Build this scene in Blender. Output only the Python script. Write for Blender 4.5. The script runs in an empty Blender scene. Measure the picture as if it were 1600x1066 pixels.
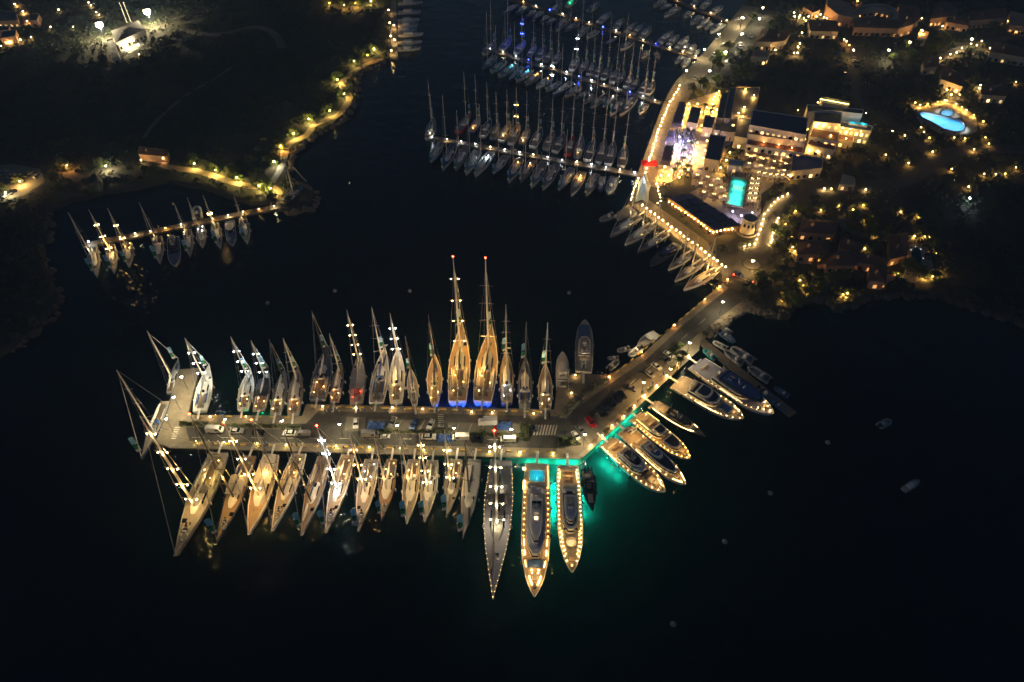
import bpy, math, random
import numpy as np
from mathutils import Vector, Matrix
from mathutils.geometry import tessellate_polygon
random.seed(7)
R = math.radians
sc = bpy.context.scene
col = sc.collection

# ---------------------------------------------------------------- camera
CAM_H, FOC = 190.0, 1067.0
cam_d = bpy.data.cameras.new('camera')
cam = bpy.data.objects.new('camera', cam_d); col.objects.link(cam)
cam.location = (0, 0, CAM_H); cam.rotation_euler = (R(45), 0, 0)
cam_d.sensor_width = 36.0; cam_d.lens = 24.0; cam_d.clip_start = 1.0; cam_d.clip_end = 6000
sc.camera = cam
# ---------------------------------------------------------------- night sky, faint added fill light, exposure
world = bpy.data.worlds.new('World'); sc.world = world; world.use_nodes = True
wn = world.node_tree.nodes; wl = world.node_tree.links; wn.clear()
w_out = wn.new('ShaderNodeOutputWorld'); w_bg = wn.new('ShaderNodeBackground'); w_sky = wn.new('ShaderNodeTexSky')
w_sky.sky_type = 'NISHITA'; w_sky.sun_disc = False
w_sky.ozone_density = 8.0; w_sky.air_density = 1.2; w_sky.dust_density = 0.2; w_sky.sun_elevation = R(30); w_sky.sun_rotation = R(200)
w_bg.inputs['Strength'].default_value = 0.0085
wl.new(w_sky.outputs[0], w_bg.inputs['Color']); wl.new(w_bg.outputs[0], w_out.inputs['Surface'])
fill_sun_d = bpy.data.lights.new('fill_sun', 'SUN'); fill_sun_d.energy = 0.03; fill_sun_d.angle = R(12); fill_sun_d.color = (0.62, 0.78, 1.0)  # faint sun added to give dark shapes some definition
fill_sun = bpy.data.objects.new('fill_sun', fill_sun_d); col.objects.link(fill_sun)
fill_sun.rotation_euler = (R(60), 0, R(-20))
vs = sc.view_settings
vs.view_transform = 'Standard'; vs.look = 'None'; vs.gamma = 1.0; vs.use_curve_mapping = False; vs.exposure = 0.7
sc.cycles.max_bounces = 3; sc.cycles.diffuse_bounces = 1; sc.cycles.glossy_bounces = 2
sc.cycles.transparent_max_bounces = 10; sc.cycles.sample_clamp_indirect = 2.0; sc.cycles.sample_clamp_direct = 0.0
sc.cycles.use_light_tree = True; sc.cycles.caustics_reflective = False; sc.cycles.caustics_refractive = False
sc.cycles.use_denoising = True; sc.cycles.use_adaptive_sampling = True; sc.cycles.adaptive_threshold = 0.06; sc.cycles.adaptive_min_samples = 12

# ---------------------------------------------------------------- survey: photo pixel on a level -> place on that level
S2 = math.sqrt(0.5)
def P(u, v, z=0.0):
    x = (u - 800.0) / FOC; y = (533.0 - v) / FOC
    dy = S2 + y * S2; dz = -S2 + y * S2
    t = (z - CAM_H) / dz
    return Vector((x * t, dy * t, z))
def proj(p):
    dx, dy, dz = p[0], p[1], p[2] - CAM_H
    f = dy * S2 - dz * S2; up = dy * S2 + dz * S2
    return 800 + FOC * dx / f, 533 - FOC * up / f
def rise(base, vtop):
    lo, hi = 2.0, 90.0
    for _ in range(40):
        m = (lo + hi) / 2
        if proj((base[0], base[1], m))[1] > vtop: lo = m
        else: hi = m
    return (lo + hi) / 2
def ZN(ox, oy, s): return lambda x, y: (ox + x / s, oy + y / s)
def ordinal(n):
    w = 'first second third fourth fifth sixth seventh eighth ninth tenth eleventh twelfth thirteenth fourteenth fifteenth sixteenth seventeenth eighteenth nineteenth twentieth'.split()
    return w[n]

# ---------------------------------------------------------------- materials
MATS = {}
def mat(name, c=(0.5, 0.5, 0.5), rough=0.6, metal=0.0, var=0.25, scale=0.8, emit=0.0, ecol=None, bump=0.0, trans=0.0):
    if name in MATS: return MATS[name]
    m = bpy.data.materials.new(name); m.use_nodes = True; MATS[name] = m
    nt = m.node_tree; b = nt.nodes['Principled BSDF']
    b.inputs['Base Color'].default_value = (*c, 1); b.inputs['Roughness'].default_value = rough; b.inputs['Metallic'].default_value = metal
    if emit:
        b.inputs['Emission Color'].default_value = (*(ecol or c), 1); b.inputs['Emission Strength'].default_value = emit
    elif var:
        tc = nt.nodes.new('ShaderNodeTexCoord'); nz = nt.nodes.new('ShaderNodeTexNoise'); nz2 = nt.nodes.new('ShaderNodeTexNoise')
        nz.inputs['Scale'].default_value = scale; nz.inputs['Detail'].default_value = 6; nz.inputs['Roughness'].default_value = 0.7
        nz2.inputs['Scale'].default_value = scale * 0.13; nz2.inputs['Detail'].default_value = 3
        ad = nt.nodes.new('ShaderNodeMath'); ad.operation = 'ADD'
        mr = nt.nodes.new('ShaderNodeMapRange'); mr.inputs[1].default_value = 0.65; mr.inputs[2].default_value = 1.35
        mr.inputs[3].default_value = 1 - var; mr.inputs[4].default_value = 1 + var
        mx = nt.nodes.new('ShaderNodeVectorMath'); mx.operation = 'SCALE'; mx.inputs[0].default_value = c
        L = nt.links.new
        L(tc.outputs['Object'], nz.inputs['Vector']); L(tc.outputs['Object'], nz2.inputs['Vector'])
        L(nz.outputs[0], ad.inputs[0]); L(nz2.outputs[0], ad.inputs[1]); L(ad.outputs[0], mr.inputs[0])
        L(mr.outputs[0], mx.inputs['Scale']); L(mx.outputs[0], b.inputs['Base Color'])
        if bump:
            bp = nt.nodes.new('ShaderNodeBump'); bp.inputs['Strength'].default_value = bump; bp.inputs['Distance'].default_value = 0.15
            L(nz.outputs[0], bp.inputs['Height']); L(bp.outputs[0], b.inputs['Normal'])
    if trans:
        tr = nt.nodes.new('ShaderNodeBsdfTranslucent'); tr.inputs['Color'].default_value = (*c, 1)
        mi = nt.nodes.new('ShaderNodeMixShader'); mi.inputs[0].default_value = trans
        nt.links.new(b.outputs[0], mi.inputs[1]); nt.links.new(tr.outputs[0], mi.inputs[2])
        nt.links.new(mi.outputs[0], nt.nodes['Material Output'].inputs['Surface'])
    return m
def glow(name, c, s): return mat(name, (0.8, 0.8, 0.8), emit=s, ecol=c)
WARM = (1.0, 0.60, 0.20); GOLD = (1.0, 0.53, 0.11); COOL = (0.78, 0.92, 1.0); NEUT = (1.0, 0.82, 0.46); ORNG = (1.0, 0.42, 0.10)
LIT = {'warm': WARM, 'gold': GOLD, 'cool': COOL, 'neut': NEUT, 'orange': ORNG, 'red': (1, 0.03, 0.01), 'green': (0.02, 1, 0.35), 'blue': (0.04, 0.08, 1.0), 'aqua': (0.03, 0.85, 0.6), 'cyan': (0.1, 0.75, 1.0), 'teal': (0.35, 1.0, 0.85), 'violet': (0.62, 0.55, 1.0), 'lime': (1.0, 0.74, 0.18)}
GL = {k: glow('glow_' + k, v, 45) for k, v in LIT.items()}
GN = {k: glow('lamp_glow_' + k, v, 45) for k, v in LIT.items()}
for _m in GN.values(): _m.cycles.emission_sampling = 'NONE'
GS = {k: glow('soft_glow_' + k, v, 6) for k, v in LIT.items()}
GW = {k: glow('window_glow_' + k, v, 3.0) for k, v in LIT.items()}
GW2 = {k: glow('dim_window_glow_' + k, v, .7) for k, v in LIT.items()}
for _m in list(GW.values()) + list(GW2.values()): _m.cycles.emission_sampling = 'NONE'
M_WHITE = mat('white_gelcoat', (0.72, 0.72, 0.70), 0.3, var=0.06)
M_GREY = mat('grey_gelcoat', (0.28, 0.29, 0.31), 0.3, var=0.1)
M_NAVY = mat('navy_gelcoat', (0.025, 0.035, 0.07), 0.25, var=0.1)
M_BLACK = mat('black_gelcoat', (0.012, 0.012, 0.014), 0.25, var=0.1)
M_SILVER = mat('silver_paint', (0.42, 0.43, 0.44), 0.3, metal=0.5, var=0.1)
M_BLUEHULL = mat('blue_cover', (0.04, 0.10, 0.26), 0.6, var=0.2)
M_TEAK = mat('teak_deck', (0.42, 0.30, 0.18), 0.6, var=0.28, scale=2.5)
M_TEAKD = mat('dark_teak', (0.30, 0.20, 0.11), 0.6, var=0.3, scale=2.5)
M_SOLE = mat('recess_shaded_teak', (0.15, 0.11, 0.075), 0.65, var=0.3, scale=2.5)
M_ROCKDIM = mat('night_dimmed_rock', (0.075, 0.062, 0.05), 0.9, var=0.4, scale=0.7, bump=0.5)  # granite colour darkened to stand in for the unlit shore
M_TEAKG = mat('weathered_teak', (0.34, 0.30, 0.25), 0.65, var=0.28, scale=2.5)
M_GREYDECK = mat('grey_deck', (0.30, 0.30, 0.30), 0.6, var=0.22, scale=2.0)
M_WHITEDECK = mat('white_deck', (0.58, 0.58, 0.56), 0.5, var=0.14, scale=2.0)
M_GLASS = mat('dark_glass', (0.01, 0.012, 0.016), 0.08, var=0)
M_SPAR = mat('white_spar', (0.66, 0.64, 0.60), 0.35, var=0.1)
M_CARBON = mat('carbon_spar', (0.05, 0.05, 0.055), 0.35, var=0.15)
M_STEEL = mat('rigging_steel', (0.45, 0.45, 0.45), 0.3, metal=0.8, var=0.1)
M_CLOTHD = mat('dark_canvas', (0.035, 0.04, 0.06), 0.85, var=0.25, scale=1.5)
M_CLOTHW = mat('white_canvas', (0.6, 0.6, 0.58), 0.8, var=0.15, scale=1.5)
M_CLOTHB = mat('blue_canvas', (0.03, 0.08, 0.28), 0.8, var=0.2, scale=1.5)
M_CLOTHG = mat('grey_canvas', (0.26, 0.26, 0.28), 0.85, var=0.2, scale=1.5)
M_RUBBER = mat('black_rubber', (0.015, 0.015, 0.015), 0.8, var=0.2)
M_CUSHION = mat('cream_cushion', (0.55, 0.47, 0.36), 0.8, var=0.12)
M_REDC = mat('red_canvas', (0.5, 0.02, 0.02), 0.7, var=0.2)
M_BAN_B = mat('banner_blue', (0.22, 0.48, 0.72), 0.8, var=0.15, trans=0.3)
M_BAN_G = mat('banner_green', (0.02, 0.26, 0.10), 0.8, var=0.15, trans=0.3)
M_BAN_W = mat('banner_white', (0.72, 0.72, 0.72), 0.8, var=0.1, trans=0.3)
M_ASPHALT = mat('asphalt', (0.062, 0.058, 0.052), 0.85, var=0.45, scale=0.5, bump=0.2)
M_PAVE = mat('quay_paving', (0.21, 0.175, 0.125), 0.8, var=0.5, scale=0.45, bump=0.2)
M_CONC = mat('quay_concrete', (0.24, 0.215, 0.175), 0.8, var=0.3, scale=0.7, bump=0.2)
M_PLANK = mat('pontoon_timber', (0.20, 0.15, 0.105), 0.8, var=0.3, scale=1.5)
M_PAINT = mat('road_paint', (0.55, 0.52, 0.45), 0.7, var=0.3, scale=2.0)
M_YELLOW = mat('yellow_paint', (0.62, 0.42, 0.06), 0.7, var=0.3, scale=2.0)
M_SOIL = mat('scrub_ground', (0.045, 0.042, 0.030), 0.95, var=0.55, scale=0.08, bump=0.4)
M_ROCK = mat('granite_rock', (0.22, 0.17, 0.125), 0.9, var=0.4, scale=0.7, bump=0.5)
M_PATH = mat('path_paving', (0.34, 0.24, 0.165), 0.85, var=0.25, scale=0.5)
M_DIRT = mat('dirt_track', (0.16, 0.14, 0.115), 0.95, var=0.3, scale=0.3)
M_STONE = mat('pale_terrace_stone', (0.36, 0.31, 0.24), 0.75, var=0.3, scale=0.9)
M_STUCCO = mat('cream_stucco', (0.50, 0.43, 0.33), 0.85, var=0.18, scale=0.7)
M_WSTUCCO = mat('white_stucco', (0.66, 0.64, 0.62), 0.8, var=0.1, scale=0.7)
M_PINK = mat('rose_stucco', (0.50, 0.30, 0.19), 0.85, var=0.22, scale=0.7)
M_SLATE = mat('blue_grey_roof', (0.06, 0.075, 0.115), 0.6, var=0.25, scale=0.8)
M_FLATROOF = mat('grey_flat_roof', (0.12, 0.115, 0.12), 0.8, var=0.3, scale=0.6)
M_TERRA = mat('terracotta_roof', (0.17, 0.085, 0.055), 0.85, var=0.35, scale=1.2)
M_REDTER = mat('red_brown_terrace', (0.16, 0.07, 0.05), 0.8, var=0.25, scale=1.0)
M_TENT = mat('violet_grey_tent', (0.17, 0.145, 0.19), 0.8, var=0.18, scale=0.6)
M_PARASOL = mat('taupe_parasol', (0.36, 0.30, 0.26), 0.8, var=0.15, trans=0.35)
M_PARASOLW = mat('white_parasol', (0.66, 0.62, 0.64), 0.8, var=0.1, trans=0.35)
M_LEAF = mat('leaf_green', (0.10, 0.14, 0.032), 0.7, var=0.45, scale=0.6, trans=0.3)
M_LEAF2 = mat('leaf_olive', (0.11, 0.125, 0.045), 0.7, var=0.45, scale=0.6, trans=0.3)
M_LEAFD = mat('leaf_dark', (0.035, 0.05, 0.022), 0.8, var=0.45, scale=0.3)
M_BARK = mat('bark', (0.10, 0.075, 0.05), 0.9, var=0.3)
M_IRON = mat('lamp_iron', (0.05, 0.05, 0.05), 0.5, metal=0.4, var=0.15)
M_WOOD = mat('brown_wood', (0.16, 0.09, 0.05), 0.7, var=0.25, scale=2)
M_SKIN = mat('skin', (0.45, 0.28, 0.2), 0.6, var=0.1)

# ---------------------------------------------------------------- mesh helpers
class MB:
    def __init__(s): s.v = []; s.f = []
    def add(s, vs, fs):
        b = len(s.v); s.v += [tuple(p) for p in vs]; s.f += [tuple(b + i for i in f) for f in fs]; return s
    def box(s, x0, x1, y0, y1, z0, z1, tx=0.0, ty=0.0):
        return s.add([(x0, y0, z0), (x1, y0, z0), (x1, y1, z0), (x0, y1, z0), (x0 + tx, y0 + ty, z1), (x1 - tx, y0 + ty, z1), (x1 - tx, y1 - ty, z1), (x0 + tx, y1 - ty, z1)],
                     [(3, 2, 1, 0), (4, 5, 6, 7), (0, 1, 5, 4), (1, 2, 6, 5), (2, 3, 7, 6), (3, 0, 4, 7)])
    def tube(s, a, b, r0, r1=None, n=6):
        a = Vector(a); b = Vector(b); r1 = r0 if r1 is None else r1
        d = (b - a).normalized(); u = d.orthogonal().normalized(); w = d.cross(u)
        vs = []
        for c, r in ((a, r0), (b, r1)):
            for i in range(n):
                k = 2 * math.pi * i / n; vs.append(c + u * (r * math.cos(k)) + w * (r * math.sin(k)))
        fs = [(i, (i + 1) % n, n + (i + 1) % n, n + i) for i in range(n)] + [tuple(range(n))[::-1], tuple(range(n, 2 * n))]
        return s.add(vs, fs)
    def octa(s, c, r, rz=None):
        x, y, z = c; rz = rz or r
        return s.add([(x + r, y, z), (x - r, y, z), (x, y + r, z), (x, y - r, z), (x, y, z + rz), (x, y, z - rz)],
                     [(0, 2, 4), (2, 1, 4), (1, 3, 4), (3, 0, 4), (2, 0, 5), (1, 2, 5), (3, 1, 5), (0, 3, 5)])
    def lathe(s, prof, n=10, c=(0, 0, 0)):
        vs = []; fs = []
        for r, z in prof:
            for i in range(n):
                k = 2 * math.pi * i / n; vs.append((c[0] + r * math.cos(k), c[1] + r * math.sin(k), c[2] + z))
        for j in range(len(prof) - 1):
            for i in range(n):
                fs.append((j * n + i, j * n + (i + 1) % n, (j + 1) * n + (i + 1) % n, (j + 1) * n + i))
        fs += [tuple(range(n))[::-1], tuple(range((len(prof) - 1) * n, len(prof) * n))]
        return s.add(vs, fs)
    def poly(s, pts, z0, z1, inset=0.0):
        """closed prism over a plan outline (concave allowed)"""
        n = len(pts); area = sum(pts[i][0] * pts[(i + 1) % n][1] - pts[(i + 1) % n][0] * pts[i][1] for i in range(n))
        pts = [(p[0], p[1]) for p in (pts if area > 0 else pts[::-1])]
        top = pts
        if inset: top = offset(pts, inset)
        vs = [(p[0], p[1], z0) for p in pts] + [(p[0], p[1], z1) for p in top]
        tri = tessellate_polygon([[Vector((p[0], p[1], 0)) for p in pts]])
        fs = [(i, (i + 1) % n, n + (i + 1) % n, n + i) for i in range(n)]
        for t in tri:
            a, b, c = (Vector(pts[i]) for i in t)
            t = t if (b - a).cross(c - a) > 0 else t[::-1]
            fs.append(tuple(n + i for i in t)); fs.append(tuple(t[::-1]))
        return s.add(vs, fs)
    def mesh(s, name, m=None, smooth=False):
        me = bpy.data.meshes.new(name); me.from_pydata(s.v, [], s.f); me.update()
        if smooth: me.polygons.foreach_set('use_smooth', [True] * len(me.polygons))
        if m: me.materials.append(m)
        return me
    def build(s, name, m, parent=None, **k): return obj(name, s.mesh(name, m, k.pop('smooth', False)), parent=parent, **k)
def offset(pts, d):
    """shift each edge of a counter-clockwise outline inwards by d"""
    n = len(pts); out = []
    for i in range(n):
        p0, p1, p2 = Vector(pts[i - 1][:2]), Vector(pts[i][:2]), Vector(pts[(i + 1) % n][:2])
        e0 = (p1 - p0).normalized(); e1 = (p2 - p1).normalized()
        n0 = Vector((-e0.y, e0.x)); n1 = Vector((-e1.y, e1.x)); b = n0 + n1
        k = b.dot(b)
        q = p1 + (b * (2 * d / k) if k > 0.3 else n0 * d)
        out.append(q)
    return out
def obj(name, me, m=None, parent=None, loc=None, rz=0.0, scale=None, rot=None):
    o = bpy.data.objects.new(name, me); col.objects.link(o)
    if parent is not None: o.parent = parent
    if loc is not None: o.location = loc
    if rot is not None: o.rotation_euler = rot
    elif rz: o.rotation_euler = (0, 0, rz)
    if scale is not None: o.scale = scale
    if m is not None and me is not None:
        o.material_slots[0].link = 'OBJECT'; o.material_slots[0].material = m
    return o
def tag(o, label, cat, group=None, kind=None):
    if label: o['label'] = label
    if cat: o['category'] = cat
    if group: o['group'] = group
    if kind: o['kind'] = kind
    return o
def thing(name, label, cat, loc, rz=0.0, group=None):
    o = obj(name, None, loc=loc, rz=rz); o.empty_display_size = 0.5
    return tag(o, label, cat, group)
def point(parent, loc, color, power, radius=0.25, name='lamp_light'):
    d = bpy.data.lights.new(name, 'POINT'); d.energy = power; d.color = LIT[color] if isinstance(color, str) else color; d.shadow_soft_size = radius
    o = bpy.data.objects.new(name, d); col.objects.link(o); o.parent = parent; o.location = loc
    return o
def pts_px(lst, z): return [P(u, v, z).to_2d() for u, v in lst]
def densify(pts, step, jit=0.0, closed=True):
    out = []; n = len(pts)
    for i in range(n if closed else n - 1):
        a = Vector(pts[i][:2]); b = Vector(pts[(i + 1) % n][:2]); k = max(1, int((b - a).length / step))
        for j in range(k):
            q = a.lerp(b, j / k)
            if jit: q = q + Vector((random.uniform(-jit, jit), random.uniform(-jit, jit)))
            out.append(q)
    if not closed: out.append(Vector(pts[-1][:2]))
    return out
def strip(pts, w):
    """left and right edges of a road of width w along a centre line"""
    l = []; r = []; n = len(pts)
    for i in range(n):
        d = (Vector(pts[min(i + 1, n - 1)][:2]) - Vector(pts[max(i - 1, 0)][:2])).normalized(); q = Vector((-d.y, d.x)) * (w / 2)
        l.append(Vector(pts[i][:2]) + q); r.append(Vector(pts[i][:2]) - q)
    return l, r
def smoothline(pts, k=4):
    pts = [Vector(p[:2]) for p in pts]; out = []
    for i in range(len(pts) - 1):
        p0 = pts[max(i - 1, 0)]; p1 = pts[i]; p2 = pts[i + 1]; p3 = pts[min(i + 2, len(pts) - 1)]
        for j in range(k):
            t = j / k
            out.append(0.5 * ((2 * p1) + (p2 - p0) * t + (2 * p0 - 5 * p1 + 4 * p2 - p3) * t * t + (3 * p1 - p0 - 3 * p2 + p3) * t ** 3))
    return out + [pts[-1]]
def ribbon(name, pts, w, z0, z1, m, parent=None):
    l, r = strip(pts, w); b = MB(); n = len(l)
    vs = [(p.x, p.y, z1) for p in l] + [(p.x, p.y, z1) for p in r] + [(p.x, p.y, z0) for p in l] + [(p.x, p.y, z0) for p in r]
    fs = []
    for i in range(n - 1):
        fs += [(n + i, n + i + 1, i + 1, i), (i, i + 1, 2 * n + i + 1, 2 * n + i), (3 * n + i, 3 * n + i + 1, n + i + 1, n + i)]
    fs += [(0, 2 * n, 3 * n, n), (n - 1, 2 * n - 1, 4 * n - 1, 3 * n - 1)]
    return b.add(vs, fs).build(name, m, parent)
def inside(p, poly):
    c = False; n = len(poly); x, y = p[0], p[1]
    for i in range(n):
        x0, y0 = poly[i][0], poly[i][1]; x1, y1 = poly[i - 1][0], poly[i - 1][1]
        if (y0 > y) != (y1 > y) and x < (x1 - x0) * (y - y0) / (y1 - y0) + x0: c = not c
    return c
KEEP = []          # plan outlines kept clear of scrub
# ================================================================ SETTING
def water_mat():
    m = bpy.data.materials.new('harbour_water'); m.use_nodes = True; nt = m.node_tree; nt.nodes.clear(); L = nt.links.new
    out = nt.nodes.new('ShaderNodeOutputMaterial'); mix = nt.nodes.new('ShaderNodeMixShader')
    tr = nt.nodes.new('ShaderNodeBsdfTransparent'); tr.inputs[0].default_value = (0.12, 0.34, 0.33, 1)
    gl = nt.nodes.new('ShaderNodeBsdfGlossy'); gl.inputs['Roughness'].default_value = 0.07; gl.inputs['Color'].default_value = (0.9, 0.95, 1, 1)
    fr = nt.nodes.new('ShaderNodeFresnel'); fr.inputs['IOR'].default_value = 1.38
    tc = nt.nodes.new('ShaderNodeTexCoord')
    n1 = nt.nodes.new('ShaderNodeTexNoise'); n1.inputs['Scale'].default_value = 0.55; n1.inputs['Detail'].default_value = 4
    n2 = nt.nodes.new('ShaderNodeTexNoise'); n2.inputs['Scale'].default_value = 0.12; n2.inputs['Detail'].default_value = 2
    ad = nt.nodes.new('ShaderNodeMath'); ad.operation = 'MULTIPLY_ADD'; ad.inputs[1].default_value = 2.2
    bp = nt.nodes.new('ShaderNodeBump'); bp.inputs['Strength'].default_value = 0.75; bp.inputs['Distance'].default_value = 0.5
    L(tc.outputs['Object'], n1.inputs['Vector']); L(tc.outputs['Object'], n2.inputs['Vector'])
    L(n2.outputs[0], ad.inputs[0]); L(n1.outputs[0], ad.inputs[2]); L(ad.outputs[0], bp.inputs['Height'])
    L(bp.outputs[0], gl.inputs['Normal']); L(bp.outputs[0], fr.inputs['Normal'])
    L(fr.outputs[0], mix.inputs[0]); L(tr.outputs[0], mix.inputs[1]); L(gl.outputs[0], mix.inputs[2]); L(mix.outputs[0], out.inputs['Surface'])
    return m
MB().add([(-1480, -140, 0), (1480, -140, 0), (1480, 1780, 0), (-1480, 1780, 0)], [(0, 1, 2, 3)]).build('water', water_mat())['kind'] = 'structure'
MB().add([(-1480, -140, -3), (1480, -140, -3), (1480, 1780, -3), (-1480, 1780, -3)], [(0, 1, 2, 3)]).build('seabed', mat('seabed_sand', (0.035, 0.085, 0.075), 0.9, var=0.5, scale=0.15))['kind'] = 'structure'

WEST = [(-330, -130), (640, -130), (607, -10), (606, 90), (585, 100), (562, 108), (548, 125), (556, 150), (550, 165), (530, 185), (500, 205), (470, 222), (452, 235), (448, 250), (446, 270), (455, 285), (478, 292), (492, 303), (488, 320), (466, 328), (442, 326), (428, 316), (395, 314), (365, 306), (338, 294), (300, 287), (262, 282), (215, 289), (160, 301), (110, 311), (74, 330), (60, 365), (64, 400), (78, 440), (82, 475), (60, 505), (30, 530), (-40, 570), (-330, 640)]
EAST = [(1235, -130), (1180, -8), (1165, 10), (1148, 38), (1098, 92), (1062, 125), (1042, 160), (1016, 240), (1000, 285), (985, 318), (997, 330), (1131, 431), (1131, 443), (1160, 462), (1188, 478), (1204, 488), (1228, 491), (1240, 470), (1262, 462), (1292, 463), (1310, 480), (1335, 470), (1360, 458), (1420, 452), (1470, 458), (1497, 467), (1540, 482), (1583, 494), (1640, 520), (1980, 610), (1980, -130)]
PIER = [(262, 698), (243, 692), (281, 577), (311, 575), (293, 648), (472, 650), (478, 632), (866, 641), (870, 606), (893, 583), (950, 586), (1005, 553), (1062, 500), (1131, 441), (1184, 468), (1096, 532), (1092, 546), (907, 716)]
ZL, ZQ = 1.4, 1.2
west = densify(pts_px(WEST, ZL), 7, 1.1); east = densify(pts_px(EAST, ZL), 9, 0.5); pier = pts_px(PIER, ZQ)
def landmass(name, pts, m):
    b = MB(); area = sum(pts[i][0] * pts[(i + 1) % len(pts)][1] - pts[(i + 1) % len(pts)][0] * pts[i][1] for i in range(len(pts)))
    if area < 0: pts = pts[::-1]
    n = len(pts); o1 = offset(pts, -1.6); o2 = offset(pts, -5.0)
    rings = [[(p[0], p[1], ZL) for p in pts], [(p[0] + random.uniform(-.5, .5), p[1] + random.uniform(-.5, .5), 0.5 + random.uniform(-.3, .4)) for p in o1], [(p[0], p[1], -4.2) for p in o2]]
    vs = sum(rings, []); fs = []
    for k in range(2):
        for i in range(n): fs.append(((k + 1) * n + i, (k + 1) * n + (i + 1) % n, k * n + (i + 1) % n, k * n + i))
    for t in tessellate_polygon([[Vector((p[0], p[1], 0)) for p in pts]]):
        a, bb, c = (Vector(pts[i][:2]) for i in t)
        fs.append(t if (bb - a).cross(c - a) > 0 else t[::-1])
    o = b.add(vs, fs).build(name, m); o['kind'] = 'structure'; return o
landmass('headland_terrain', west, M_SOIL); landmass('shore_terrain', east, M_SOIL)
pier_o = MB().poly(pier, -4.2, ZQ).build('quay', M_PAVE); pier_o['kind'] = 'structure'

# --- the carriageway, bays and paint on the quay
def sheet(name, px, z, m, parent=None, structure=True):
    pts = [P(u, v, z) for u, v in px]; vs = [(p.x, p.y, z) for p in pts]; fs = []
    for t in tessellate_polygon([[Vector((p.x, p.y, 0)) for p in pts]]):
        a, b, c = (pts[i].to_2d() for i in t); fs.append(t if (b - a).cross(c - a) > 0 else t[::-1])
    o = MB().add(vs, fs).build(name, m, parent)
    if structure and parent is None: o['kind'] = 'structure'
    return o
road = sheet('road', [(290, 668), (478, 662), (498, 642), (868, 651), (898, 640), (962, 594), (1012, 560), (1070, 506), (1140, 449), (1170, 462), (1085, 527), (1040, 567), (902, 688), (880, 701), (296, 689)], ZQ + .006, M_ASPHALT)
BAY = mat('bay_paving', (0.15, 0.14, 0.115), 0.85, var=0.3, scale=0.6)
for bay in ([(541, 651), (571, 652), (570, 674), (538, 674)], [(576, 655), (680, 657), (680, 673), (574, 673)], [(700, 660), (815, 662), (813, 678), (700, 676)], [(905, 668), (1000, 592), (1020, 602), (925, 684)], [(1012, 580), (1050, 545), (1078, 548), (1040, 582)]):
    sheet('parking_bay', bay, ZQ + .012, BAY)
def mark(a, b, w, z=ZQ + .02, m=M_PAINT, name='lane_marking'):
    ribbon(name, [P(*a, z).to_2d(), P(*b, z).to_2d()], w, z - .012, z, m, road)
for i in range(7): mark((684 + i * 0.15, 648 + i * 3.0), (693 + i * 0.15, 648.2 + i * 3.0), 0.35, name='crossing_stripe')
for i in range(8): mark((838 + i * 4.6, 664), (834 + i * 4.6, 680), 0.5, name='crossing_stripe')
for i in range(6): mark((273 + i * -1.2, 668 + i * 3.4), (281 + i * -1.2, 668 + i * 3.4), 0.4, name='crossing_stripe')
for i in range(12): mark((300 + i * 46, 683.5 + i * .35), (320 + i * 46, 683.7 + i * .35), 0.16)
for i in range(7): mark((930 + i * 27, 648 - i * 23.5), (940 + i * 27, 639 - i * 23.5), 0.2)
for i in range(5): mark((592 + i * 18, 656), (584 + i * 18, 671), 0.15)
for i in range(5): mark((718 + i * 20, 661), (712 + i * 20, 675), 0.15)
# yellow edge blocks, coping and fenders along the quay faces
def edge_blocks(a, b, gap, ln, w, m=M_YELLOW):
    A = P(*a, ZQ).to_2d(); B = P(*b, ZQ).to_2d(); d = (B - A); n = int(d.length / gap); d.normalize(); ang = math.atan2(d.y, d.x)
    me = MB().box(-ln / 2, ln / 2, -w / 2, w / 2, 0, .28, .05, .05).mesh('edge_block', m)
    for i in range(n):
        q = A + d * (i + .5) * gap; obj('edge_block', me, parent=pier_o, loc=(q.x, q.y, ZQ), rz=ang)
edge_blocks((482, 635), (862, 643.5), 4.2, 2.2, .6); edge_blocks((300, 650.5), (468, 652), 5.2, 2.0, .5)
edge_blocks((300, 693), (880, 707), 5.0, 2.0, .6); edge_blocks((958, 586), (1128, 446), 4.5, 2.0, .5)
for a, b, w in (((264, 697), (907, 715), 1.5), ((907, 714), (1091, 545), 1.6), ((479, 633), (866, 642), 1.0), ((282, 578), (246, 691), .9)):
    ribbon('coping', [P(*a, ZQ).to_2d(), P(*b, ZQ).to_2d()], w, ZQ - .1, ZQ + .1, M_CONC, pier_o)
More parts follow.
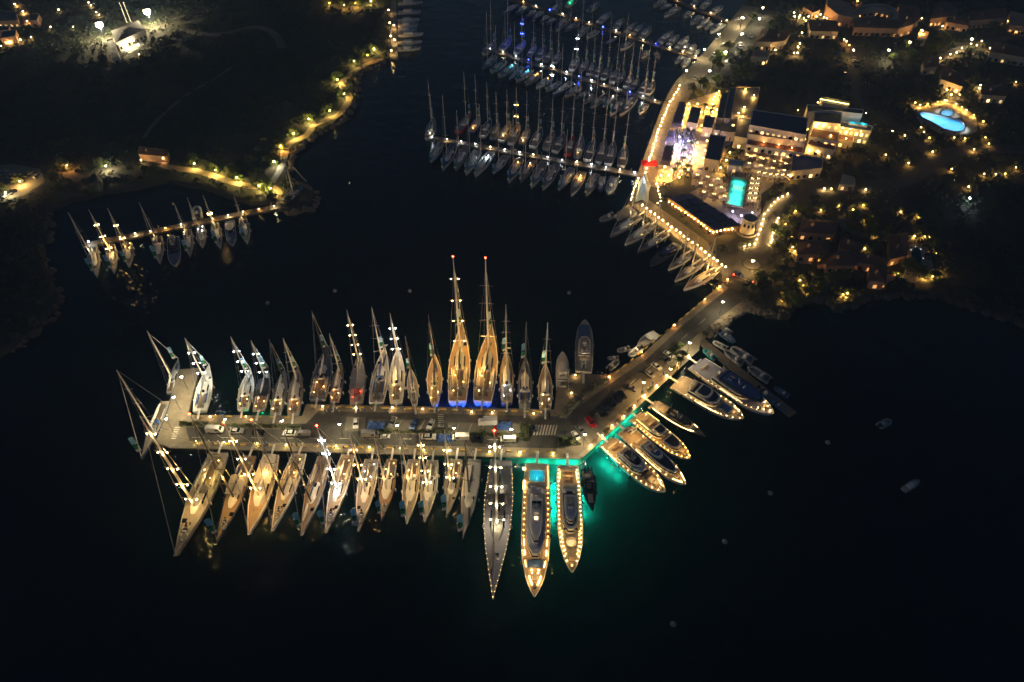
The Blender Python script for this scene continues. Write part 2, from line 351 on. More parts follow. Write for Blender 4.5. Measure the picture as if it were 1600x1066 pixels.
# planted beds on the quay (kerbs)
def hedge_bed(px, h, name, label):
    pts = pts_px(px, ZQ); root = thing(name, label, 'hedge', (*sum((Vector(p) for p in pts), Vector((0, 0))) / len(pts), ZQ))
    loc = [(p[0] - root.location.x, p[1] - root.location.y) for p in pts]
    MB().poly(loc, 0, .3).build('kerb', M_CONC, root)
    xs = [p[0] for p in loc]; ys = [p[1] for p in loc]; b = MB(); k = 0; A = (max(xs) - min(xs)) * (max(ys) - min(ys))
    for _ in range(int(min(2600, A * 40))):
        q = (random.uniform(min(xs), max(xs)), random.uniform(min(ys), max(ys)))
        if inside(q, loc):
            z = .3 + h * random.random() ** .6 * (0.6 + 0.4 * math.sin(q[0] * 1.3) * math.cos(q[1])); leaf(b, (q[0], q[1], z), random.uniform(.18, .4))
    b.build('foliage', M_LEAF2, root)
def leaf(b, c, s):
    u = Vector((random.gauss(0, 1), random.gauss(0, 1), random.gauss(0, .6))).normalized(); w = u.orthogonal().normalized(); c = Vector(c)
    k = random.random() * 6.28; t = u.cross(w); w, t = w * math.cos(k) + t * math.sin(k), t * math.cos(k) - w * math.sin(k)
    b.add([c + w * s, c + t * s * .6, c - w * s, c - t * s * .6], [(0, 1, 2, 3)])
# --- timber pontoons
def pontoon(name, a, b, w, z=0.9, m=M_PLANK):
    A = P(*a, z).to_2d(); B = P(*b, z).to_2d()
    root = thing(name[0], name[1], 'pontoon', (A.x, A.y, 0), math.atan2((B - A).y, (B - A).x)); L = (B - A).length; n = max(2, int(L / 12)); g = L / n
    me = MB().box(0.06, g - .06, -w / 2, w / 2, .45, z).mesh('deck_section', m); mp = MB().tube((0, 0, -4), (0, 0, 2.2), .22).mesh('pile', M_STEEL)
    mf = MB().box(.5, g - .5, -w / 2 + .2, w / 2 - .2, -.4, .45).mesh('float', M_CONC)
    for i in range(n):
        obj('deck_section', me, parent=root, loc=(i * g, 0, 0)); obj('float', mf, parent=root, loc=(i * g, 0, 0))
        obj('pile', mp, parent=root, loc=(i * g + g / 2, (w / 2 + .2) * (1 if i % 2 else -1), 0))
    return root, A, B, L
N1 = ((664, 213), (1003, 273)); N2 = ((756, 74), (1034, 161)); N3 = ((786, -6), (1098, 93)); N4 = ((1020, -14), (1149, 38))
pontoon(('pontoon', 'long pontoon of sailing yachts ending at the red awning'), *N1, 4.2)
pontoon(('pontoon', 'long pontoon packed with yachts, one mast lit blue'), *N2, 4.2)
pontoon(('pontoon', 'upper marina pontoon meeting the promenade at a bright white lamp'), *N3, 4.4)
pontoon(('pontoon', 'motorboat pontoon at the top edge beside the tree-lined car park'), *N4, 4.4)
pontoon(('pontoon', 'warm lit pontoon reaching out from the rocky headland point'), (446, 320), (130, 383), 4.0, 1.0)
pontoon(('pontoon', 'dark tender pontoon beside the large motor yachts'), (1094, 531), (1240, 648), 3.6, .7)
west_dock = MB().poly(pts_px([(609, -12), (618, -12), (622, 92), (600, 92), (600, 84), (612, 82)], 1.0), -4, 1.0).build('dock', M_CONC); west_dock['kind'] = 'structure'
MB().poly(pts_px([(984, 318), (998, 331), (966, 344), (958, 336)], 1.0), -4, 1.0).build('jetty', M_CONC)['kind'] = 'structure'
# --- roads, promenade and paths on land
def way(name, px, w, m, z=ZL, h=.012, k=4, keep=1.0):
    c = smoothline([P(u, v, z).to_2d() for u, v in px], k); o = ribbon(name, c, w, z - .3, z + h, m); o['kind'] = 'structure'
    l, r = strip(c, w + keep * 2)
    for i in range(len(c) - 1): KEEP.append([l[i], l[i + 1], r[i + 1], r[i]])
    return c
prom = way('promenade', [(1175, 10), (1108, 92), (1072, 130), (1052, 168), (1028, 240), (1010, 290)], 13, M_PAVE, h=.03)
way('promenade', [(1000, 316), (1030, 338), (1080, 374), (1136, 418)], 10, M_PAVE, h=.05)
way('road', [(1138, 436), (1160, 424), (1190, 396), (1196, 365), (1204, 340), (1222, 318), (1250, 300), (1290, 292), (1340, 293), (1400, 285), (1440, 268), (1468, 248), (1500, 236), (1560, 232), (1620, 236)], 9.5, M_ASPHALT, h=.04)
way('road', [(1225, -40), (1205, 10), (1178, 50), (1150, 85), (1115, 120), (1090, 150)], 11, M_ASPHALT, h=.02)
way('road', [(1455, 244), (1430, 222), (1400, 196), (1370, 178), (1340, 160), (1335, 120), (1328, 60)], 6, M_ASPHALT, h=.03)
way('road', [(1640, 55), (1560, 62), (1520, 66), (1470, 92), (1430, 100), (1388, 82), (1330, 80)], 7, M_ASPHALT, h=.02)
sheet('plaza', [(1100, 366), (1142, 368), (1162, 384), (1186, 410), (1168, 432), (1150, 446), (1128, 440), (1128, 425)], ZL + .06, M_ASPHALT)
way('path', [(600, 92), (575, 100), (552, 112), (540, 122), (534, 134), (546, 152), (540, 165), (528, 180), (508, 188), (490, 197), (478, 212), (456, 222), (446, 232), (444, 246)], 4.2, M_PATH, h=.05)
way('path', [(444, 246), (436, 268), (424, 286)], 3.4, mat('bridge_boards', (.3, .33, .36), .7), h=.06)
way('path', [(424, 288), (398, 292), (368, 286), (340, 277), (310, 268), (268, 262), (250, 258)], 4.5, M_PATH, h=.05)
way('path', [(424, 290), (436, 300), (436, 318)], 3.0, M_PATH, h=.05)
way('dirt_track', [(225, 215), (245, 188), (290, 150), (340, 120), (362, 105)], 2.6, M_DIRT, h=.03)
way('dirt_track', [(290, 50), (340, 54), (400, 42), (430, 55), (440, 75)], 6, M_DIRT, h=.03)
sheet('car_park', [(-40, 262), (20, 256), (62, 264), (70, 284), (36, 306), (-40, 320)], ZL + .03, mat('gravel_lot', (.2, .18, .13), .95, var=.4)); KEEP.append(pts_px([(-40, 250), (70, 250), (84, 300), (-40, 330)], ZL))
# ================================================================ YACHTS
def interp(t, tab):
    for (a, x), (b, y) in zip(tab, tab[1:]):
        if t <= b: k = (t - a) / (b - a); k = k * k * (3 - 2 * k) * .35 + k * .65; return x + (y - x) * k
    return tab[-1][1]
HULLS = {'racer': [(0, .78), (.15, .9), (.33, 1), (.5, .93), (.66, .71), (.8, .43), (.92, .17), (1, .0)],
         'cruiser': [(0, .70), (.15, .86), (.35, .98), (.46, 1), (.62, .86), (.78, .57), (.92, .22), (1, .0)],
         'classic': [(0, .38), (.12, .62), (.3, .9), (.48, 1), (.65, .86), (.8, .56), (.92, .24), (1, .0)],
         'motor': [(0, .88), (.12, .95), (.35, 1), (.58, 1), (.74, .9), (.86, .66), (.94, .38), (1, .04)],
         'fast': [(0, .82), (.2, .95), (.42, 1), (.6, .9), (.76, .66), (.9, .3), (1, .0)]}
def fbrd(t, f): return f * (1 + .28 * t * t + .04 * (1 - t))
def hull_meshes(style, L, B, f, nst=20, rim=.12):
    ts = [i / nst for i in range(nst + 1)]; tab = HULLS[style]
    b = MB(); prof = [(1.0, 1.0), (.97, .55), (.9, .1), (.72, -.35)]; ring = []
    for t in ts:
        y = max(.03, interp(t, tab)) * B / 2; z = fbrd(t, f); x = t * L
        rk = (L * .045) * max(0, (t - .8) / .2)
        row = [(x - rk * (1 - zz) if zz < 1 else x, y * k * (1 - .25 * max(0, t - .6) * (1 - zz)), z * zz if zz > 0 else zz) for k, zz in prof]
        ring.append(row)
    vs = []; fs = []; n = len(prof)
    for row in ring: vs += row + [(x, -y, z) for x, y, z in row]
    w = 2 * n
    for i in range(nst):
        for j in range(n - 1):
            a = i * w + j; c = (i + 1) * w + j
            fs += [(a, c, c + 1, a + 1), (a + n + 1, c + n + 1, c + n, a + n)]
    for j in range(n - 1): fs.append((j, j + 1, n + j + 1, n + j))
    b.add(vs, fs)
    dk = MB(); dv = []; df = []
    iv = []                                   # the inner rim of the bulwark and the deck
    for t in ts:
        y = max(.02, interp(t, tab) * B / 2 - rim); z = fbrd(t, f); x = t * L * (1 - .008) + .06
        dv += [(x, y, z - .16), (x, 0, z - .08), (x, -y, z - .16)]; iv += [(x, y, z), (x, y, z - .16), (x, -y, z), (x, -y, z - .16)]
    for i in range(nst): df += [(3 * i, 3 * i + 1, 3 * i + 4, 3 * i + 3), (3 * i + 1, 3 * i + 2, 3 * i + 5, 3 * i + 4)]
    base = len(b.v); b.v += iv
    for i in range(nst):
        q = base + 4 * i; a = i * w; c = a + w
        b.f += [(a, q, q + 4, c), (q, q + 1, q + 5, q + 4), (q + 2, a + n, c + n, q + 6), (q + 3, q + 2, q + 6, q + 7)]
    return b.mesh('hull', M_WHITE, True), dk.add(dv, df).mesh('deck', M_TEAK)
L0, B0, F0 = 24.0, 6.0, 1.55
def plan_loft(x0, x1, w0, wm, w1, z, h, n=8, taper=.75):
    """a long low house with rounded plan and cambered top"""
    b = MB(); vs = []; fs = []
    for i in range(n + 1):
        t = i / n; x = x0 + (x1 - x0) * t; w = (w0 + (wm - w0) * math.sin(min(1, t * 2) * math.pi / 2)) if t < .5 else (wm + (w1 - wm) * (1 - math.cos((t - .5) * math.pi)))
        hh = h * (1 if 0 < t < .85 else .55 if t >= .85 else .9)
        if t == 1: hh = .02
        vs += [(x, w, z), (x, w * taper, z + hh), (x, 0, z + hh * 1.12), (x, -w * taper, z + hh), (x, -w, z)]
    for i in range(n):
        for j in range(4): a = i * 5 + j; fs.append((a, a + 5, a + 6, a + 1)[::-1])
    fs.append((0, 1, 2, 3, 4)); fs.append(tuple(n * 5 + k for k in (4, 3, 2, 1, 0)))
    return b.add(vs, fs)
def side_window(x0, x1, y0, y1, z0, z1, s):
    return MB().add([(x0, s * y0, z0), (x1, s * y0 * .98, z0), (x1 - .3, s * y1 * .97, z1), (x0 + .2, s * y1, z1), (x0, s * (y0 - .1), z0), (x1, s * (y0 - .1), z0), (x1 - .3, s * (y1 - .1), z1), (x0 + .2, s * (y1 - .1), z1)],
                    [(0, 1, 2, 3), (7, 6, 5, 4), (0, 4, 5, 1), (1, 5, 6, 2), (2, 6, 7, 3), (3, 7, 4, 0)])
PM = {}
for st in ('racer', 'cruiser', 'classic'):
    hm, dm = hull_meshes(st, L0, B0, F0, rim=.26); z = F0 - .05; d = {}
    d['hull'] = hm; d['deck'] = dm
    if st == 'racer': cr = (8.5, 15.2, 1.35, 1.5, .35, .55)
    elif st == 'cruiser': cr = (7.0, 16.2, 1.85, 1.95, .5, .95)
    else: cr = (8.0, 15.0, 1.15, 1.3, .6, .7)
    d['coachroof'] = plan_loft(cr[0], cr[1], cr[2], cr[3], cr[4], z, cr[5]).mesh('coachroof', M_WHITE, False)
    for s in (1, -1): d['window', s] = side_window(cr[0] + 1, cr[0] + (cr[1] - cr[0]) * .62, cr[3] * 1.0, cr[3] * .84, z + cr[5] * .35, z + cr[5] * .85, s).mesh('window', M_GLASS)
    d['companionway'] = MB().box(cr[0] + .1, cr[0] + 1.5, -.45, .45, z + cr[5] * 1.0, z + cr[5] * 1.25, .1, .05).mesh('companionway', M_GLASS)
    wq = B0 / 2 * (.62 if st != 'classic' else .42)
    d['cockpit_sole'] = MB().box(1.2, cr[0] - .3, -wq * .62, wq * .62, z, z + .05).mesh('cockpit_sole', M_SOLE)  # flat sheet on the deck; the recess's shade is put into its colour
    for s in (1, -1):
        d['bench', s] = MB().box(3.6, cr[0] - .2, min(s * wq * .66, s * wq * 1.0), max(s * wq * .66, s * wq * 1.0), z, z + .5, .08, .06).mesh('bench', M_CUSHION)
        d['coaming', s] = MB().box(2.8, cr[0] + .4, min(s * wq * 1.03, s * wq * 1.16), max(s * wq * 1.03, s * wq * 1.16), z, z + .62, .15, .02).mesh('coaming', M_WHITE)
    w = MB()
    for i in range(10):
        a = i * math.pi / 5; e = a + math.pi / 5; w.tube((0, .7 * math.cos(a), .7 * math.sin(a)), (0, .7 * math.cos(e), .7 * math.sin(e)), .05, n=4)
    for i in range(3): a = i * math.pi / 3; w.tube((0, .7 * math.cos(a), .7 * math.sin(a)), (0, -.7 * math.cos(a), -.7 * math.sin(a)), .035, n=4)
    w.box(-.2, .12, -.14, .14, -1.0, -.1)
    d['wheel'] = w.mesh('steering_wheel', M_STEEL); d['wheels'] = [(2.6, s * wq * .52, z + 1.0) for s in ((1, -1) if st != 'classic' else (0,))]
    d['hatch'] = MB().box(-.55, .55, -.55, .55, 0, .16, .06, .06).mesh('hatch', M_GLASS); d['hatches'] = [(17.2, 0, z + .02), (19.8, 0, z + .04), (16.4, 1.2, z), (16.4, -1.2, z)][: 4 if st == 'racer' else 2]
    d['winch'] = MB().lathe([(.2, 0), (.17, .2), (.22, .4), (.1, .45)], 8).mesh('winch', M_STEEL); d['winches'] = [(cr[0] - 1.2, s * wq * 1.22, z) for s in (1, -1)] + [(4.4, s * wq * 1.22, z) for s in (1, -1)]
    d['wq'] = wq; PM[st] = d
FEND = MB().lathe([(.08, -.75), (.24, -.6), (.26, 0), (.24, .6), (.08, .75)], 8).mesh('fender', M_WHITE, True)
PASS = MB().box(-4.2, .6, -.32, .32, 0, .1).box(-4.2, .6, -.34, -.28, .1, .18).box(-4.2, .6, .28, .34, .1, .18).mesh('passerelle', M_WHITE)
TENDER = MB()
def rib_mesh(L=4.2, B=1.9):
    b = MB(); n = 14; pts = []
    for i in range(n + 1):
        t = i / n; a = math.pi * (t - .5)
        pts.append((0 + L * (.62 + .38 * math.cos(a)) if abs(a) < 1.2 else L * .62 * (1 - (abs(a) - 1.2) / .371) + L * .137 * (1 - (abs(a) - 1.2) / .371), B / 2 * .82 * (math.sin(a) if abs(a) < 1.2 else math.copysign(.96, a))))
    for p, q in zip(pts, pts[1:]): b.tube((*p, .42), (*q, .42), .27, n=7)
    return b
RIBT = rib_mesh().mesh('tube', M_GREY, True); RIBF = MB().poly([(0, -.62), (2.6, -.66), (3.7, 0), (2.6, .66), (0, .62)], .12, .34).mesh('floor', M_GREYDECK)
RIBC = MB().box(1.3, 1.9, -.32, .32, .34, 1.05, .1, .04).mesh('console', M_WHITE); RIBS = MB().box(.5, 1.0, -.5, .5, .34, .75, .04, .04).mesh('seat', M_CLOTHD)
RIBM = MB().box(-.45, .05, -.2, .2, .3, 1.05, .08, .05).box(-.3, -.1, -.07, .07, -.5, .3).mesh('outboard_motor', M_BLACK)
def inflatable(parent, loc, rz, s=1.0, tube=None, motor=True):
    for n_, me, m in (('tube', RIBT, tube), ('floor', RIBF, None), ('console', RIBC, None), ('seat', RIBS, None), ('outboard_motor', RIBM, None)):
        obj(n_, me, m, parent, loc, rz, (s, s, s))
def banner_mesh():
    n = 6; vs = []; fs = []; hs = [0, 1.3, 3.3, 3.9, 7.6]
    for k, hgt in enumerate(hs):
        for i in range(n + 1): vs.append((.14 * math.sin(i * 1.2 + hgt * .6), i / n * 1.6, hgt))
    m = len(vs); vs += [(x + .04, y, z_) for x, y, z_ in vs]
    for k in range(4):
        for i in range(n): a = k * (n + 1) + i; fs += [(a, a + 1, a + n + 2, a + n + 1), (m + a + n + 1, m + a + n + 2, m + a + 1, m + a)]
    me = MB().add(vs, fs).mesh('banner')
    for x in (M_BAN_W, M_BAN_G, M_BLACK, M_BAN_B): me.materials.append(x)
    for i, p in enumerate(me.polygons): p.material_index = i // (2 * n)
    return me
BANNER = banner_mesh()
SPRAY = MB().add([(0, 1.5, 0), (0, 1.2, 1.0), (0, 0, 1.25), (0, -1.2, 1.0), (0, -1.5, 0), (1.7, 1.25, 0), (1.3, .9, .55), (1.2, 0, .75), (1.3, -.9, .55), (1.7, -1.25, 0)], [(0, 5, 6, 1), (1, 6, 7, 2), (2, 7, 8, 3), (3, 8, 9, 4), (5, 9, 8, 7, 6)]).mesh('sprayhood', M_CLOTHD)
SBAG = MB().tube((-2.6, 0, .25), (0, .1, .32), .22, .36, 7).tube((0, .1, .32), (2.4, 0, .25), .36, .16, 7).mesh('sail_bag', M_CLOTHG)
LAMP_M = MB().octa((0, 0, 0), .26).mesh('spreader_lamp', GN['warm'])
BULB_S = MB().octa((0, 0, 0), .14).mesh('deck_lamp', GN['warm'])
def spar(parent, x, zb, top, r, m, nsp=0, lamps=None, power=0.0, beam=6.0, red=False, frac=None):
    h = top - zb
    ms = MB().tube((0, 0, 0), (0, 0, h * .6), r, r * .85, 8).tube((0, 0, h * .6), (0, 0, h), r * .85, r * .35, 8).build('mast', m, parent, loc=(x, 0, zb))
    for k in range(nsp):
        zz = h * (frac[k] if frac else (k + 1) / (nsp + 1) * .92); w = beam * .42 * (1 - .45 * zz / h)
        MB().add([(-.1, 0, zz - .06), (.14, 0, zz - .06), (.14, 0, zz + .06), (-.1, 0, zz + .06), (-.5, w, zz + .05), (-.38, w, zz + .05), (-.38, w, zz + .11), (-.5, w, zz + .11), (-.5, -w, zz + .05), (-.38, -w, zz + .05), (-.38, -w, zz + .11), (-.5, -w, zz + .11)],
                 [(0, 4, 5, 1), (3, 2, 6, 7), (0, 3, 7, 4), (1, 5, 6, 2), (0, 1, 9, 8), (3, 11, 10, 2), (0, 8, 11, 3), (1, 2, 10, 9), (4, 7, 6, 5), (8, 9, 10, 11)]).build('spreader', m, ms)
        if lamps:
            for s in (1, -1): obj('spreader_lamp', LAMP_M, GN[lamps], ms, (-.1, s * w * .55, zz - .32))
            point(ms, (.75, 0, zz - .5), lamps, power)
    if red: obj('masthead_lamp', LAMP_M, GN['red'], ms, (0, 0, h + .3), scale=(1.5, 1.5, 1.5)); point(ms, (0.5, 0, h - .2), 'red', 60)
    return ms, h
def sail(name, label, stern, bow, wpx, mbase, mtop, style='racer', hull=M_WHITE, deck=M_TEAK, cover=M_CLOTHW, house=M_WHITE, mast=M_SPAR, nsp=3, lamps=None, power=0, red=False,
         glowc=None, glowp=0, cockpit=None, banner=None, awning=None, tender=None, under=None, group=None, extra_mast=None, bow_cloth=None, gang=True, cat='sailing yacht', frac=None, dots=None, hm=1.0, flag=None):
    A = P(*stern, 1.4); Bv = P(*bow, 1.6); d = (Bv - A).to_2d(); L = d.length; rz = math.atan2(d.y, d.x)
    mid = ((stern[0] + bow[0]) / 2, (stern[1] + bow[1]) / 2); pm = P(*mid, 1.5); dep = (pm - Vector((0, 0, CAM_H))).dot(Vector((0, S2, -S2)))
    dr = d.normalized(); perp = Vector((-dr.y, dr.x)); e = proj(pm + Vector((perp.x, perp.y, 0)))
    ppm = math.hypot(e[0] - mid[0], e[1] - mid[1]); Bm = wpx * .93 / ppm if wpx else L * .235
    sx, sy = L / L0, Bm / B0; sz = (sx + sy) / 2 * hm; S = (sx, sy, sz); d0 = PM[style]
    root = thing(name, label, cat, (A.x, A.y, 0), rz, group)
    obj('hull', d0['hull'], hull, root, scale=S); obj('deck', d0['deck'], deck, root, scale=S)
    cr = obj('coachroof', d0['coachroof'], house, root, scale=S)
    for s in (1, -1): obj('window', d0['window', s], None, cr)
    obj('companionway', d0['companionway'], None, cr)
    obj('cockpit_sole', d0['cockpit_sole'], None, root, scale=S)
    cush = random.choice((None, None, M_CLOTHB, M_CLOTHG, M_CLOTHW))
    for s in (1, -1): obj('bench', d0['bench', s], cush, root, scale=S); obj('coaming', d0['coaming', s], house, root, scale=S)
    for p in d0['wheels']: obj('steering_wheel', d0['wheel'], None, root, [p[i] * S[i] for i in range(3)], scale=(sx, sx, sx))
    hs = random.sample(d0['hatches'], random.choice((1, 2, 2)))
    if random.random() < .55: obj('sprayhood', SPRAY, random.choice((M_CLOTHD, M_CLOTHG, M_CLOTHB, M_CLOTHW)), root, ((7.6 if style == 'cruiser' else 8.9) * sx, 0, F0 * sz + .35), scale=(sx, sy, sz))
    if not tender and random.random() < .6: obj('sail_bag', SBAG, random.choice((M_CLOTHD, M_CLOTHG, M_CLOTHB, M_CLOTHW)), root, (17.5 * sx, random.choice((-.7, .8)) * sy, F0 * sz + .12), random.uniform(-.12, .12), scale=(sx, sx, sx))
    for p in hs: obj('hatch', d0['hatch'], None, root, [p[i] * S[i] for i in range(3)], scale=(sx, sx, sx))
    for p in d0['winches']: obj('winch', d0['winch'], None, root, [p[i] * S[i] for i in range(3)], scale=(sx, sx, sx))
    for s in (1, -1):
        for t in (.25, .5): obj('fender', FEND, None, root, (L * t, s * (interp(t, HULLS[style]) * Bm / 2 + .2), F0 * sz * .55))
    if gang: obj('passerelle', PASS, None, root, (0, 0, F0 * sz + .1))
    zd = F0 * sz
    mb = P(*mbase, zd).to_2d() - A.to_2d(); xm = max(.34 * L, min(.78 * L, mb.dot(dr)))
    wb = A.to_2d() + dr * xm; top = max(rise(wb, mtop[1]), L * .55)
    big = L > 34
    ms, h = spar(root, xm, zd, top, .3 if not big else .42, mast, nsp, lamps, power, Bm, red, frac)
    bm = MB().tube((xm - .3, 0, zd + 2.0), (max(.12 * L, xm - L * .42), 0, zd + 2.2), .2, .16, 6).build('boom', mast, root)
    x1 = max(.14 * L, xm - L * .40)
    MB().add([(xm - .5, .1, zd + 2.2), (xm - .5, -.1, zd + 2.2), (xm - .5, 0, zd + 3.2), (x1, .26, zd + 2.3), (x1, -.26, zd + 2.3), (x1, 0, zd + 2.75), (xm * .6 + x1 * .4, .42, zd + 2.3), (xm * .6 + x1 * .4, -.42, zd + 2.3), (xm * .6 + x1 * .4, 0, zd + 3.0)],
             [(0, 2, 8, 6), (6, 8, 5, 3), (1, 7, 8, 2), (7, 4, 5, 8), (0, 1, 2), (3, 5, 4), (0, 6, 7, 1), (6, 3, 4, 7)]).build('sail_cover', cover, bm)
    rs = .05 if L < 34 else .07
    for a, b in (((.975 * L, 0, zd * 1.3), (xm, 0, zd + h * .96)), ((.03 * L, 0, zd), (xm, 0, zd + h)), ((xm - .6, Bm * .46, zd), (xm, 0, zd + h * .93)), ((xm - .6, -Bm * .46, zd), (xm, 0, zd + h * .93))):
        MB().tube(a, b, rs, n=4).build('stay', M_STEEL, root)
    fur = Vector((.965 * L, 0, zd * 1.3 + .5)); ft = Vector((xm, 0, zd + h * .96)); MB().tube(fur, fur.lerp(ft, .9), .15, .06, 6).build('furled_jib', cover if cover != M_CLOTHD else M_CLOTHG, root)
    if glowp:
        obj('steaming_lamp', BULB_S, GS[glowc], root, (xm + .4, 0, zd + h * .27)); point(root, (xm + 1.2, 0, zd + h * .25), glowc, glowp * .6); point(root, (xm * .55, .6, zd + 3.6), glowc, glowp * .3)
    if cockpit:
        for q in ((.10, .2), (.20, -.22), (.28, .15)): obj('cockpit_lamp', BULB_S, GN[cockpit], root, (L * q[0], Bm * q[1], zd + .75))
        point(root, (L * .2, 0, zd + 2.2), cockpit, 55)
    if banner:
        k = banner if isinstance(banner, float) else 1.0
        obj('banner', BANNER, None, root, (.965 * L - L * .06, .1, zd + 1.8), scale=(k, k, k), rz=-rz + R(90) + R(25))
    if awning:
        t0, t1, aw = awning[0], awning[1], Bm * .42; b = MB(); vs = []
        for i in range(7):
            x = L * (t0 + (t1 - t0) * i / 6); k = interp(x / L, HULLS[style]); sag = .12 * (i % 2)
            vs += [(x, aw * k, zd + 1.9 - sag), (x, 0, zd + 2.45 - sag), (x, -aw * k, zd + 1.9 - sag)]
        fs = []
        for i in range(6): fs += [(3 * i, 3 * i + 3, 3 * i + 4, 3 * i + 1), (3 * i + 1, 3 * i + 4, 3 * i + 5, 3 * i + 2)]
        n = len(vs); vs += [(x, y, zz - .05) for x, y, zz in vs]; fs += [tuple(n + i for i in f[::-1]) for f in fs]
        b.add(vs, fs).build('awning', awning[2], root)
    if tender: inflatable(root, (L * .74, 0, zd + .1), R(8), tender)
    if dots:
        me = MB()
        for i in range(dots):
            t = .12 + .86 * i / (dots - 1)
            for s in (1, -1): me.octa((L * t, s * max(0, interp(t, HULLS[style]) * Bm / 2 - .12), fbrd(t, F0) * sz + .1), .1)
        me.build('rail_lights', GS['warm'], root)['kind'] = 'stuff'
    if flag: MB().add([(0, 0, h - 3.4), (0, 0, h), (-1.2, .5, h - .3), (-2.4, -.2, h - .9), (-3.4, .3, h - 1.6), (-3.2, .2, h - 4.2), (-2.2, -.3, h - 4.4), (-1.1, .4, h - 4.0), (0, .06, h - 3.4), (0, .06, h), (-1.2, .56, h - .3), (-2.4, -.14, h - .9), (-3.4, .36, h - 1.6), (-3.2, .26, h - 4.2), (-2.2, -.24, h - 4.4), (-1.1, .46, h - 4.0)], [(0, 1, 2, 7), (7, 2, 3, 6), (6, 3, 4, 5), (15, 10, 9, 8), (14, 11, 10, 15), (13, 12, 11, 14)]).build('flag', flag, ms)
    if bow_cloth:
        MB().add([(.955 * L, .3, zd + 1.2), (.955 * L, -1.6, zd + 2.2), (.8 * L, -1.7, zd + 5.4), (.88 * L, .3, zd + 4.2), (.955 * L, .34, zd + 1.1), (.955 * L, -1.56, zd + 2.1), (.8 * L, -1.66, zd + 5.3), (.88 * L, .34, zd + 4.1)], [(0, 1, 2, 3), (7, 6, 5, 4)]).build('signal_flag', M_BAN_W, root)
    if under:
        for s in (1, -1): obj('underwater_lamp', BULB_S, GS[under], root, (-.25, s * Bm * .2, -.7)); point(root, (-1.2, s * Bm * .3, -1.2), under, 1300, .3)
    if extra_mast:
        mb2 = P(*extra_mast[0], zd).to_2d() - A.to_2d(); x2 = mb2.dot(dr); spar(root, x2, zd, rise(A.to_2d() + dr * x2, extra_mast[1][1]), .25, mast, 2, None, 0, Bm)
    return root
def place(stern, bow, wpx, z):
    A = P(*stern, z); Bv = P(*bow, z); d = (Bv - A).to_2d(); L = d.length; dr = d.normalized(); rz = math.atan2(d.y, d.x)
    mid = (A + Bv) / 2; e = proj(mid); q = proj(mid + Vector((-dr.y, dr.x, 0))); Bm = wpx / math.hypot(q[0] - e[0], q[1] - e[1])
    return A, L, Bm, rz, dr
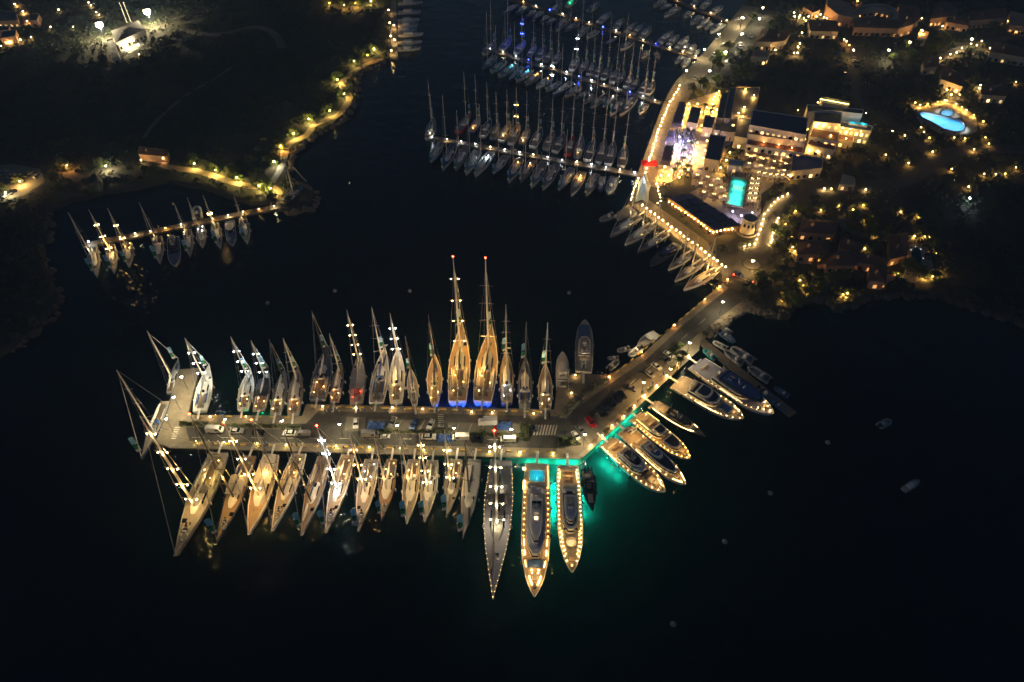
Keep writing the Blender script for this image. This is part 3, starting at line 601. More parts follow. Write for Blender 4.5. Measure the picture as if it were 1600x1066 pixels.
def motor(name, label, stern, bow, wpx, tiers, f=None, hull=M_WHITE, deck=M_TEAK, dots=(), strips=(), extras=(), lights=(), style='motor', under=None, group=None, gang=True, cat='motor yacht', radar=None, platform=True):
    A, L, Bm, rz, dr = place(stern, bow, wpx, 2.0)
    f = f or max(1.1, min(3.2, L * .062)); root = thing(name, label, cat, (A.x, A.y, 0), rz, group)
    hm, dm = hull_meshes(style, L, Bm, f, 24, .16); obj('hull', hm, hull, root); obj('deck', dm, deck, root)
    hy = lambda t: interp(t, HULLS[style]) * Bm / 2
    rub = MB(); v = []
    for i in range(25):
        t = i / 24; v.append((t * L * .985, max(.05, hy(t)) * 1.005 + .03, fbrd(t, f) * .78))
    for s in (1, -1):
        for a, b in zip(v, v[1:]): rub.tube((a[0], s * a[1], a[2]), (b[0], s * b[1], b[2]), .07, n=4)
    rub.build('rubbing_strake', M_RUBBER, root)
    if platform:
        w = hy(0) * .94; MB().box(-L * .035 - .4, .15, -w, w, .35, .6).build('swim_platform', deck, root)
    def outline(t0, t1, inset, grow=0.0, n=12, x0=0.0):
        pts = []; tr = t0 + (t1 - t0) * .6
        for i in range(n + 1):
            t = t0 + (t1 - t0) * i / n; y = max(.25, hy(t) - inset)
            if t > tr: y *= math.sqrt(max(0, 1 - .86 * ((t - tr) / (t1 - tr)) ** 2.4))
            pts.append((t * L + (grow if i == n else -grow if i == 0 else 0), y + grow))
        return [(x, -y) for x, y in pts] + [(x, y) for x, y in pts[::-1]]
    for k, (t0, t1, inset, z0, h, roof, wall) in enumerate(tiers):
        zb = fbrd((t0 + t1) / 2, f) + z0 - .12
        tier = MB().poly(outline(t0, t1, inset), zb, zb + h, .22).build('deckhouse', wall, root)
        MB().poly(offset(outline(t0, t1, inset, .0), .08), zb + h * .4, zb + h * .84).build('window', M_GLASS, tier)
        g = MB(); o1 = outline(t0 + .01, t1 - .004, inset, .05); g.poly(o1, zb + h * .42, zb + h * .82, .15); g.build('window', M_GLASS, tier)
        rfo = MB().poly(outline(t0, t1 - .015, inset + .1, .18), zb + h, zb + h + .16, .1).build('roof', wall, tier)
        last = k == len(tiers) - 1
        MB().poly(offset(outline(t0 + .015, t1 - .035, inset + .35), .12), zb + h + .16, zb + h + .22).build('roof_panel', roof, root)
        if (t1 - t0) * L > 6:
            ln = (t1 - t0) * L; zt = zb + h + .22
            if last:
                for sd in (1, -1): MB().box(t0 * L + ln * .12, t0 * L + ln * .12 + 1.8, sd * .9 - .4, sd * .9 + .4, zt, zt + .3, .05, .05).build('sunbed', M_CUSHION, root)
                MB().box(t0 * L + ln * .5, t0 * L + ln * .5 + .5, -.7, .7, zt, zt + .8, .1, .06).build('helm_console', M_WHITE, root); MB().tube((t0 * L + ln * .38, 0, zt), (t0 * L + ln * .34, 0, zt + 2.4), .14, .06).build('antenna_mast', M_WHITE, root)
                MB().box(t0 * L + ln * .4, t0 * L + ln * .4 + .5, -1.0, 1.0, zt, zt + .45, .04, .04).build('helm_seat', M_CLOTHG, root)
            else: MB().box(t0 * L + .4, t0 * L + 1.2, -(hy(t0) - inset) * .7, (hy(t0) - inset) * .7, zt, zt + .45, .04, .04).build('sofa', M_CUSHION, root)
    for (t0, t1, inset, n, c, s, dz) in dots:
        me = MB()
        for i in range(n):
            t = t0 + (t1 - t0) * i / max(1, n - 1)
            for sd in (1, -1): me.octa((t * L, sd * max(0.05, hy(t) - inset), fbrd(t, f) + dz), s)
        me.build('deck_lights', GL[c], root)['kind'] = 'stuff'
    for (t0, t1, inset, c, w, dz, sides) in strips:
        for sd in sides:
            me = MB(); n = 10; pr = None
            for i in range(n + 1):
                t = t0 + (t1 - t0) * i / n; q = (t * L, sd * max(.05, hy(t) - inset), fbrd(t, f) + dz)
                if pr: me.tube(pr, q, w, n=4)
                pr = q
            me.build('light_strip', GS[c], root)
    for ex in extras:
        kd = ex[0]; t = ex[1]; z = fbrd(t, f) - .1 + (ex[-1] if kd in ('tub', 'pad', 'tender', 'table', 'sofa', 'pool', 'cover', 'bar', 'screen', 'lampbox') else 0)
        if kd == 'pad': MB().box(t * L, ex[2] * L, -ex[3], ex[3], z, z + .4, .08, .08).build('sunpad', ex[4], root)
        if kd == 'cover': MB().box(t * L, ex[2] * L, -ex[3], ex[3], z, z + .3, .2, .3).build('canvas_cover', ex[4], root)
        if kd == 'sofa':
            MB().add([], []).box(t * L, t * L + .8, -ex[2], ex[2], z, z + .5, .04, .04).build('sofa', M_CUSHION, root); MB().box(t * L + 1.3, t * L + 2.2, -ex[2] * .5, ex[2] * .5, z + .4, z + .5).box(t * L + 1.6, t * L + 1.9, -.1, .1, z, z + .4).build('table', M_WOOD, root)
        if kd == 'tub':
            MB().lathe([(ex[2], 0), (ex[2], .6), (ex[2] * .82, .6), (ex[2] * .8, .3), (.05, .28)], 14, (t * L, 0, z)).build('hot_tub', M_WHITE, root)
        if kd == 'dish':
            for s in (1, -1): MB().lathe([(.5, 0), (.75, .35), (.75, .8), (.5, 1.2), (.1, 1.35)], 10, (t * L, s * ex[2], fbrd(t, f) + ex[3])).build('radar_dome', M_WHITE, root)
        if kd == 'radar':
            zz = fbrd(t, f) + ex[2]; MB().add([], []).box(t * L - .5, t * L + .3, -ex[3], -ex[3] + .3, zz, zz + 1.5, .15, .02).box(t * L - .5, t * L + .3, ex[3] - .3, ex[3], zz, zz + 1.5, .15, .02).box(t * L - .4, t * L + .4, -ex[3], ex[3], zz + 1.5, zz + 1.75).build('radar_arch', M_WHITE if len(ex) < 5 else ex[4], root)
            MB().tube((t * L, 0, zz + 1.7), (t * L, 0, zz + 4.2), .12, .05).build('antenna_mast', M_WHITE, root)
        if kd == 'tender': inflatable(root, (t * L, ex[2], z + .1), ex[3], ex[4], M_WHITE)
        if kd == 'pool':
            MB().box(t * L, ex[2] * L, -ex[3], ex[3], z, z + .3).build('pool_surround', M_WHITE, root)
            MB().box(t * L + .3, ex[2] * L - .3, -ex[3] + .3, ex[3] - .3, z + .3, z + .34).build('pool_water', mat('pool_turquoise', (.06, .55, .6), .15, var=.1), root)
        if kd == 'bar': MB().box(t * L, t * L + ex[2], -ex[3], ex[3], z, z + 1.0, .05, .05).build('bar', M_WOOD, root)
        if kd == 'screen': MB().box(t * L, t * L + .35, -ex[2], ex[2], z, z + .9, .12, .1).build('windscreen', M_GLASS, root)
        if kd == 'lampbox': MB().box(t * L, t * L + ex[2], ex[3] - ex[4], ex[3] + ex[4], z, z + .22).build('light_panel', GS['warm'], root)
        if kd == 'anchor':
            MB().box(t * L - .8, t * L + .6, -.5, .5, z, z + .45, .2, .1).build('windlass', M_STEEL, root)
            MB().box(t * L - 3.0, t * L - 1.6, -.8, .8, z, z + .5, .1, .1).build('bow_seat', M_CUSHION, root)
    for (t, y, z, c, p) in lights: point(root, (t * L, y, fbrd(t, f) + z), c, p)
    for s in (1, -1):
        for t in (.15, .35, .55): obj('fender', FEND, M_NAVY, root, (L * t, s * (hy(t) + .28), f * .5), scale=(1.3, 1.3, 1.3))
    if gang: obj('passerelle', PASS, None, root, (-.5, 0, f * .75), scale=(1.2, 1.3, 1))
    if under:
        c, p = under[:2]
        for s in (1, 0, -1): obj('underwater_lamp', BULB_S, GS[c], root, (-L * .035 - .45, s * Bm * .3, -.5)); point(root, (-L * .035 - 1.6, s * Bm * .32, -1.7), c, p * .3, .3)
        if len(under) > 2:
            for s in under[2]:
                for t in (.12, .24, .38): obj('underwater_lamp', BULB_S, GS[c], root, (L * t, s * (hy(t) + .05), -.5)); point(root, (L * t, s * (hy(t) + 1.1), -1.3), c, p * (.95 if s < 0 else .4), .3)
    return root

# ---------------------------------------------------------------- yachts along the far face of the main quay
z1 = ZN(160, 400, 3.8075); z2 = ZN(460, 380, 3.553); z3 = ZN(640, 380, 3.553); z4 = ZN(160, 560, 3.33); z5 = ZN(380, 640, 4.44); z6 = ZN(620, 640, 3.44); z7 = ZN(860, 580, 3.8075); z8 = ZN(860, 420, 3.8075)
GA = 'sailing yachts on the far face of the main quay'
sail('sailing_yacht', 'grey sailing yacht on the outer side of the quay stub, bow furthest out', (264, 613), (278, 558), 15, (268, 594), (232, 517), 'cruiser', M_GREY, M_GREYDECK, nsp=2, group=GA, banner=.8, gang=False)
sail('sailing_yacht', 'dark hulled sailing yacht alongside the quay stub, stern gantry, long pale mast', (258, 627), (220, 718), 24, (236, 673), (185, 578), 'racer', M_NAVY, M_TEAKG, nsp=3, group=GA, banner=1.0, gang=False, house=M_GREY)
sail('sailing_yacht', 'white decked sailing yacht with floodlit spreaders beside the quay stub and red light', (312, 642), (327, 569), 29, (318, 597), (281, 528), 'racer', M_WHITE, M_WHITEDECK, nsp=3, lamps='cool', power=130, glowc='neut', glowp=1300, group=GA, banner=.7)
sail('sailing_yacht', 'blue-white lit sailing yacht beside the yacht with the dark awning', (379, 639), (391, 575), 26, (383, 594), (354, 526), 'cruiser', M_WHITE, M_WHITEDECK, nsp=3, lamps='cool', power=60, glowc='neut', glowp=350, cockpit='gold', group=GA, banner=.8)
sail('sailing_yacht', 'sailing yacht with dark awning, amber cockpit and green underwater lamps', (404, 644), (420, 574), 28, (412, 594), (382, 532), 'racer', M_BLACK, M_GREYDECK, nsp=3, lamps='cool', power=40, cockpit='orange', under='green', awning=(.26, .66, M_CLOTHD), group=GA, banner=.9)
sail('sailing_yacht', 'dim grey sailing yacht next to the one with green underwater lamps', (430, 648), (445, 575), 24, (434, 590), (409, 529), 'cruiser', M_GREY, M_GREYDECK, cockpit='gold', mast=M_CARBON, group=GA, banner=.8)
sail('sailing_yacht', 'grey sailing yacht with amber hatches, last before the quay steps outward', (458, 649), (466, 572), 26, (459, 594), (436, 529), 'cruiser', M_GREY, M_TEAKG, cockpit='orange', glowc='warm', glowp=120, group=GA, banner=.8)
sail('sailing_yacht', 'broad blue-grey sailing yacht with orange lamp at its companionway and dark mast', (496, 625), (512, 541), 33, (507, 560), (476, 485), 'racer', M_GREY, mat('blue_grey_deck', (.15, .17, .22), .6, var=.2, scale=2), cockpit='orange', mast=M_CARBON, group=GA, banner=.9)
sail('sailing_yacht', 'small sailing yacht with amber saloon between the broad blue-grey yacht and red-cockpit yacht', (522, 630), (533, 563), 23, (529, 581), (512, 521), 'cruiser', M_NAVY, M_TEAKG, cockpit='orange', group=GA, banner=.8)
sail('sailing_yacht', 'grey sailing yacht with red cockpit and four gold spreader lights', (557, 632), (562, 548), 27, (556, 567), (539, 484), 'racer', M_GREY, M_GREYDECK, nsp=4, lamps='warm', power=55, cockpit='red', cover=M_CLOTHG, group=GA, awning=(.2, .55, M_CLOTHG))
sail('sailing_yacht', 'grey teak sailing yacht flying a large white flag from its mast', (588, 630), (602, 541), 30, (594, 567), (577, 480), 'racer', M_WHITE, M_TEAKG, nsp=3, glowc='neut', glowp=300, group=GA, banner=.8, bow_cloth=True, cover=M_CLOTHB)
sail('sailing_yacht', 'brilliantly lit white sailing yacht with cold spreader lights and yellow stern', (619, 630), (622, 542), 28, (618, 558), (606, 489), 'cruiser', M_WHITE, M_WHITEDECK, nsp=3, lamps='cool', power=170, cockpit='gold', glowc='warm', glowp=1500, group=GA)
sail('sailing_yacht', 'narrow little sailing yacht with blue sail cover beside the brilliantly lit white yacht', (648, 633), (641, 573), 19, (642, 580), (634, 525), 'classic', M_WHITE, M_TEAKG, cover=M_CLOTHB, mast=M_WOOD, glowc='neut', glowp=140, group=GA, banner=.7)
sail('sailing_yacht', 'amber decked classic yacht with dark boom cover, blue underwater light astern', (679, 632), (679, 553), 27, (678, 575), (669, 491), 'classic', M_WHITE, M_TEAK, cover=M_CLOTHD, mast=M_CARBON, glowc='gold', glowp=1200, cockpit='gold', under='blue', group=GA, banner=.9)
sail('sailing_yacht', 'large golden decked superyacht with four pairs of gold mast lights and red masthead', (715, 629), (722, 504), 37, (718, 549), (704, 402), 'racer', M_WHITE, M_TEAK, cover=M_CLOTHD, nsp=4, lamps='gold', power=500, red=True, glowc='gold', glowp=3300, cockpit='warm', under='blue', group=GA, banner=1.1, frac=[.13, .36, .58, .8])
sail('sailing_yacht', 'large amber decked superyacht with unlit spreaders and red masthead light', (754, 629), (769, 508), 38, (760, 549), (750, 404), 'racer', M_WHITE, M_TEAK, cover=M_CLOTHD, nsp=4, red=True, glowc='gold', glowp=4600, cockpit='warm', under='blue', group=GA, banner=1.1)
sail('sailing_yacht', 'tan decked sailing yacht moored beside the two golden superyachts', (792, 630), (791, 545), 25, (791, 567), (790, 476), 'cruiser', M_GREY, M_TEAK, nsp=4, glowc='warm', glowp=500, cockpit='cool', group=GA, banner=.9, bow_cloth=True)
sail('sailing_yacht', 'dark grey sailing yacht with black mast between two tan decked yachts', (820, 639), (821, 556), 25, (820, 580), (823, 502), 'cruiser', M_GREY, M_GREYDECK, mast=M_CARBON, group=GA, banner=1.0)
sail('sailing_yacht', 'tan decked sailing yacht with pale mast beside the small white motor yacht', (852, 641), (852, 566), 25, (851, 577), (856, 504), 'cruiser', M_WHITE, M_TEAK, nsp=3, glowc='warm', glowp=420, cockpit='warm', group=GA, banner=.9)
motor('motor_yacht', 'small white flybridge motor yacht moored at the end of the sailing yacht row', (879, 607), (879, 548), 21, [(.22, .66, .7, 0, 1.5, M_WHITE, M_WHITE), (.3, .52, 1.2, 1.7, .9, M_WHITEDECK, M_WHITE)], deck=M_WHITEDECK, extras=[('radar', .26, 2.8, 1.2), ('sofa', .06, 1.3, 0.0)])
motor('motor_yacht', 'white trimmed motor yacht with broad blue foredeck lying apart by the service corner', (912, 580), (914, 500), 28, [(.28, .62, 1.2, 0, 1.7, M_GREYDECK, M_WHITE)], deck=M_TEAKG, extras=[('cover', .6, .9, 2.2, M_BLUEHULL, .05), ('tender', .06, 0, 0, .9, .1), ('sofa', .2, 1.6, 0.0), ('screen', .6, 2.2, .1)], lights=[(.25, 0, 1.8, 'neut', 30)])
# ---------------------------------------------------------------- yachts along the near face
GB = 'sailing yachts on the near face of the main quay'
TW = dict(group=GB)
sail('sailing_yacht', 'long sailing yacht at the quay end, five bright spreader pairs up its mast', (343, 709), (273, 873), 42, (297, 792), (231, 650), 'racer', M_GREY, M_TEAKG, nsp=5, lamps='warm', power=420, glowc='lime', glowp=1500, cockpit='gold', tender=1.2, frac=[.1, .28, .46, .64, .83], cover=M_CLOTHG, **TW)
sail('sailing_yacht', 'sailing yacht with golden foredeck, dark mast and red masthead light reaching the quay stub', (391, 713), (338, 852), 34, (357, 778), (305, 648), 'racer', M_NAVY, M_TEAKD, nsp=4, mast=M_CARBON, red=True, glowc='gold', glowp=2000, cover=M_CLOTHD, tender=.9, banner=1.1, awning=(.28, .5, M_CLOTHG), **TW)
sail('sailing_yacht', 'sailing yacht with pale canvas roof aft and four warm mast lights', (425, 712), (388, 838), 36, (403, 777), (362, 661), 'cruiser', M_WHITE, M_TEAK, nsp=4, lamps='warm', power=230, red=True, glowc='gold', glowp=1500, awning=(.04, .42, M_CLOTHW), frac=[.14, .34, .55, .78], **TW)
sail('sailing_yacht', 'golden decked sailing yacht with black mast and yellow stern lamp', (468, 709), (424, 832), 31, (444, 775), (408, 657), 'racer', M_WHITE, M_TEAKG, nsp=3, mast=M_CARBON, red=True, glowc='gold', glowp=1900, tender=.8, cover=M_CLOTHD, cockpit='gold', **TW)
sail('sailing_yacht', 'teak decked sailing yacht with black mast and dark cockpit, blue banner at bow', (507, 714), (470, 839), 30, (485, 784), (452, 668), 'racer', M_GREY, M_TEAKD, nsp=3, mast=M_CARBON, glowc='warm', glowp=450, cover=M_CLOTHD, banner=1.0, **TW)
sail('sailing_yacht', 'teak decked sailing yacht under a brilliant blue-white lit mast with red tip', (544, 711), (508, 835), 30, (524, 766), (498, 666), 'racer', M_WHITE, M_TEAK, nsp=4, lamps='cool', power=420, red=True, glowc='warm', glowp=1500, tender=.9, cockpit='warm', banner=1.0, frac=[.12, .36, .6, .8], **TW)
sail('sailing_yacht', 'tan decked sailing yacht with dark tender amidships and three warm mast lights', (581, 718), (559, 832), 31, (571, 770), (556, 669), 'racer', M_WHITE, M_TEAKG, nsp=3, lamps='orange', power=140, glowc='warm', glowp=1300, tender=1.0, banner=1.0, cockpit='cool', cover=M_CLOTHG, bow_cloth=True, **TW)
sail('sailing_yacht', 'short tan sailing yacht with unlit pale mast between two lit yachts', (612, 717), (596, 815), 28, (602, 766), (588, 683), 'cruiser', M_NAVY, M_TEAKD, nsp=3, glowc='warm', glowp=500, cockpit='gold', tender=.7, banner=.9, **TW)
sail('sailing_yacht', 'sailing yacht whose teak deck is outlined by a bright coachroof, green banner at bow', (647, 718), (635, 820), 29, (641, 768), (627, 670), 'cruiser', M_WHITE, M_TEAKG, nsp=3, glowc='gold', glowp=900, cockpit='gold', banner=1.1, **TW)
sail('sailing_yacht', 'grey decked sailing yacht with four warm lamps on a slender mast', (676, 719), (663, 817), 28, (669, 771), (660, 677), 'cruiser', M_WHITE, M_GREYDECK, nsp=4, lamps='warm', power=90, glowc='neut', glowp=500, banner=1.0, frac=[.2, .4, .62, .82], **TW)
sail('sailing_yacht', 'sailing yacht with bright amber cockpit and three lit spreaders, beside the covered dark yacht', (713, 717), (698, 809), 29, (703, 766), (696, 672), 'racer', M_GREY, M_TEAKG, nsp=3, lamps='warm', power=130, glowc='warm', glowp=350, cockpit='gold', banner=1.1, **TW)
sail('sailing_yacht', 'dark unlit sailing yacht under a pale blue awning', (742, 718), (723, 846), 33, (733, 775), (727, 692), 'racer', M_BLACK, M_GREYDECK, nsp=2, mast=M_CARBON, awning=(.1, .52, M_CLOTHW), banner=1.2, cover=M_CLOTHD, **TW)
sail('sailing_yacht', 'largest sailing superyacht, lamp-dotted rail, five spreader pairs of warm lights, red flag aloft', (783, 722), (770, 943), 50, (777, 822), (777, 674), 'racer', M_GREY, mat('lilac_grey_deck', (.3, .3, .4), .6, var=.2, scale=2), house=M_GREYDECK, nsp=5, lamps='neut', power=420, glowc='neut', glowp=300, dots=26, cover=M_CLOTHD, frac=[.08, .27, .46, .66, .86], awning=(.08, .3, M_CLOTHG), flag=mat('red_flag', (.7, .02, .02), .8, var=.1, trans=.3), red=True, **TW)
WALL = mat('superstructure_white', (.6, .6, .62), .35, var=.06); ROOFB = mat('lilac_grey_roof', (.42, .43, .55), .45, var=.12, scale=.6)
motor('motor_yacht', 'largest white motor superyacht with turquoise stern pool and glowing foredeck', (839, 728), (835, 938), 45,
      [(.2, .74, 1.5, 0, 2.2, ROOFB, WALL), (.26, .66, 2.6, 2.4, 1.9, ROOFB, WALL)], deck=M_TEAK, f=3.0,
      extras=[('pool', .06, .16, 2.6, .2), ('tub', .36, 1.5, 4.4), ('dish', .3, 2.2, 4.4), ('radar', .4, 4.3, 1.4, M_BLACK), ('pad', .75, .8, 2.3, M_BLUEHULL, .1), ('lampbox', .04, .9, -4.2, .5, .3), ('lampbox', .15, 3.2, -4.0, .35, .3), ('lampbox', .49, .9, 0, .45, 4.4), ('anchor', .93, .1), ('sofa', .85, 1.5, .1)],
      strips=[(.6, .65, .85, 'warm', .14, .1, (1, -1)), (.68, .72, .85, 'warm', .14, .1, (1, -1)), (.755, .8, .85, 'warm', .14, .1, (1, -1)), (.86, .92, 1.2, 'warm', .2, .1, (1, -1)), (.02, .2, .5, 'gold', .07, .3, (1,))],
      dots=[(.2, .58, .7, 10, 'gold', .1, .2), (.82, .84, 2.2, 2, 'warm', .16, .2)], lights=[(.7, 4, 1.2, 'warm', 150), (.7, -4, 1.2, 'warm', 150), (.9, 2, 1.6, 'warm', 160), (.9, -2, 1.6, 'warm', 160), (.8, 0, 1.5, 'warm', 110), (.1, 0, 2.5, 'cyan', 180), (.18, -3, 1.6, 'warm', 110)], under=('aqua', 2200, (1,)))
motor('motor_yacht', 'motor superyacht edged with a double row of warm deck lamps beside the black speedboat', (887, 730), (894, 898), 40,
      [(.24, .66, 1.5, 0, 2.0, M_CLOTHD, M_WHITE), (.36, .6, 2.2, 2.2, 1.6, ROOFB, M_WHITE)], deck=M_TEAKG, f=2.5,
      extras=[('sofa', .1, 2.0, .1), ('sofa', .04, 2.4, .1), ('tub', .74, 1.6, .1), ('pad', .7, .72, 1.6, M_CUSHION, .1), ('radar', .34, 3.9, 1.6), ('dish', .3, 1.6, 2.0), ('anchor', .95, .1), ('screen', .62, 2.2, .2)],
      dots=[(.04, .9, .6, 22, 'warm', .12, .12), (.64, .84, 1.1, 7, 'gold', .1, .1)], strips=[(.06, .14, 1.0, 'warm', .09, .3, (1, -1)), (.66, .68, 1.2, 'warm', .08, .1, (1, -1))],
      lights=[(.12, 0, 2.2, 'gold', 130), (.75, 0, 1.8, 'warm', 130), (.42, 0, 2.4, 'gold', 100), (.92, 0, 1.8, 'gold', 70), (.6, 4.2, 1.5, 'warm', 50), (.6, -4.2, 1.5, 'warm', 50)], under=('aqua', 4600, (1, -1)))
sp = motor('speedboat', 'slim black speedboat with four outboard motors beside the lamp-edged superyacht', (917, 733), (926, 797), 21, [(.34, .55, .9, 0, 1.0, M_CLOTHD, M_BLACK)], f=1.1, hull=M_BLACK, deck=mat('dark_deck', (.05, .05, .055), .6), style='fast', cat='speedboat', gang=False, platform=False,
           extras=[('pad', .6, .8, .8, M_CUSHION, .1), ('pad', .1, .2, 1.0, M_CLOTHG, .1)])
for k in range(4): MB().box(-1.1, .1, -1.9 + k * 1.1, -1.35 + k * 1.1, .5, 1.75, .15, .08).build('outboard_motor', M_BLACK, sp)
# ---------------------------------------------------------------- motor yachts along the lit promenade leg
motor('motor_yacht', 'motor yacht with amber aft deck moored closest to the quay corner, tender astern', (951, 690), (1040, 769), 32, [(.24, .64, 1.3, 0, 1.9, M_WHITE, M_WHITE), (.3, .58, 1.7, 2.0, .7, M_GLASS, M_WHITE)], deck=M_TEAK,
      extras=[('sofa', .06, 2.0, .1), ('pad', .72, .8, 1.2, M_CUSHION, .1), ('pad', .3, .5, 1.1, M_CLOTHD, 2.9), ('anchor', .93, .1), ('screen', .64, 1.8, .2)], strips=[(.0, .3, .3, 'warm', .07, .1, (-1,)), (.8, .9, 1.1, 'warm', .09, .1, (1,))], dots=[(.1, .92, .6, 12, 'warm', .1, .1)],
      lights=[(.1, 0, 2.2, 'warm', 210), (.8, 0, 1.8, 'warm', 110), (.9, 0, 1.6, 'warm', 70), (.2, -3, 1.4, 'warm', 60)], under=('aqua', 1900, (-1,)))
motor('motor_yacht', 'motor yacht with long blue-black roof and amber stern garage, second from quay corner', (978, 672), (1072, 757), 28, [(.3, .84, 1.1, 0, 1.7, mat('blue_black_roof', (.03, .035, .06), .3, var=.2), M_WHITE), (.36, .6, 1.7, 1.8, .7, M_BLUEHULL, M_WHITE)], deck=M_TEAK,
      extras=[('tender', .06, 0, R(90), .8, .1), ('sofa', .2, 1.6, .1), ('anchor', .94, .1)], strips=[(.3, .7, .35, 'warm', .06, .1, (-1,)), (.86, .96, .5, 'warm', .1, .1, (1, -1))], dots=[(.2, .95, .5, 9, 'warm', .1, .1)], lights=[(.12, 0, 2.0, 'warm', 260), (.24, 0, 2.2, 'warm', 150), (.92, 0, 1.6, 'warm', 80)], under=('aqua', 2200))
motor('motor_yacht', 'motor yacht with gold dotted side decks and bow, dark hardtop', (997, 650), (1079, 716), 29, [(.1, .5, 1.2, 0, 1.8, M_TEAKG, M_WHITE), (.56, .8, 1.3, 0, 1.5, M_CLOTHD, M_WHITE), (.34, .52, 1.8, 1.9, .7, M_NAVY, M_WHITE)], deck=M_TEAK,
      extras=[('sofa', .12, 1.5, 2.0), ('sofa', .24, 1.5, 2.0), ('anchor', .93, .1)], dots=[(.05, .96, .45, 15, 'gold', .12, .12)], strips=[(.06, .3, .9, 'gold', .06, 2.0, (1, -1))], lights=[(.2, 0, 3.8, 'gold', 130), (.88, 0, 1.8, 'gold', 130), (.5, -3, 1.6, 'gold', 80), (.04, 0, 1.6, 'gold', 70)], under=('aqua', 2200))
motor('motor_yacht', 'long dark hulled motor yacht outlined by one continuous warm light strip', (1023, 630), (1104, 682), 21, [(.28, .7, .9, 0, 1.3, M_CLOTHD, M_BLACK)], hull=M_BLACK, deck=M_TEAKG, style='fast', f=1.6,
      extras=[('pad', .12, .24, 1.4, M_CUSHION, .1), ('radar', .3, 1.2, 1.3, M_BLACK), ('pad', .73, .82, 1.0, M_CLOTHD, .1)], strips=[(.04, .76, .2, 'warm', .1, .1, (-1,)), (.72, .8, .5, 'warm', .1, .12, (1, -1))], lights=[(.1, -1, 1.6, 'warm', 110), (.4, -3.2, 1.0, 'warm', 40), (.74, 0, 1.3, 'warm', 50)])
motor('motor_yacht', 'white motor yacht with bright stern and lamps along dark sunpads', (1061, 596), (1163, 654), 30, [(.2, .62, 1.2, 0, 1.9, M_CLOTHD, M_WHITE), (.3, .5, 1.7, 2.0, .7, M_NAVY, M_WHITE)], deck=M_TEAKG,
      extras=[('pad', .66, .8, 1.6, M_BLUEHULL, .1), ('radar', .2, 2.0, 1.5), ('anchor', .93, .1)], dots=[(.2, .95, .6, 11, 'warm', .1, .12)], strips=[(.38, .7, .35, 'warm', .09, .1, (-1,)), (.8, .9, .9, 'warm', .06, .1, (1,))], lights=[(.04, 0, 2.2, 'warm', 260), (.85, 0, 1.8, 'warm', 80)])
motor('motor_yacht', 'largest of the promenade motor yachts, blue cover over its foredeck, bow table lamps', (1091, 568), (1209, 648), 32, [(.26, .7, 1.0, 0, 2.0, ROOFB, M_WHITE), (.34, .84, 1.5, 2.1, .7, M_BLUEHULL, M_NAVY)], deck=MATS['lilac_grey_deck'],
      extras=[('sofa', .07, 2.0, .1), ('cover', .36, .56, 1.8, M_CLOTHB, 3.0), ('sofa', .86, 1.2, .1), ('radar', .3, 3.0, 1.5)], dots=[(.24, .84, .4, 12, 'warm', .06, .0), (.84, .95, 1.4, 3, 'warm', .13, .2)], strips=[(.4, .66, .5, 'warm', .05, .1, (-1,))], lights=[(.88, 0, 1.8, 'warm', 90), (.12, 0, 3, 'neut', 60)])
# ---------------------------------------------------------------- tenders and small craft
def dinghy(label, stern, bow, wpx=9, tube=None, cat='inflatable boat', group=None, light=None):
    A, L, Bm, rz, dr = place(stern, bow, wpx, .5); s = L / 4.2
    root = thing('inflatable_boat', label, cat, (A.x, A.y, 0), rz, group); inflatable(root, (0, 0, 0), 0, s, tube)
    if light: point(root, (L * .4, 0, 3), light, 120)
    return root
GD = 'tenders at the dark tender pontoon'
for i, (a, b, c) in enumerate([((1050, 478), (972, 436), M_WHITE), ((1148, 572), (1042, 494), M_GREY), ((1206, 562), (1080, 478), M_GREY), ((1304, 672), (1182, 590), M_GREY), ((1418, 762), (1338, 708), M_BLUEHULL)]):
    dinghy(['white tender with its bow to the pontoon root, beside the green boat', 'grey tender second along the pontoon, against its planks', 'long grey tender outside the second tender', 'long grey tender alone halfway along the pontoon', 'dark blue tender at the outer end of the pontoon'][i], z8(*a), z8(*b), 11, c, group=GD)
dinghy('small turquoise boat between pontoon and the largest promenade motor yacht', z8(985, 542), z8(914, 482), 10, mat('turquoise_tube', (.03, .28, .30), .5))
dinghy('blue tender lying by the rocks, pointing away from the pontoon', z8(1010, 378), z8(1092, 438), 10, M_BLUEHULL)
dinghy('grey tender lying against the rocks above the blue tender', z8(1072, 388), z8(998, 335), 10, M_GREY)
dinghy('blue covered tender half hidden beyond the largest promenade motor yacht', z8(1240, 715), z8(1340, 800), 12, M_BLUEHULL)
dinghy('dark blue tender furthest down the tender pontoon', z8(1330, 790), z8(1400, 850), 10, M_BLUEHULL)
motor('motorboat', 'brightly lit white open motorboat moored to the causeway', z8(636, 372), z8(516, 450), 17, [(.3, .5, .7, 0, .8, M_WHITE, M_WHITE)], f=1.0, deck=M_WHITEDECK, style='fast', cat='motorboat', gang=False, platform=False, extras=[('pad', .55, .8, .6, M_CUSHION, .1)], lights=[(.2, 0, 3.2, 'neut', 160)])
GJ = 'tenders crowded at the service corner'
dinghy('pale tender nosing the causeway beside the bright motorboat', z8(538, 470), z8(470, 520), 11, M_WHITE, group=GJ, light='neut')
dinghy('grey tender outside the pale tender at the causeway', z8(475, 472), z8(400, 490), 9, M_GREY, group=GJ)
dinghy('grey tender tied up past the jet-skis, across the corner', z8(408, 530), z8(342, 532), 10, M_GREY, group=GJ)
dinghy('dark tender with raised bow under the crossing grey tender', z8(345, 600), z8(402, 548), 9, M_GREY, group=GJ)
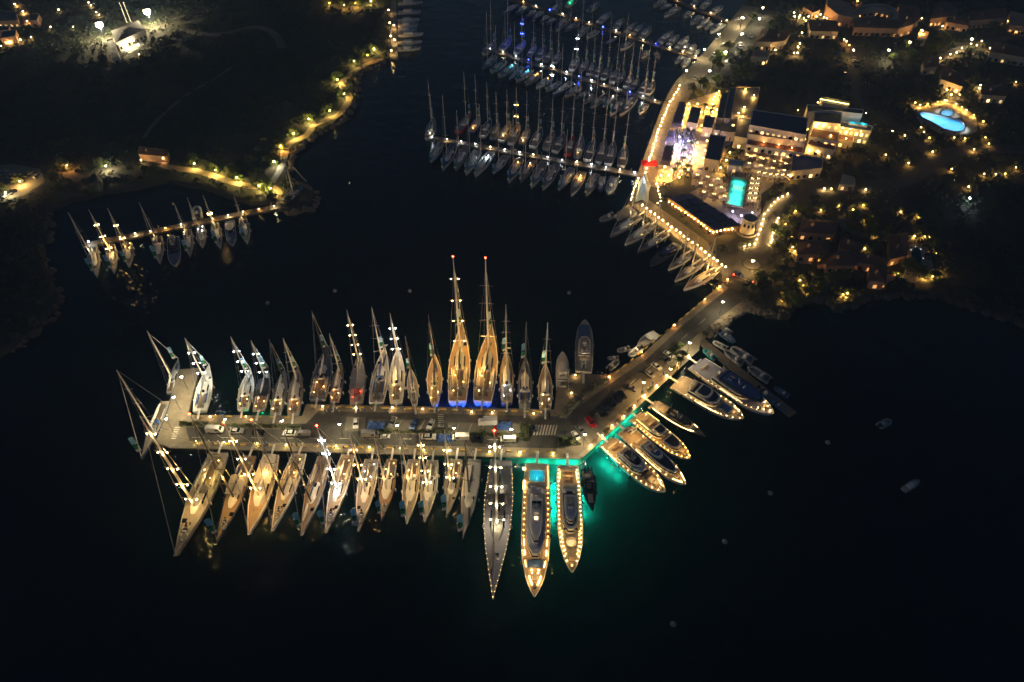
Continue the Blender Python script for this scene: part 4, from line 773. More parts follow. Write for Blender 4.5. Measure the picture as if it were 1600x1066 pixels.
for i, (a, b) in enumerate([((300, 605), (275, 625)), ((325, 608), (300, 630)), ((350, 622), (325, 640))]):
    A, L, Bm, rz, dr = place(z8(*a), z8(*b), 4, .4); r = thing('jet_ski', 'dark jet-ski rafted at the service corner', 'jet-ski', (A.x, A.y, 0), rz, 'jet-skis at the service corner')
    k = 3.2; MB().add([(0, .5, .1), (2.2, .5, .1), (3.2, 0, .35), (2.2, -.5, .1), (0, -.5, .1), (0, .45, .6), (2.1, .42, .7), (3.0, 0, .75), (2.1, -.42, .7), (0, -.45, .6)], [(0, 1, 6, 5), (1, 2, 7, 6), (2, 3, 8, 7), (3, 4, 9, 8), (4, 0, 5, 9), (5, 6, 7, 8, 9)]).build('body', M_NAVY, r)
    MB().box(.3, 1.7, -.2, .2, .6, 1.0, .1, .05).build('seat', M_BLACK, r); MB().box(1.8, 2.1, -.4, .4, .95, 1.1).box(1.85, 2.2, -.1, .1, .65, .98).build('handlebar', M_STEEL, r)
dinghy('pale dinghy adrift at anchor in the dark bay', (1373, 667), (1391, 657), 8, M_GREY)
for (u, v) in [(418, 473), (523, 454), (640, 454), (889, 457), (1204, 770), (1133, 846), (1052, 975), (1294, 691)]:
    p = P(u, v, .4); r = thing('mooring_buoy', 'round white mooring buoy floating on open dark water', 'buoy', (p.x, p.y, 0), group='mooring buoys')
    MB().lathe([(.2, -.5), (.75, -.2), (.85, .2), (.6, .7), (.15, .85)], 12).build('float', M_GREY, r, smooth=True); MB().tube((0, 0, .8), (0, 0, 1.3), .08).build('ring_post', M_STEEL, r)
# ---------------------------------------------------------------- yachts on the headland pontoon
zl = ZN(100, 300, 5.0); GLP = 'boats on the headland pontoon'
for lab, s, b, w, mb, mt, kw in [
    ('outermost sailing yacht on the headland pontoon beside a bluish lamp', (225, 412), (250, 662), 19, (240, 540), (65, 160), dict(nsp=2, banner=.9, glowc='neut', glowp=200)),
    ('golden lit sailing yacht second on the headland pontoon, three mast lights', (365, 412), (386, 632), 19, (355, 485), (197, 138), dict(nsp=3, lamps='warm', power=110, glowc='gold', glowp=500, banner=.9, frac=[.15, .42, .68])),
    ('sailing yacht with amber cockpit third on the headland pontoon', (500, 392), (502, 582), 17, (468, 420), (328, 124), dict(nsp=2, lamps='warm', power=30, cockpit='gold', banner=.8)),
    ('unlit sailing yacht beside the blue motor cruiser, tall bare mast', (735, 345), (742, 556), 18, (735, 420), (585, 82), dict(nsp=2, banner=.9, glowc='warm', glowp=90)),
    ('sailing yacht between the blue motor cruiser and the two-lamp yacht', (968, 290), (978, 500), 16, (965, 370), (840, 82), dict(nsp=2, banner=.8, glowc='warm', glowp=70)),
    ('teak sailing yacht with two small cockpit lights on the headland pontoon', (1065, 262), (1076, 432), 17, (1050, 315), (945, 42), dict(nsp=2, cockpit='cool')),
    ('sailing yacht with two lamps high on its mast beside the blue foredeck boat', (1175, 240), (1216, 436), 17, (1172, 300), (1080, 24), dict(nsp=2, lamps='warm', power=60, banner=.9, glowc='warm', glowp=120, frac=[.5, .52])),
    ('sailing yacht nearest the headland rocks on the pontoon, grey deck', (1395, 200), (1429, 402), 18, (1380, 270), (1312, 0), dict(nsp=2, banner=.8, glowc='warm', glowp=90))]:
    sail('sailing_yacht', lab.replace('nearest', 'berthed next to'), zl(*s), zl(*b), w, zl(*mb), zl(*mt), 'cruiser', M_WHITE, M_TEAKG, group=GLP, gang=False, **kw)
motor('motor_yacht', 'blue decked motor cruiser with dark hardtop among the headland pontoon yachts', zl(848, 345), zl(862, 574), 21, [(.16, .56, .7, 0, 1.5, M_CLOTHD, M_NAVY)], deck=M_BLUEHULL, extras=[('screen', .56, 1.6, .1), ('radar', .15, 1.3, 1.3)], lights=[(.06, 0, 2, 'warm', 60)], gang=False)
motor('motor_yacht', 'small motor cruiser with white cockpit and blue foredeck on the headland pontoon', zl(1288, 215), zl(1309, 410), 17, [(.2, .48, .6, 0, 1.4, M_WHITE, M_WHITE)], deck=M_BLUEHULL, extras=[('screen', .48, 1.2, .1)], lights=[(.08, 0, 2, 'warm', 70)], gang=False)
dinghy('open dinghy on the inner side of the headland pontoon', zl(1045, 212), zl(1035, 124), 11, M_WHITE)
sail('sailing_yacht', 'blue decked sailing yacht lying across the rocky headland point', (441, 319), (480, 284), 17, (457, 303), (444, 243), 'racer', M_NAVY, M_BLUEHULL, nsp=2, gang=False, mast=M_SPAR)
# ---------------------------------------------------------------- the far marina: simpler boats, every one its own object
FH, FD = hull_meshes('cruiser', 14.0, 4.0, 1.2, 12); FR = plan_loft(4.2, 9.6, 1.25, 1.3, .4, 1.15, .6, 6).mesh('coachroof', M_WHITE)
FC = MB().box(.8, 4.0, -1.0, 1.0, 1.12, 1.2).mesh('cockpit_sole', M_TEAKG); FW = [side_window(5, 7.8, 1.32, 1.1, 1.35, 1.65, s).mesh('window', M_GLASS) for s in (1, -1)]
FMAST = MB().tube((0, 0, 0), (0, 0, 1), .16, .08, 6).mesh('mast', M_SPAR); FSP = MB().box(-.15, .15, -1.3, 1.3, -.04, .04).mesh('spreader', M_SPAR)
FBOOM = MB().tube((8.2, 0, 2.6), (2.8, 0, 2.7), .24, .2, 6).mesh('boom', M_CLOTHG)
MH, MD = hull_meshes('motor', 12.0, 4.0, 1.4, 12); MC = plan_loft(2.8, 8.0, 1.35, 1.45, .5, 1.3, 1.3, 6, .82).mesh('cabin', M_WHITE)
MS = MB().add([(7.6, 1.15, 1.7), (7.6, -1.15, 1.7), (6.8, -1.0, 2.7), (6.8, 1.0, 2.7), (7.4, 1.1, 1.7), (7.4, -1.1, 1.7), (6.6, -.95, 2.68), (6.6, .95, 2.68)], [(0, 1, 2, 3), (7, 6, 5, 4), (0, 3, 7, 4), (1, 5, 6, 2), (3, 2, 6, 7), (0, 4, 5, 1)]).mesh('windscreen', M_GLASS)
MP = MB().box(8.2, 10.0, -.8, .8, 1.5, 1.8, .1, .1).mesh('sunpad', M_CUSHION); MK = MB().box(.5, 2.4, -1.3, 1.3, 1.3, 1.7, .1, .1).mesh('stern_seat', M_CUSHION)
FDECKS = [M_GREYDECK, M_TEAKG, M_WHITEDECK, M_GREYDECK, M_BLUEHULL]; FHULLS = [M_WHITE, M_WHITE, M_GREY, M_WHITE, M_NAVY]
def far_sail(label, stern, bow, mtop=None, group=None, k=0, deck=None, hull=None, lit=None, banner=True, mast=True):
    A = P(*stern, 1.0); Bv = P(*bow, 1.0); d = (Bv - A).to_2d(); L = d.length; s = L / 14.0; rz = math.atan2(d.y, d.x); dr = d.normalized()
    S = (s, min(s, 1.35) * 1.05, min(s, 1.4)); r = thing('sailing_yacht', label, 'sailing yacht', (A.x, A.y, 0), rz, group)
    obj('hull', FH, hull or FHULLS[k % 5], r, scale=S); obj('deck', FD, deck or FDECKS[(k * 3) % 5], r, scale=S)
    c = obj('coachroof', FR, None, r, scale=S)
    for w in FW: obj('window', w, None, c)
    obj('cockpit_sole', FC, None, r, scale=S); obj('boom', FBOOM, [M_CLOTHG, M_CLOTHB, M_CLOTHW][k % 3], r, scale=S)
    xm = 8.4 * s
    wb = A.to_2d() + dr * xm; h = max(L * 1.1, min(L * 1.75, rise(wb, mtop[1]) - 1.3)) if mtop else L * (1.22 + .1 * (k % 3))
    m = obj('mast', FMAST, None, r, (xm, 0, 1.3), scale=(1.25, 1.25, h))
    for q in (.4, .68): obj('spreader', FSP, None, r, (xm, 0, 1.3 + h * q))
    MB().tube((L * .97, 0, 1.7), (xm, 0, 1.3 + h * .95), .06, n=4).build('stay', M_STEEL, r)
    if banner: obj('banner', BANNER, None, r, (.93 * L, .1, 2.2), scale=(.72, .72, .72), rz=-rz + R(90 + 20))
    if lit:
        c_, p_, where = lit
        if where == 'mast':
            for q in (.35, .62):
                for sd in (1, -1): obj('spreader_lamp', LAMP_M, GN[c_], r, (xm, sd * .8, 1.2 + h * q))
                point(r, (xm + .8, 0, 1 + h * q), c_, p_)
        else:
            obj('cockpit_lamp', BULB_S, GN[c_], r, (L * .2, 0, 2.2), scale=(1.4, 1.4, 1.4)); point(r, (L * .3, 0, 3.4), c_, p_)
    return r
def far_motor(label, stern, bow, group=None, k=0, hull=None, deck=None, lit=None, wide=1.0):
    A = P(*stern, 1.0); Bv = P(*bow, 1.0); d = (Bv - A).to_2d(); s = d.length / 12.0; S = (s, min(s, 1.3) * wide, min(s, 1.2))
    r = thing('motorboat', label, 'motorboat', (A.x, A.y, 0), math.atan2(d.y, d.x), group)
    for n_, me, m in (('hull', MH, hull), ('deck', MD, deck or (M_WHITEDECK, M_TEAKG, M_BLUEHULL)[k % 3]), ('cabin', MC, None), ('windscreen', MS, None), ('sunpad', MP, None), ('stern_seat', MK, None)): obj(n_, me, m, r, scale=S)
    if lit: point(r, (s * 3, 0, 4), lit[0], lit[1]); obj('deck_lamp', BULB_S, GN[lit[0]], r, (s * 2.4, 0, 2.6 * s))
    return r
far_motor('small grey motorboat anchored alone in the dark bay', (1413, 765), (1437, 750), hull=M_GREY, deck=M_GREYDECK)
zf = ZN(640, 110, 4.0); zg = ZN(640, 0, 5.0); zh = ZN(860, 0, 5.0); zw = ZN(360, 0, 3.9475)
G1 = 'sailing yachts on the red-awning pontoon'
north1 = [((1322, 600), (1350, 470), (1355, 280)), ((1240, 588), (1280, 445), (1280, 290)), ((1180, 575), (1226, 430), (1228, 255)), ((1108, 562), (1156, 430), None), ((1045, 556), (1082, 405), (1075, 390)), ((985, 528), (1026, 412), None), ((908, 508), (970, 398), None), ((852, 490), (906, 388), None), ((768, 478), (828, 365), None), ((700, 472), (748, 350), (738, 170)), ((632, 458), (687, 335), (668, 155)), ((572, 440), (632, 330), (608, 115)), ((520, 425), (558, 330), None), ((455, 412), (510, 310), None), ((385, 392), (442, 290), None), ((302, 388), (386, 268), (345, 10)), ((120, 430), (152, 300), (120, 110))]
special1 = {10: dict(lit=('gold', 330, 'mast'), deck=M_TEAK), 11: dict(deck=M_TEAKG, lit=('warm', 60, 'deck')), 9: dict(deck=M_TEAKG, lit=('warm', 40, 'deck')), 5: dict(hull=M_REDC, deck=mat('red_deck', (.25, .02, .02), .5)), 4: dict(lit=('warm', 40, 'deck')), 15: dict(hull=M_REDC), 14: dict(lit=('orange', 60, 'deck')), 16: dict(lit=('neut', 40, 'deck'))}
for i, (s, b, m) in enumerate(north1):
    ex = {10: ', golden lit mast', 5: ', red deck'}.get(i, '')
    far_sail(f'{ordinal(i)} sailing yacht out from the promenade, far side of the red-awning pontoon{ex}', zf(*s), zf(*b), zf(*m) if m else None, G1, i, **special1.get(i, {}))
south1 = [((1168, 652), (1100, 786), None), ((1082, 640), (1008, 788), None), ((1016, 612), (933, 768), (988, 370)), ((922, 590), (830, 752), (885, 360)), ((842, 575), (757, 742), (800, 380)), ((770, 565), (690, 702), None), ((692, 558), (616, 706), None), ((604, 535), (524, 664), (563, 285)), ((512, 515), (406, 668), None), ((424, 505), (350, 658), (383, 270)), ((352, 480), (286, 634), (308, 250)), ((278, 468), (206, 630), None), ((196, 450), (136, 594), None)]
sp1 = {1: dict(lit=('gold', 700, 'deck'), deck=M_TEAK, banner=False), 8: dict(lit=('cool', 600, 'deck'), deck=M_WHITEDECK), 6: dict(lit=('orange', 40, 'deck')), 5: dict(lit=('orange', 120, 'deck'), deck=M_TEAK)}
for i, (s, b, m) in enumerate(south1):
    ex = {1: ', golden lit deck', 8: ', white lit deck'}.get(i, '')
    far_sail(f'{ordinal(i)} sailing yacht out from the promenade, near side of the red-awning pontoon{ex}', zf(*s), zf(*b), zf(*m) if m else None, G1, i + 2, **sp1.get(i, {}))
far_motor('dark motorboat by the red-awning pontoon, beside the small white motorboat', zf(1205, 670), zf(1190, 765), k=2, hull=M_NAVY)
far_motor('small white motorboat closest to the promenade on the red-awning pontoon', zf(1282, 672), zf(1240, 772), k=0)
# second pontoon
G2 = 'sailing yachts on the blue-mast pontoon'
s2 = [zh(755, 812), zh(660, 768), zh(565, 775), zh(508, 745), zh(420, 758), zh(350, 745), zh(290, 715), zh(230, 680), zh(170, 645)] ; b2 = [zh(694, 887), zh(538, 908), zh(466, 908), zh(412, 858), zh(310, 846), zh(262, 808), zh(190, 770), zh(110, 758), zh(20, 755)]
t2 = [None, zh(628, 520), zh(550, 560), zh(480, 500), zh(430, 360), zh(325, 460), zh(262, 370), zh(208, 370), None]
s2 += [zg(x, y) for x, y in ((1175, 640), (1105, 610), (1020, 570), (950, 545), (890, 530), (830, 505), (745, 480), (670, 440))]; b2 += [zg(x, y) for x, y in ((1062, 712), (985, 690), (902, 668), (828, 642), (770, 642), (692, 608), (630, 572), (568, 546))]
t2 += [None, None, None, None, None, zg(755, 95), None, None]
for i, (s, b, m) in enumerate(zip(s2, b2, t2)):
    lit = {9: ('cool', 120, 'mast'), 11: ('gold', 140, 'deck'), 12: ('cyan', 120, 'deck'), 14: ('cyan', 120, 'deck'), 3: ('neut', 30, 'deck'), 10: ('orange', 50, 'deck')}.get(i)
    far_sail(f'{ordinal(i)} sailing yacht out from the promenade, near side of the blue-mast pontoon', s, b, m, G2, i + 1, lit=lit, banner=i % 3 != 1)
n2 = [(zh(755, 735), zh(812, 640)), (zh(705, 725), zh(762, 630)), (zh(640, 690), zh(690, 610)), (zh(590, 680), zh(640, 585)), (zh(530, 650), zh(580, 555)), (zh(480, 640), zh(530, 545)), (zh(410, 615), zh(465, 525)), (zh(350, 595), zh(405, 505)), (zh(300, 580), zh(350, 490))] + [(zg(a, b), zg(c, d)) for a, b, c, d in ((1340, 560, 1395, 470), (1265, 545, 1320, 455), (1130, 490, 1175, 410), (1060, 480, 1120, 395), (1000, 460, 1060, 370), (930, 450, 990, 360), (830, 415, 905, 330), (715, 390, 800, 290), (585, 420, 672, 330))]
for i, (s, b) in enumerate(n2):
    lit = {15: ('blue', 700, 'mast'), 10: ('cool', 100, 'mast')}.get(i)
    far_sail(f'{ordinal(i)} sailing yacht out from the promenade, far side of the blue-mast pontoon' + (', mast lit blue' if i == 15 else ''), s, b, None, G2, i, lit=lit)
# third pontoon
G3 = 'boats on the upper marina pontoon'
s3 = [((640, 325), (545, 392)), ((510, 300), (430, 350)), ((370, 240), (280, 300)), ((290, 200), (215, 298)), ((215, 180), (112, 250)), ((130, 145), (40, 245))]
for i, (s, b) in enumerate(s3): far_sail(f'{ordinal(i)} sailing yacht out from the promenade, near side of the upper marina pontoon', zh(*s), zh(*b), None, G3, i + 3, banner=False)
s3 = [((1140, 150), (1065, 192)), ((1090, 130), (1018, 178)), ((1040, 95), (962, 166)), ((985, 90), (908, 146)), ((915, 55), (826, 116)), ((850, 40), (716, 122))]
for i, (s, b) in enumerate(s3): far_motor(f'{ordinal(i)} blue motorboat toward the outer end, near side of the upper marina pontoon', zg(*s), zg(*b), G3, 2, M_BLUEHULL, M_BLUEHULL)
s3 = [((1135, 420), (1165, 385)), ((1085, 415), (1130, 355)), ((1040, 395), (1080, 345)), ((990, 375), (1078, 292)), ((925, 350), (998, 282)), ((855, 330), (960, 252)), ((705, 300), (785, 215)), ((650, 270), (735, 195)), ((600, 250), (675, 185)), ((380, 175), (472, 100)), ((510, 220), (572, 150))]
for i, (s, b) in enumerate(s3): far_motor(f'{ordinal(i)} motorboat out from the promenade, far side of the upper marina pontoon', zh(*s), zh(*b), G3, i, deck=M_BLUEHULL if i in (6, 7, 8) else None, lit=('neut', 25) if i in (1, 2) else None)
s3 = [((820, 410), (855, 395 + 55)), ((760, 400), (715, 450)), ((1035, 440), (975, 490)), ((1075, 460), (1030, 525))]
for i, (s, b) in enumerate(s3): far_motor(f'{ordinal(i)} small motorboat between the upper pontoon and the promenade quay', zh(*s), zh(*b), G3, i)
for i, (s, b) in enumerate([((300, -20), (395, -95)), ((130, -60), (225, -130)), ((0, -5), (80, -80))]): far_sail(f'{ordinal(i)} sailing yacht at the top edge on the upper marina pontoon', zh(s[0], s[1] + 110), zh(b[0], b[1] + 110), None, G3, i, banner=False, lit=('green', 260, 'deck') if i == 1 else None)
G4 = 'motorboats on the car-park pontoon'
for i, (s, b) in enumerate([((1350, 190), (1248, 256)), ((1270, 185), (1205, 225)), ((1240, 160), (1142, 218)), ((1180, 130), (1095, 190)), ((1095, 95), (1040, 140)), ((1005, 60), (886, 134)), ((935, 35), (860, 70)), ((890, 5), (805, 58))]):
    far_motor(f'{ordinal(i)} motorboat out from the car park, near side of the top pontoon', zh(*s), zh(*b), G4, i, lit=('neut', 40) if i == 0 else None)
for i, (s, b) in enumerate([((1500, 145), (1418, 168)), ((1255, 105), (1348, 48)), ((1185, 60), (1255, 5)), ((1110, 40), (1180, -15))]):
    far_motor(f'{ordinal(i)} motorboat out from the car park, far side of the top pontoon', zh(*s), zh(*b), G4, i + 1)
G5 = 'motorboats in the row at the headland dock'
for i, y in enumerate([-15, 18, 75, 125, 155, 183, 212, 262, 300]):
    far_motor(f'{ordinal(8 - i)} motorboat up from the outer end of the headland dock', zw(1032, y + (4 if i < 3 else 6)), zw(1150 + (i * 37) % 45, y - 2), G5, i, wide=.9)
# ---------------------------------------------------------------- yachts below the promenade
k8 = ZN(920, 240, 4.44); k7 = ZN(1030, 130, 6.66); k3 = ZN(1160, 120, 5.92); kt = ZN(1160, 0, 6.66); kr = ZN(1360, 0, 6.66); ke = ZN(1160, 260, 4.44); kp = ZN(1360, 120, 5.33); k0 = ZN(0, 0, 3.9475)
GP = 'yachts berthed below the club promenade'
for lab, s, b, w, mb, mt, kw in [
    ('grey sailing yacht below the promenade, by the jetty and white sail tent', (352, 428), (145, 574), 17, (252, 450), (296, 190), dict(hull=M_GREY, deck=M_GREYDECK, glowc='neut', glowp=120)),
    ('second sailing yacht from the jetty below the promenade', (440, 490), (248, 630), 17, (340, 530), (380, 272), dict(deck=M_TEAKG, glowc='neut', glowp=80)),
    ('third sailing yacht from the jetty, beside the blue motor cruiser', (552, 543), (333, 692), 18, (425, 605), (478, 350), dict(deck=M_TEAKG, hull=M_NAVY)),
    ('small sailing yacht with green lamp just beyond the blue motor cruiser', (725, 680), (548, 802), 14, (690, 760), (750, 545), dict(deck=M_GREYDECK)),
    ('grey sailing yacht beside the golden decked yacht at the promenade corner', (800, 738), (594, 882), 16, (690, 790), (790, 580), dict(deck=M_TEAKG, glowc='warm', glowp=60)),
    ('golden decked sailing yacht in the promenade corner by the causeway', (890, 802), (656, 942), 18, (770, 820), (832, 590), dict(deck=M_TEAK, glowc='gold', glowp=1100, cockpit='gold'))]:
    kw2 = dict(hull=M_WHITE); kw2.update(kw); sail('sailing_yacht', lab, k8(*s), k8(*b), w, k8(*mb), k8(*mt), 'cruiser', nsp=2, group=GP, **kw2)
motor('motor_yacht', 'dark motor cruiser with bright blue sunroof below the club promenade', k8(628, 620), k8(422, 768), 19, [(.2, .6, .8, 0, 1.5, M_CLOTHB, M_NAVY)], hull=M_NAVY, deck=mat('dark_blue_deck', (.05, .06, .09), .5), extras=[('screen', .6, 1.4, .1)], gang=False)
dinghy('pale dinghy tied at the tip of the little jetty', k8(180, 425), k8(82, 470), 8, M_GREY)
# ================================================================ BUILDINGS
def roofpts(px, h): return [P(u, v, ZL + h).to_2d() for u, v in px]
def ccw(pts):
    a = sum(pts[i][0] * pts[(i + 1) % len(pts)][1] - pts[(i + 1) % len(pts)][0] * pts[i][1] for i in range(len(pts)))
    return pts if a > 0 else pts[::-1]
def building(name, label, px, h, wall, roof, lit=.5, glowc='warm', parapet=True, hip=0.0, storeys=1, keep=True, cat='building', base=0.0, seams=0, wgap=3.4, walls_win=True, parent_group=None):
    pts = ccw(roofpts(px, h)); c = sum(pts, Vector((0, 0))) / len(pts); zb = ZL + base
    if keep: KEEP.append(offset(pts, -1.0))
    root = thing(name, label, cat, (c.x, c.y, zb), group=parent_group); q = [p - c for p in pts]; hh = h - base
    MB().poly(q, 0, hh - .02).build('wall', wall, root); n = len(q)
    if hip:
        ins = min((q[i] - q[i - 1]).length for i in range(n)) * .42; eav = offset(q, -.5); rid = offset(q, ins)
        vs = [(*p, hh) for p in eav] + [(*p, hh + hip) for p in rid]; fs = [(i, (i + 1) % n, n + (i + 1) % n, n + i) for i in range(n)] + [tuple(range(n, 2 * n)), tuple(range(n))[::-1]]
        rf = MB().add(vs, fs).build('roof', roof, root)
        MB().box(q[0].x * .4 - .4, q[0].x * .4 + .4, q[0].y * .4 - .4, q[0].y * .4 + .4, hh + hip * .4, hh + hip + .9).build('chimney', wall, rf)
    else:
        rf = MB().poly(offset(q, .25), hh - .02, hh + .14).build('roof', roof, root)
        if seams:
            a, b, cc, d = q[:4]
            for i in range(1, seams):
                t = i / seams; p0 = a.lerp(b, t); p1 = d.lerp(cc, t); ribbon('roof_seam', [p0.lerp(p1, .04), p0.lerp(p1, .96)], .22, hh + .14, hh + .3, roof, rf)
        if parapet:
            for i in range(n): ribbon('parapet', [q[i], q[(i + 1) % n]], .35, hh - .02, hh + .55, wall, root)
        else:
            cen = sum(q, Vector((0, 0))) / n
            if hh > 4: MB().box(cen.x - 1, cen.x + 1, cen.y - .7, cen.y + .7, hh + .14, hh + 1.1, .05, .05).build('roof_unit', M_WSTUCCO, rf)
    if walls_win:
        for i in range(n):
            a, b = q[i], q[(i + 1) % n]; e = b - a; nn = Vector((e.y, -e.x)).normalized()
            if nn.y > -.25 or e.length < 3: continue
            k = max(1, int(e.length / wgap)); ang = math.atan2(e.y, e.x)
            for s in range(storeys):
                z0 = hh * s / storeys + .5; z1_ = min(z0 + 1.7, hh * (s + 1) / storeys - .35)
                for j in range(k):
                    p = a + e * ((j + .5) / k); on = random.random() < lit
                    f = MB().box(-.85, .85, -.05, .06, z0 - .1, z1_ + .1).build('window', M_WOOD if not on else M_STUCCO, root, loc=(p.x, p.y, 0), rz=ang)
                    MB().box(-.72, .72, -.08, -.05, z0, z1_).build('pane', random.choice((GW, GW2, GW2))[glowc] if on else M_GLASS, f)
            m = a + e * .5; MB().box(-.6, .6, -.1, .05, 0, 2.2).build('door', M_WOOD, root, loc=(a.lerp(b, .5 + .5 / k).x, a.lerp(b, .5 + .5 / k).y, 0), rz=ang) if k > 1 else None
    return root
def lamp_thing(name, label, u, v, h, c, power, group, head=.35, base=ZL, pole=True, cat='lamp'):
    p = P(u, v, base + h); r = thing(name, label, cat, (p.x, p.y, base), group=group)
    if group: power *= random.uniform(.55, 1.55); head *= random.uniform(.8, 1.25)
    if pole: MB().tube((0, 0, 0), (0, 0, h - head), .09 if h > 3 else .07, .06, 6).build('pole', M_IRON, r)
    MB().lathe([(head * .4, 0), (head, head * .6), (head, head * 1.2), (head * .5, head * 1.9)], 8, (0, 0, h - head)).build('globe', GN[c], r)
    if h > 3: MB().lathe([(head * 1.3, 0), (head * .2, head * .5)], 8, (0, 0, h + head * .92)).build('cap', M_IRON, r)
    if power: point(r, (0, 0, h - head * 1.5 - .12), c, power * 1.8, .2)
    return r
# --- terraces of the club
for px, m in (([(290, 185), (640, 75), (660, 380), (780, 560), (640, 830), (350, 900), (60, 1060), (-40, 1080), (0, 850), (165, 650), (110, 470)], M_STONE), ([(360, 890), (700, 950), (880, 690), (1190, 700), (1190, 1060), (1010, 1190), (720, 1060), (330, 1060)], M_STONE)):
    sheet('terrace', [k7(*p) for p in px], ZL + .07, m); KEEP.append(pts_px([k7(*p) for p in px], ZL))
sheet('terrace', [k8(*p) for p in ((700, 270), (960, 150), (1200, 180), (1195, 410), (1130, 470), (1060, 500))], ZL + .09, M_STONE); KEEP.append(pts_px([k8(*p) for p in ((480, 250), (960, 100), (1240, 180), (1240, 420), (1180, 640), (860, 640))], ZL))
KEEP.append(pts_px([k3(*p) for p in ((-20, 240), (700, 180), (1180, 300), (1180, 600), (760, 760), (720, 1000), (-20, 1066))], ZL))
B = building
B('club_building', 'dark roofed pavilion near the promenade palms end of the club terrace', [k7(*p) for p in ((340, 250), (437, 266), (396, 428), (290, 412))], 4.5, M_STUCCO, M_FLATROOF, lit=.9)
B('club_building', 'small navy roofed bar pavilion with lit yellow front', [k7(*p) for p in ((477, 345), (582, 360), (552, 476), (455, 465))], 5, M_STUCCO, M_SLATE, lit=1, glowc='lime')
B('club_building', 'narrow yellow plaster block beside the navy bar pavilion', [k7(*p) for p in ((585, 425), (645, 432), (630, 500), (568, 492))], 3.5, M_STUCCO, M_STONE, lit=.6)
B('club_building', 'long blue-grey roofed hall in the middle of the club', [k7(*p) for p in ((532, 540), (692, 562), (632, 815), (476, 792))], 6.5, M_STUCCO, M_SLATE, lit=.8, seams=7)
B('club_building', 'ribbed violet-grey roof strip behind the club courtyard', [k7(*p) for p in ((655, 92), (722, 98), (664, 372), (600, 364))], 6, M_STUCCO, M_FLATROOF, lit=.4, seams=0)
B('club_building', 'ribbed blue roof strip beside the big flat club roof', [k7(*p) for p in ((738, 50), (802, 56), (744, 376), (672, 372))], 6.6, M_STUCCO, M_SLATE, lit=.3)
B('club_building', 'big dark flat roof with small warm rooflights behind the club', [k7(*p) for p in ((806, 46), (1046, 50), (1002, 292), (914, 350), (752, 344))], 7, M_STUCCO, M_SLATE, lit=.2)
B('club_building', 'dark flat roofed block linking the club hall to hotel wing', [k7(*p) for p in ((822, 362), (962, 372), (916, 582), (786, 560))], 6.4, M_WSTUCCO, M_SLATE, lit=.4)
B('club_building', 'gridded roof box between club blocks, its yellow light painted gold', [k7(*p) for p in ((655, 448), (798, 462), (786, 522), (645, 508))], 5, M_STUCCO, mat('lattice_painted_lit', (.5, .38, .2), .7, var=.3, scale=3), lit=1)  # yellow light on the lattice is put into its colour
B('club_building', 'white parapet service block beside the pool bar', [k7(*p) for p in ((730, 800), (868, 815), (858, 870), (720, 860))], 4, M_WSTUCCO, M_WSTUCCO, lit=.8)
B('hotel_building', 'main hotel block with long navy roof and white parapet bands', [k3(*p) for p in ((100, 312), (602, 384), (590, 545), (68, 452))], 13, M_WSTUCCO, M_SLATE, lit=.85, storeys=3, seams=0, wgap=2.8)
B('hotel_building', 'red-brown upper balcony tier in front of the navy hotel roof', [k3(*p) for p in ((66, 474), (584, 556), (576, 612), (56, 536))], 9.5, M_WSTUCCO, M_REDTER, lit=.6, glowc='orange', wgap=3)
B('hotel_building', 'lower balcony tier of the hotel with amber lit rooms', [k3(*p) for p in ((56, 562), (570, 634), (552, 712), (38, 632))], 6.5, M_WSTUCCO, M_REDTER, lit=.7, glowc='orange', storeys=2)
B('hotel_building', 'hotel wing with gridded roof panels and white edges', [k3(*p) for p in ((670, 316), (916, 352), (908, 444), (660, 420))], 10, M_WSTUCCO, M_FLATROOF, lit=1, seams=4, storeys=3)
B('hotel_building', 'red-brown roofed lower hotel wing with one amber balcony', [k3(*p) for p in ((650, 482), (900, 520), (878, 606), (620, 560))], 7, M_WSTUCCO, M_REDTER, lit=.5, glowc='orange', storeys=2)
B('hotel_building', 'dark brown lowest wing in front of the hotel', [k3(*p) for p in ((620, 566), (874, 606), (850, 690), (602, 632))], 5, M_WSTUCCO, M_REDTER, lit=.6)
B('hotel_building', 'top terrace of the hotel with bright wall washed in gold', [k3(*p) for p in ((730, 190), (990, 240), (985, 272), (740, 246))], 13, M_STUCCO, M_SLATE, lit=1, glowc='lime')
B('hotel_building', 'blue roofed rear hotel block behind the turquoise plunge pools', [k3(*p) for p in ((600, 262), (1120, 310), (1110, 350), (810, 318), (600, 330))], 11, M_WSTUCCO, M_SLATE, lit=.8)
B('hotel_building', 'bright glazed rooms under the turquoise plunge pools', [k3(*p) for p in ((906, 420), (1200, 460), (1190, 510), (900, 468))], 7.5, M_WSTUCCO, M_FLATROOF, lit=1, glowc='lime', storeys=2, wgap=2.6)
B('hotel_building', 'amber lit ground room at the dark garden end of the hotel', [k3(*p) for p in ((890, 540), (1030, 562), (1026, 610), (884, 584))], 4, M_STUCCO, M_REDTER, lit=1, glowc='orange')
B('hotel_building', 'blue flat roof block beside the gold parasol grid', [k3(*p) for p in ((468, 716), (742, 762), (738, 850), (450, 880))], 5, M_STUCCO, M_BLUEHULL, lit=.7)
B('gate_lodge', 'small pale lodge beside the access road, lit at its door', [k3(*p) for p in ((930, 906), (1036, 940), (1040, 1010), (900, 1000))], 3.2, M_STUCCO, M_STUCCO, lit=.8)
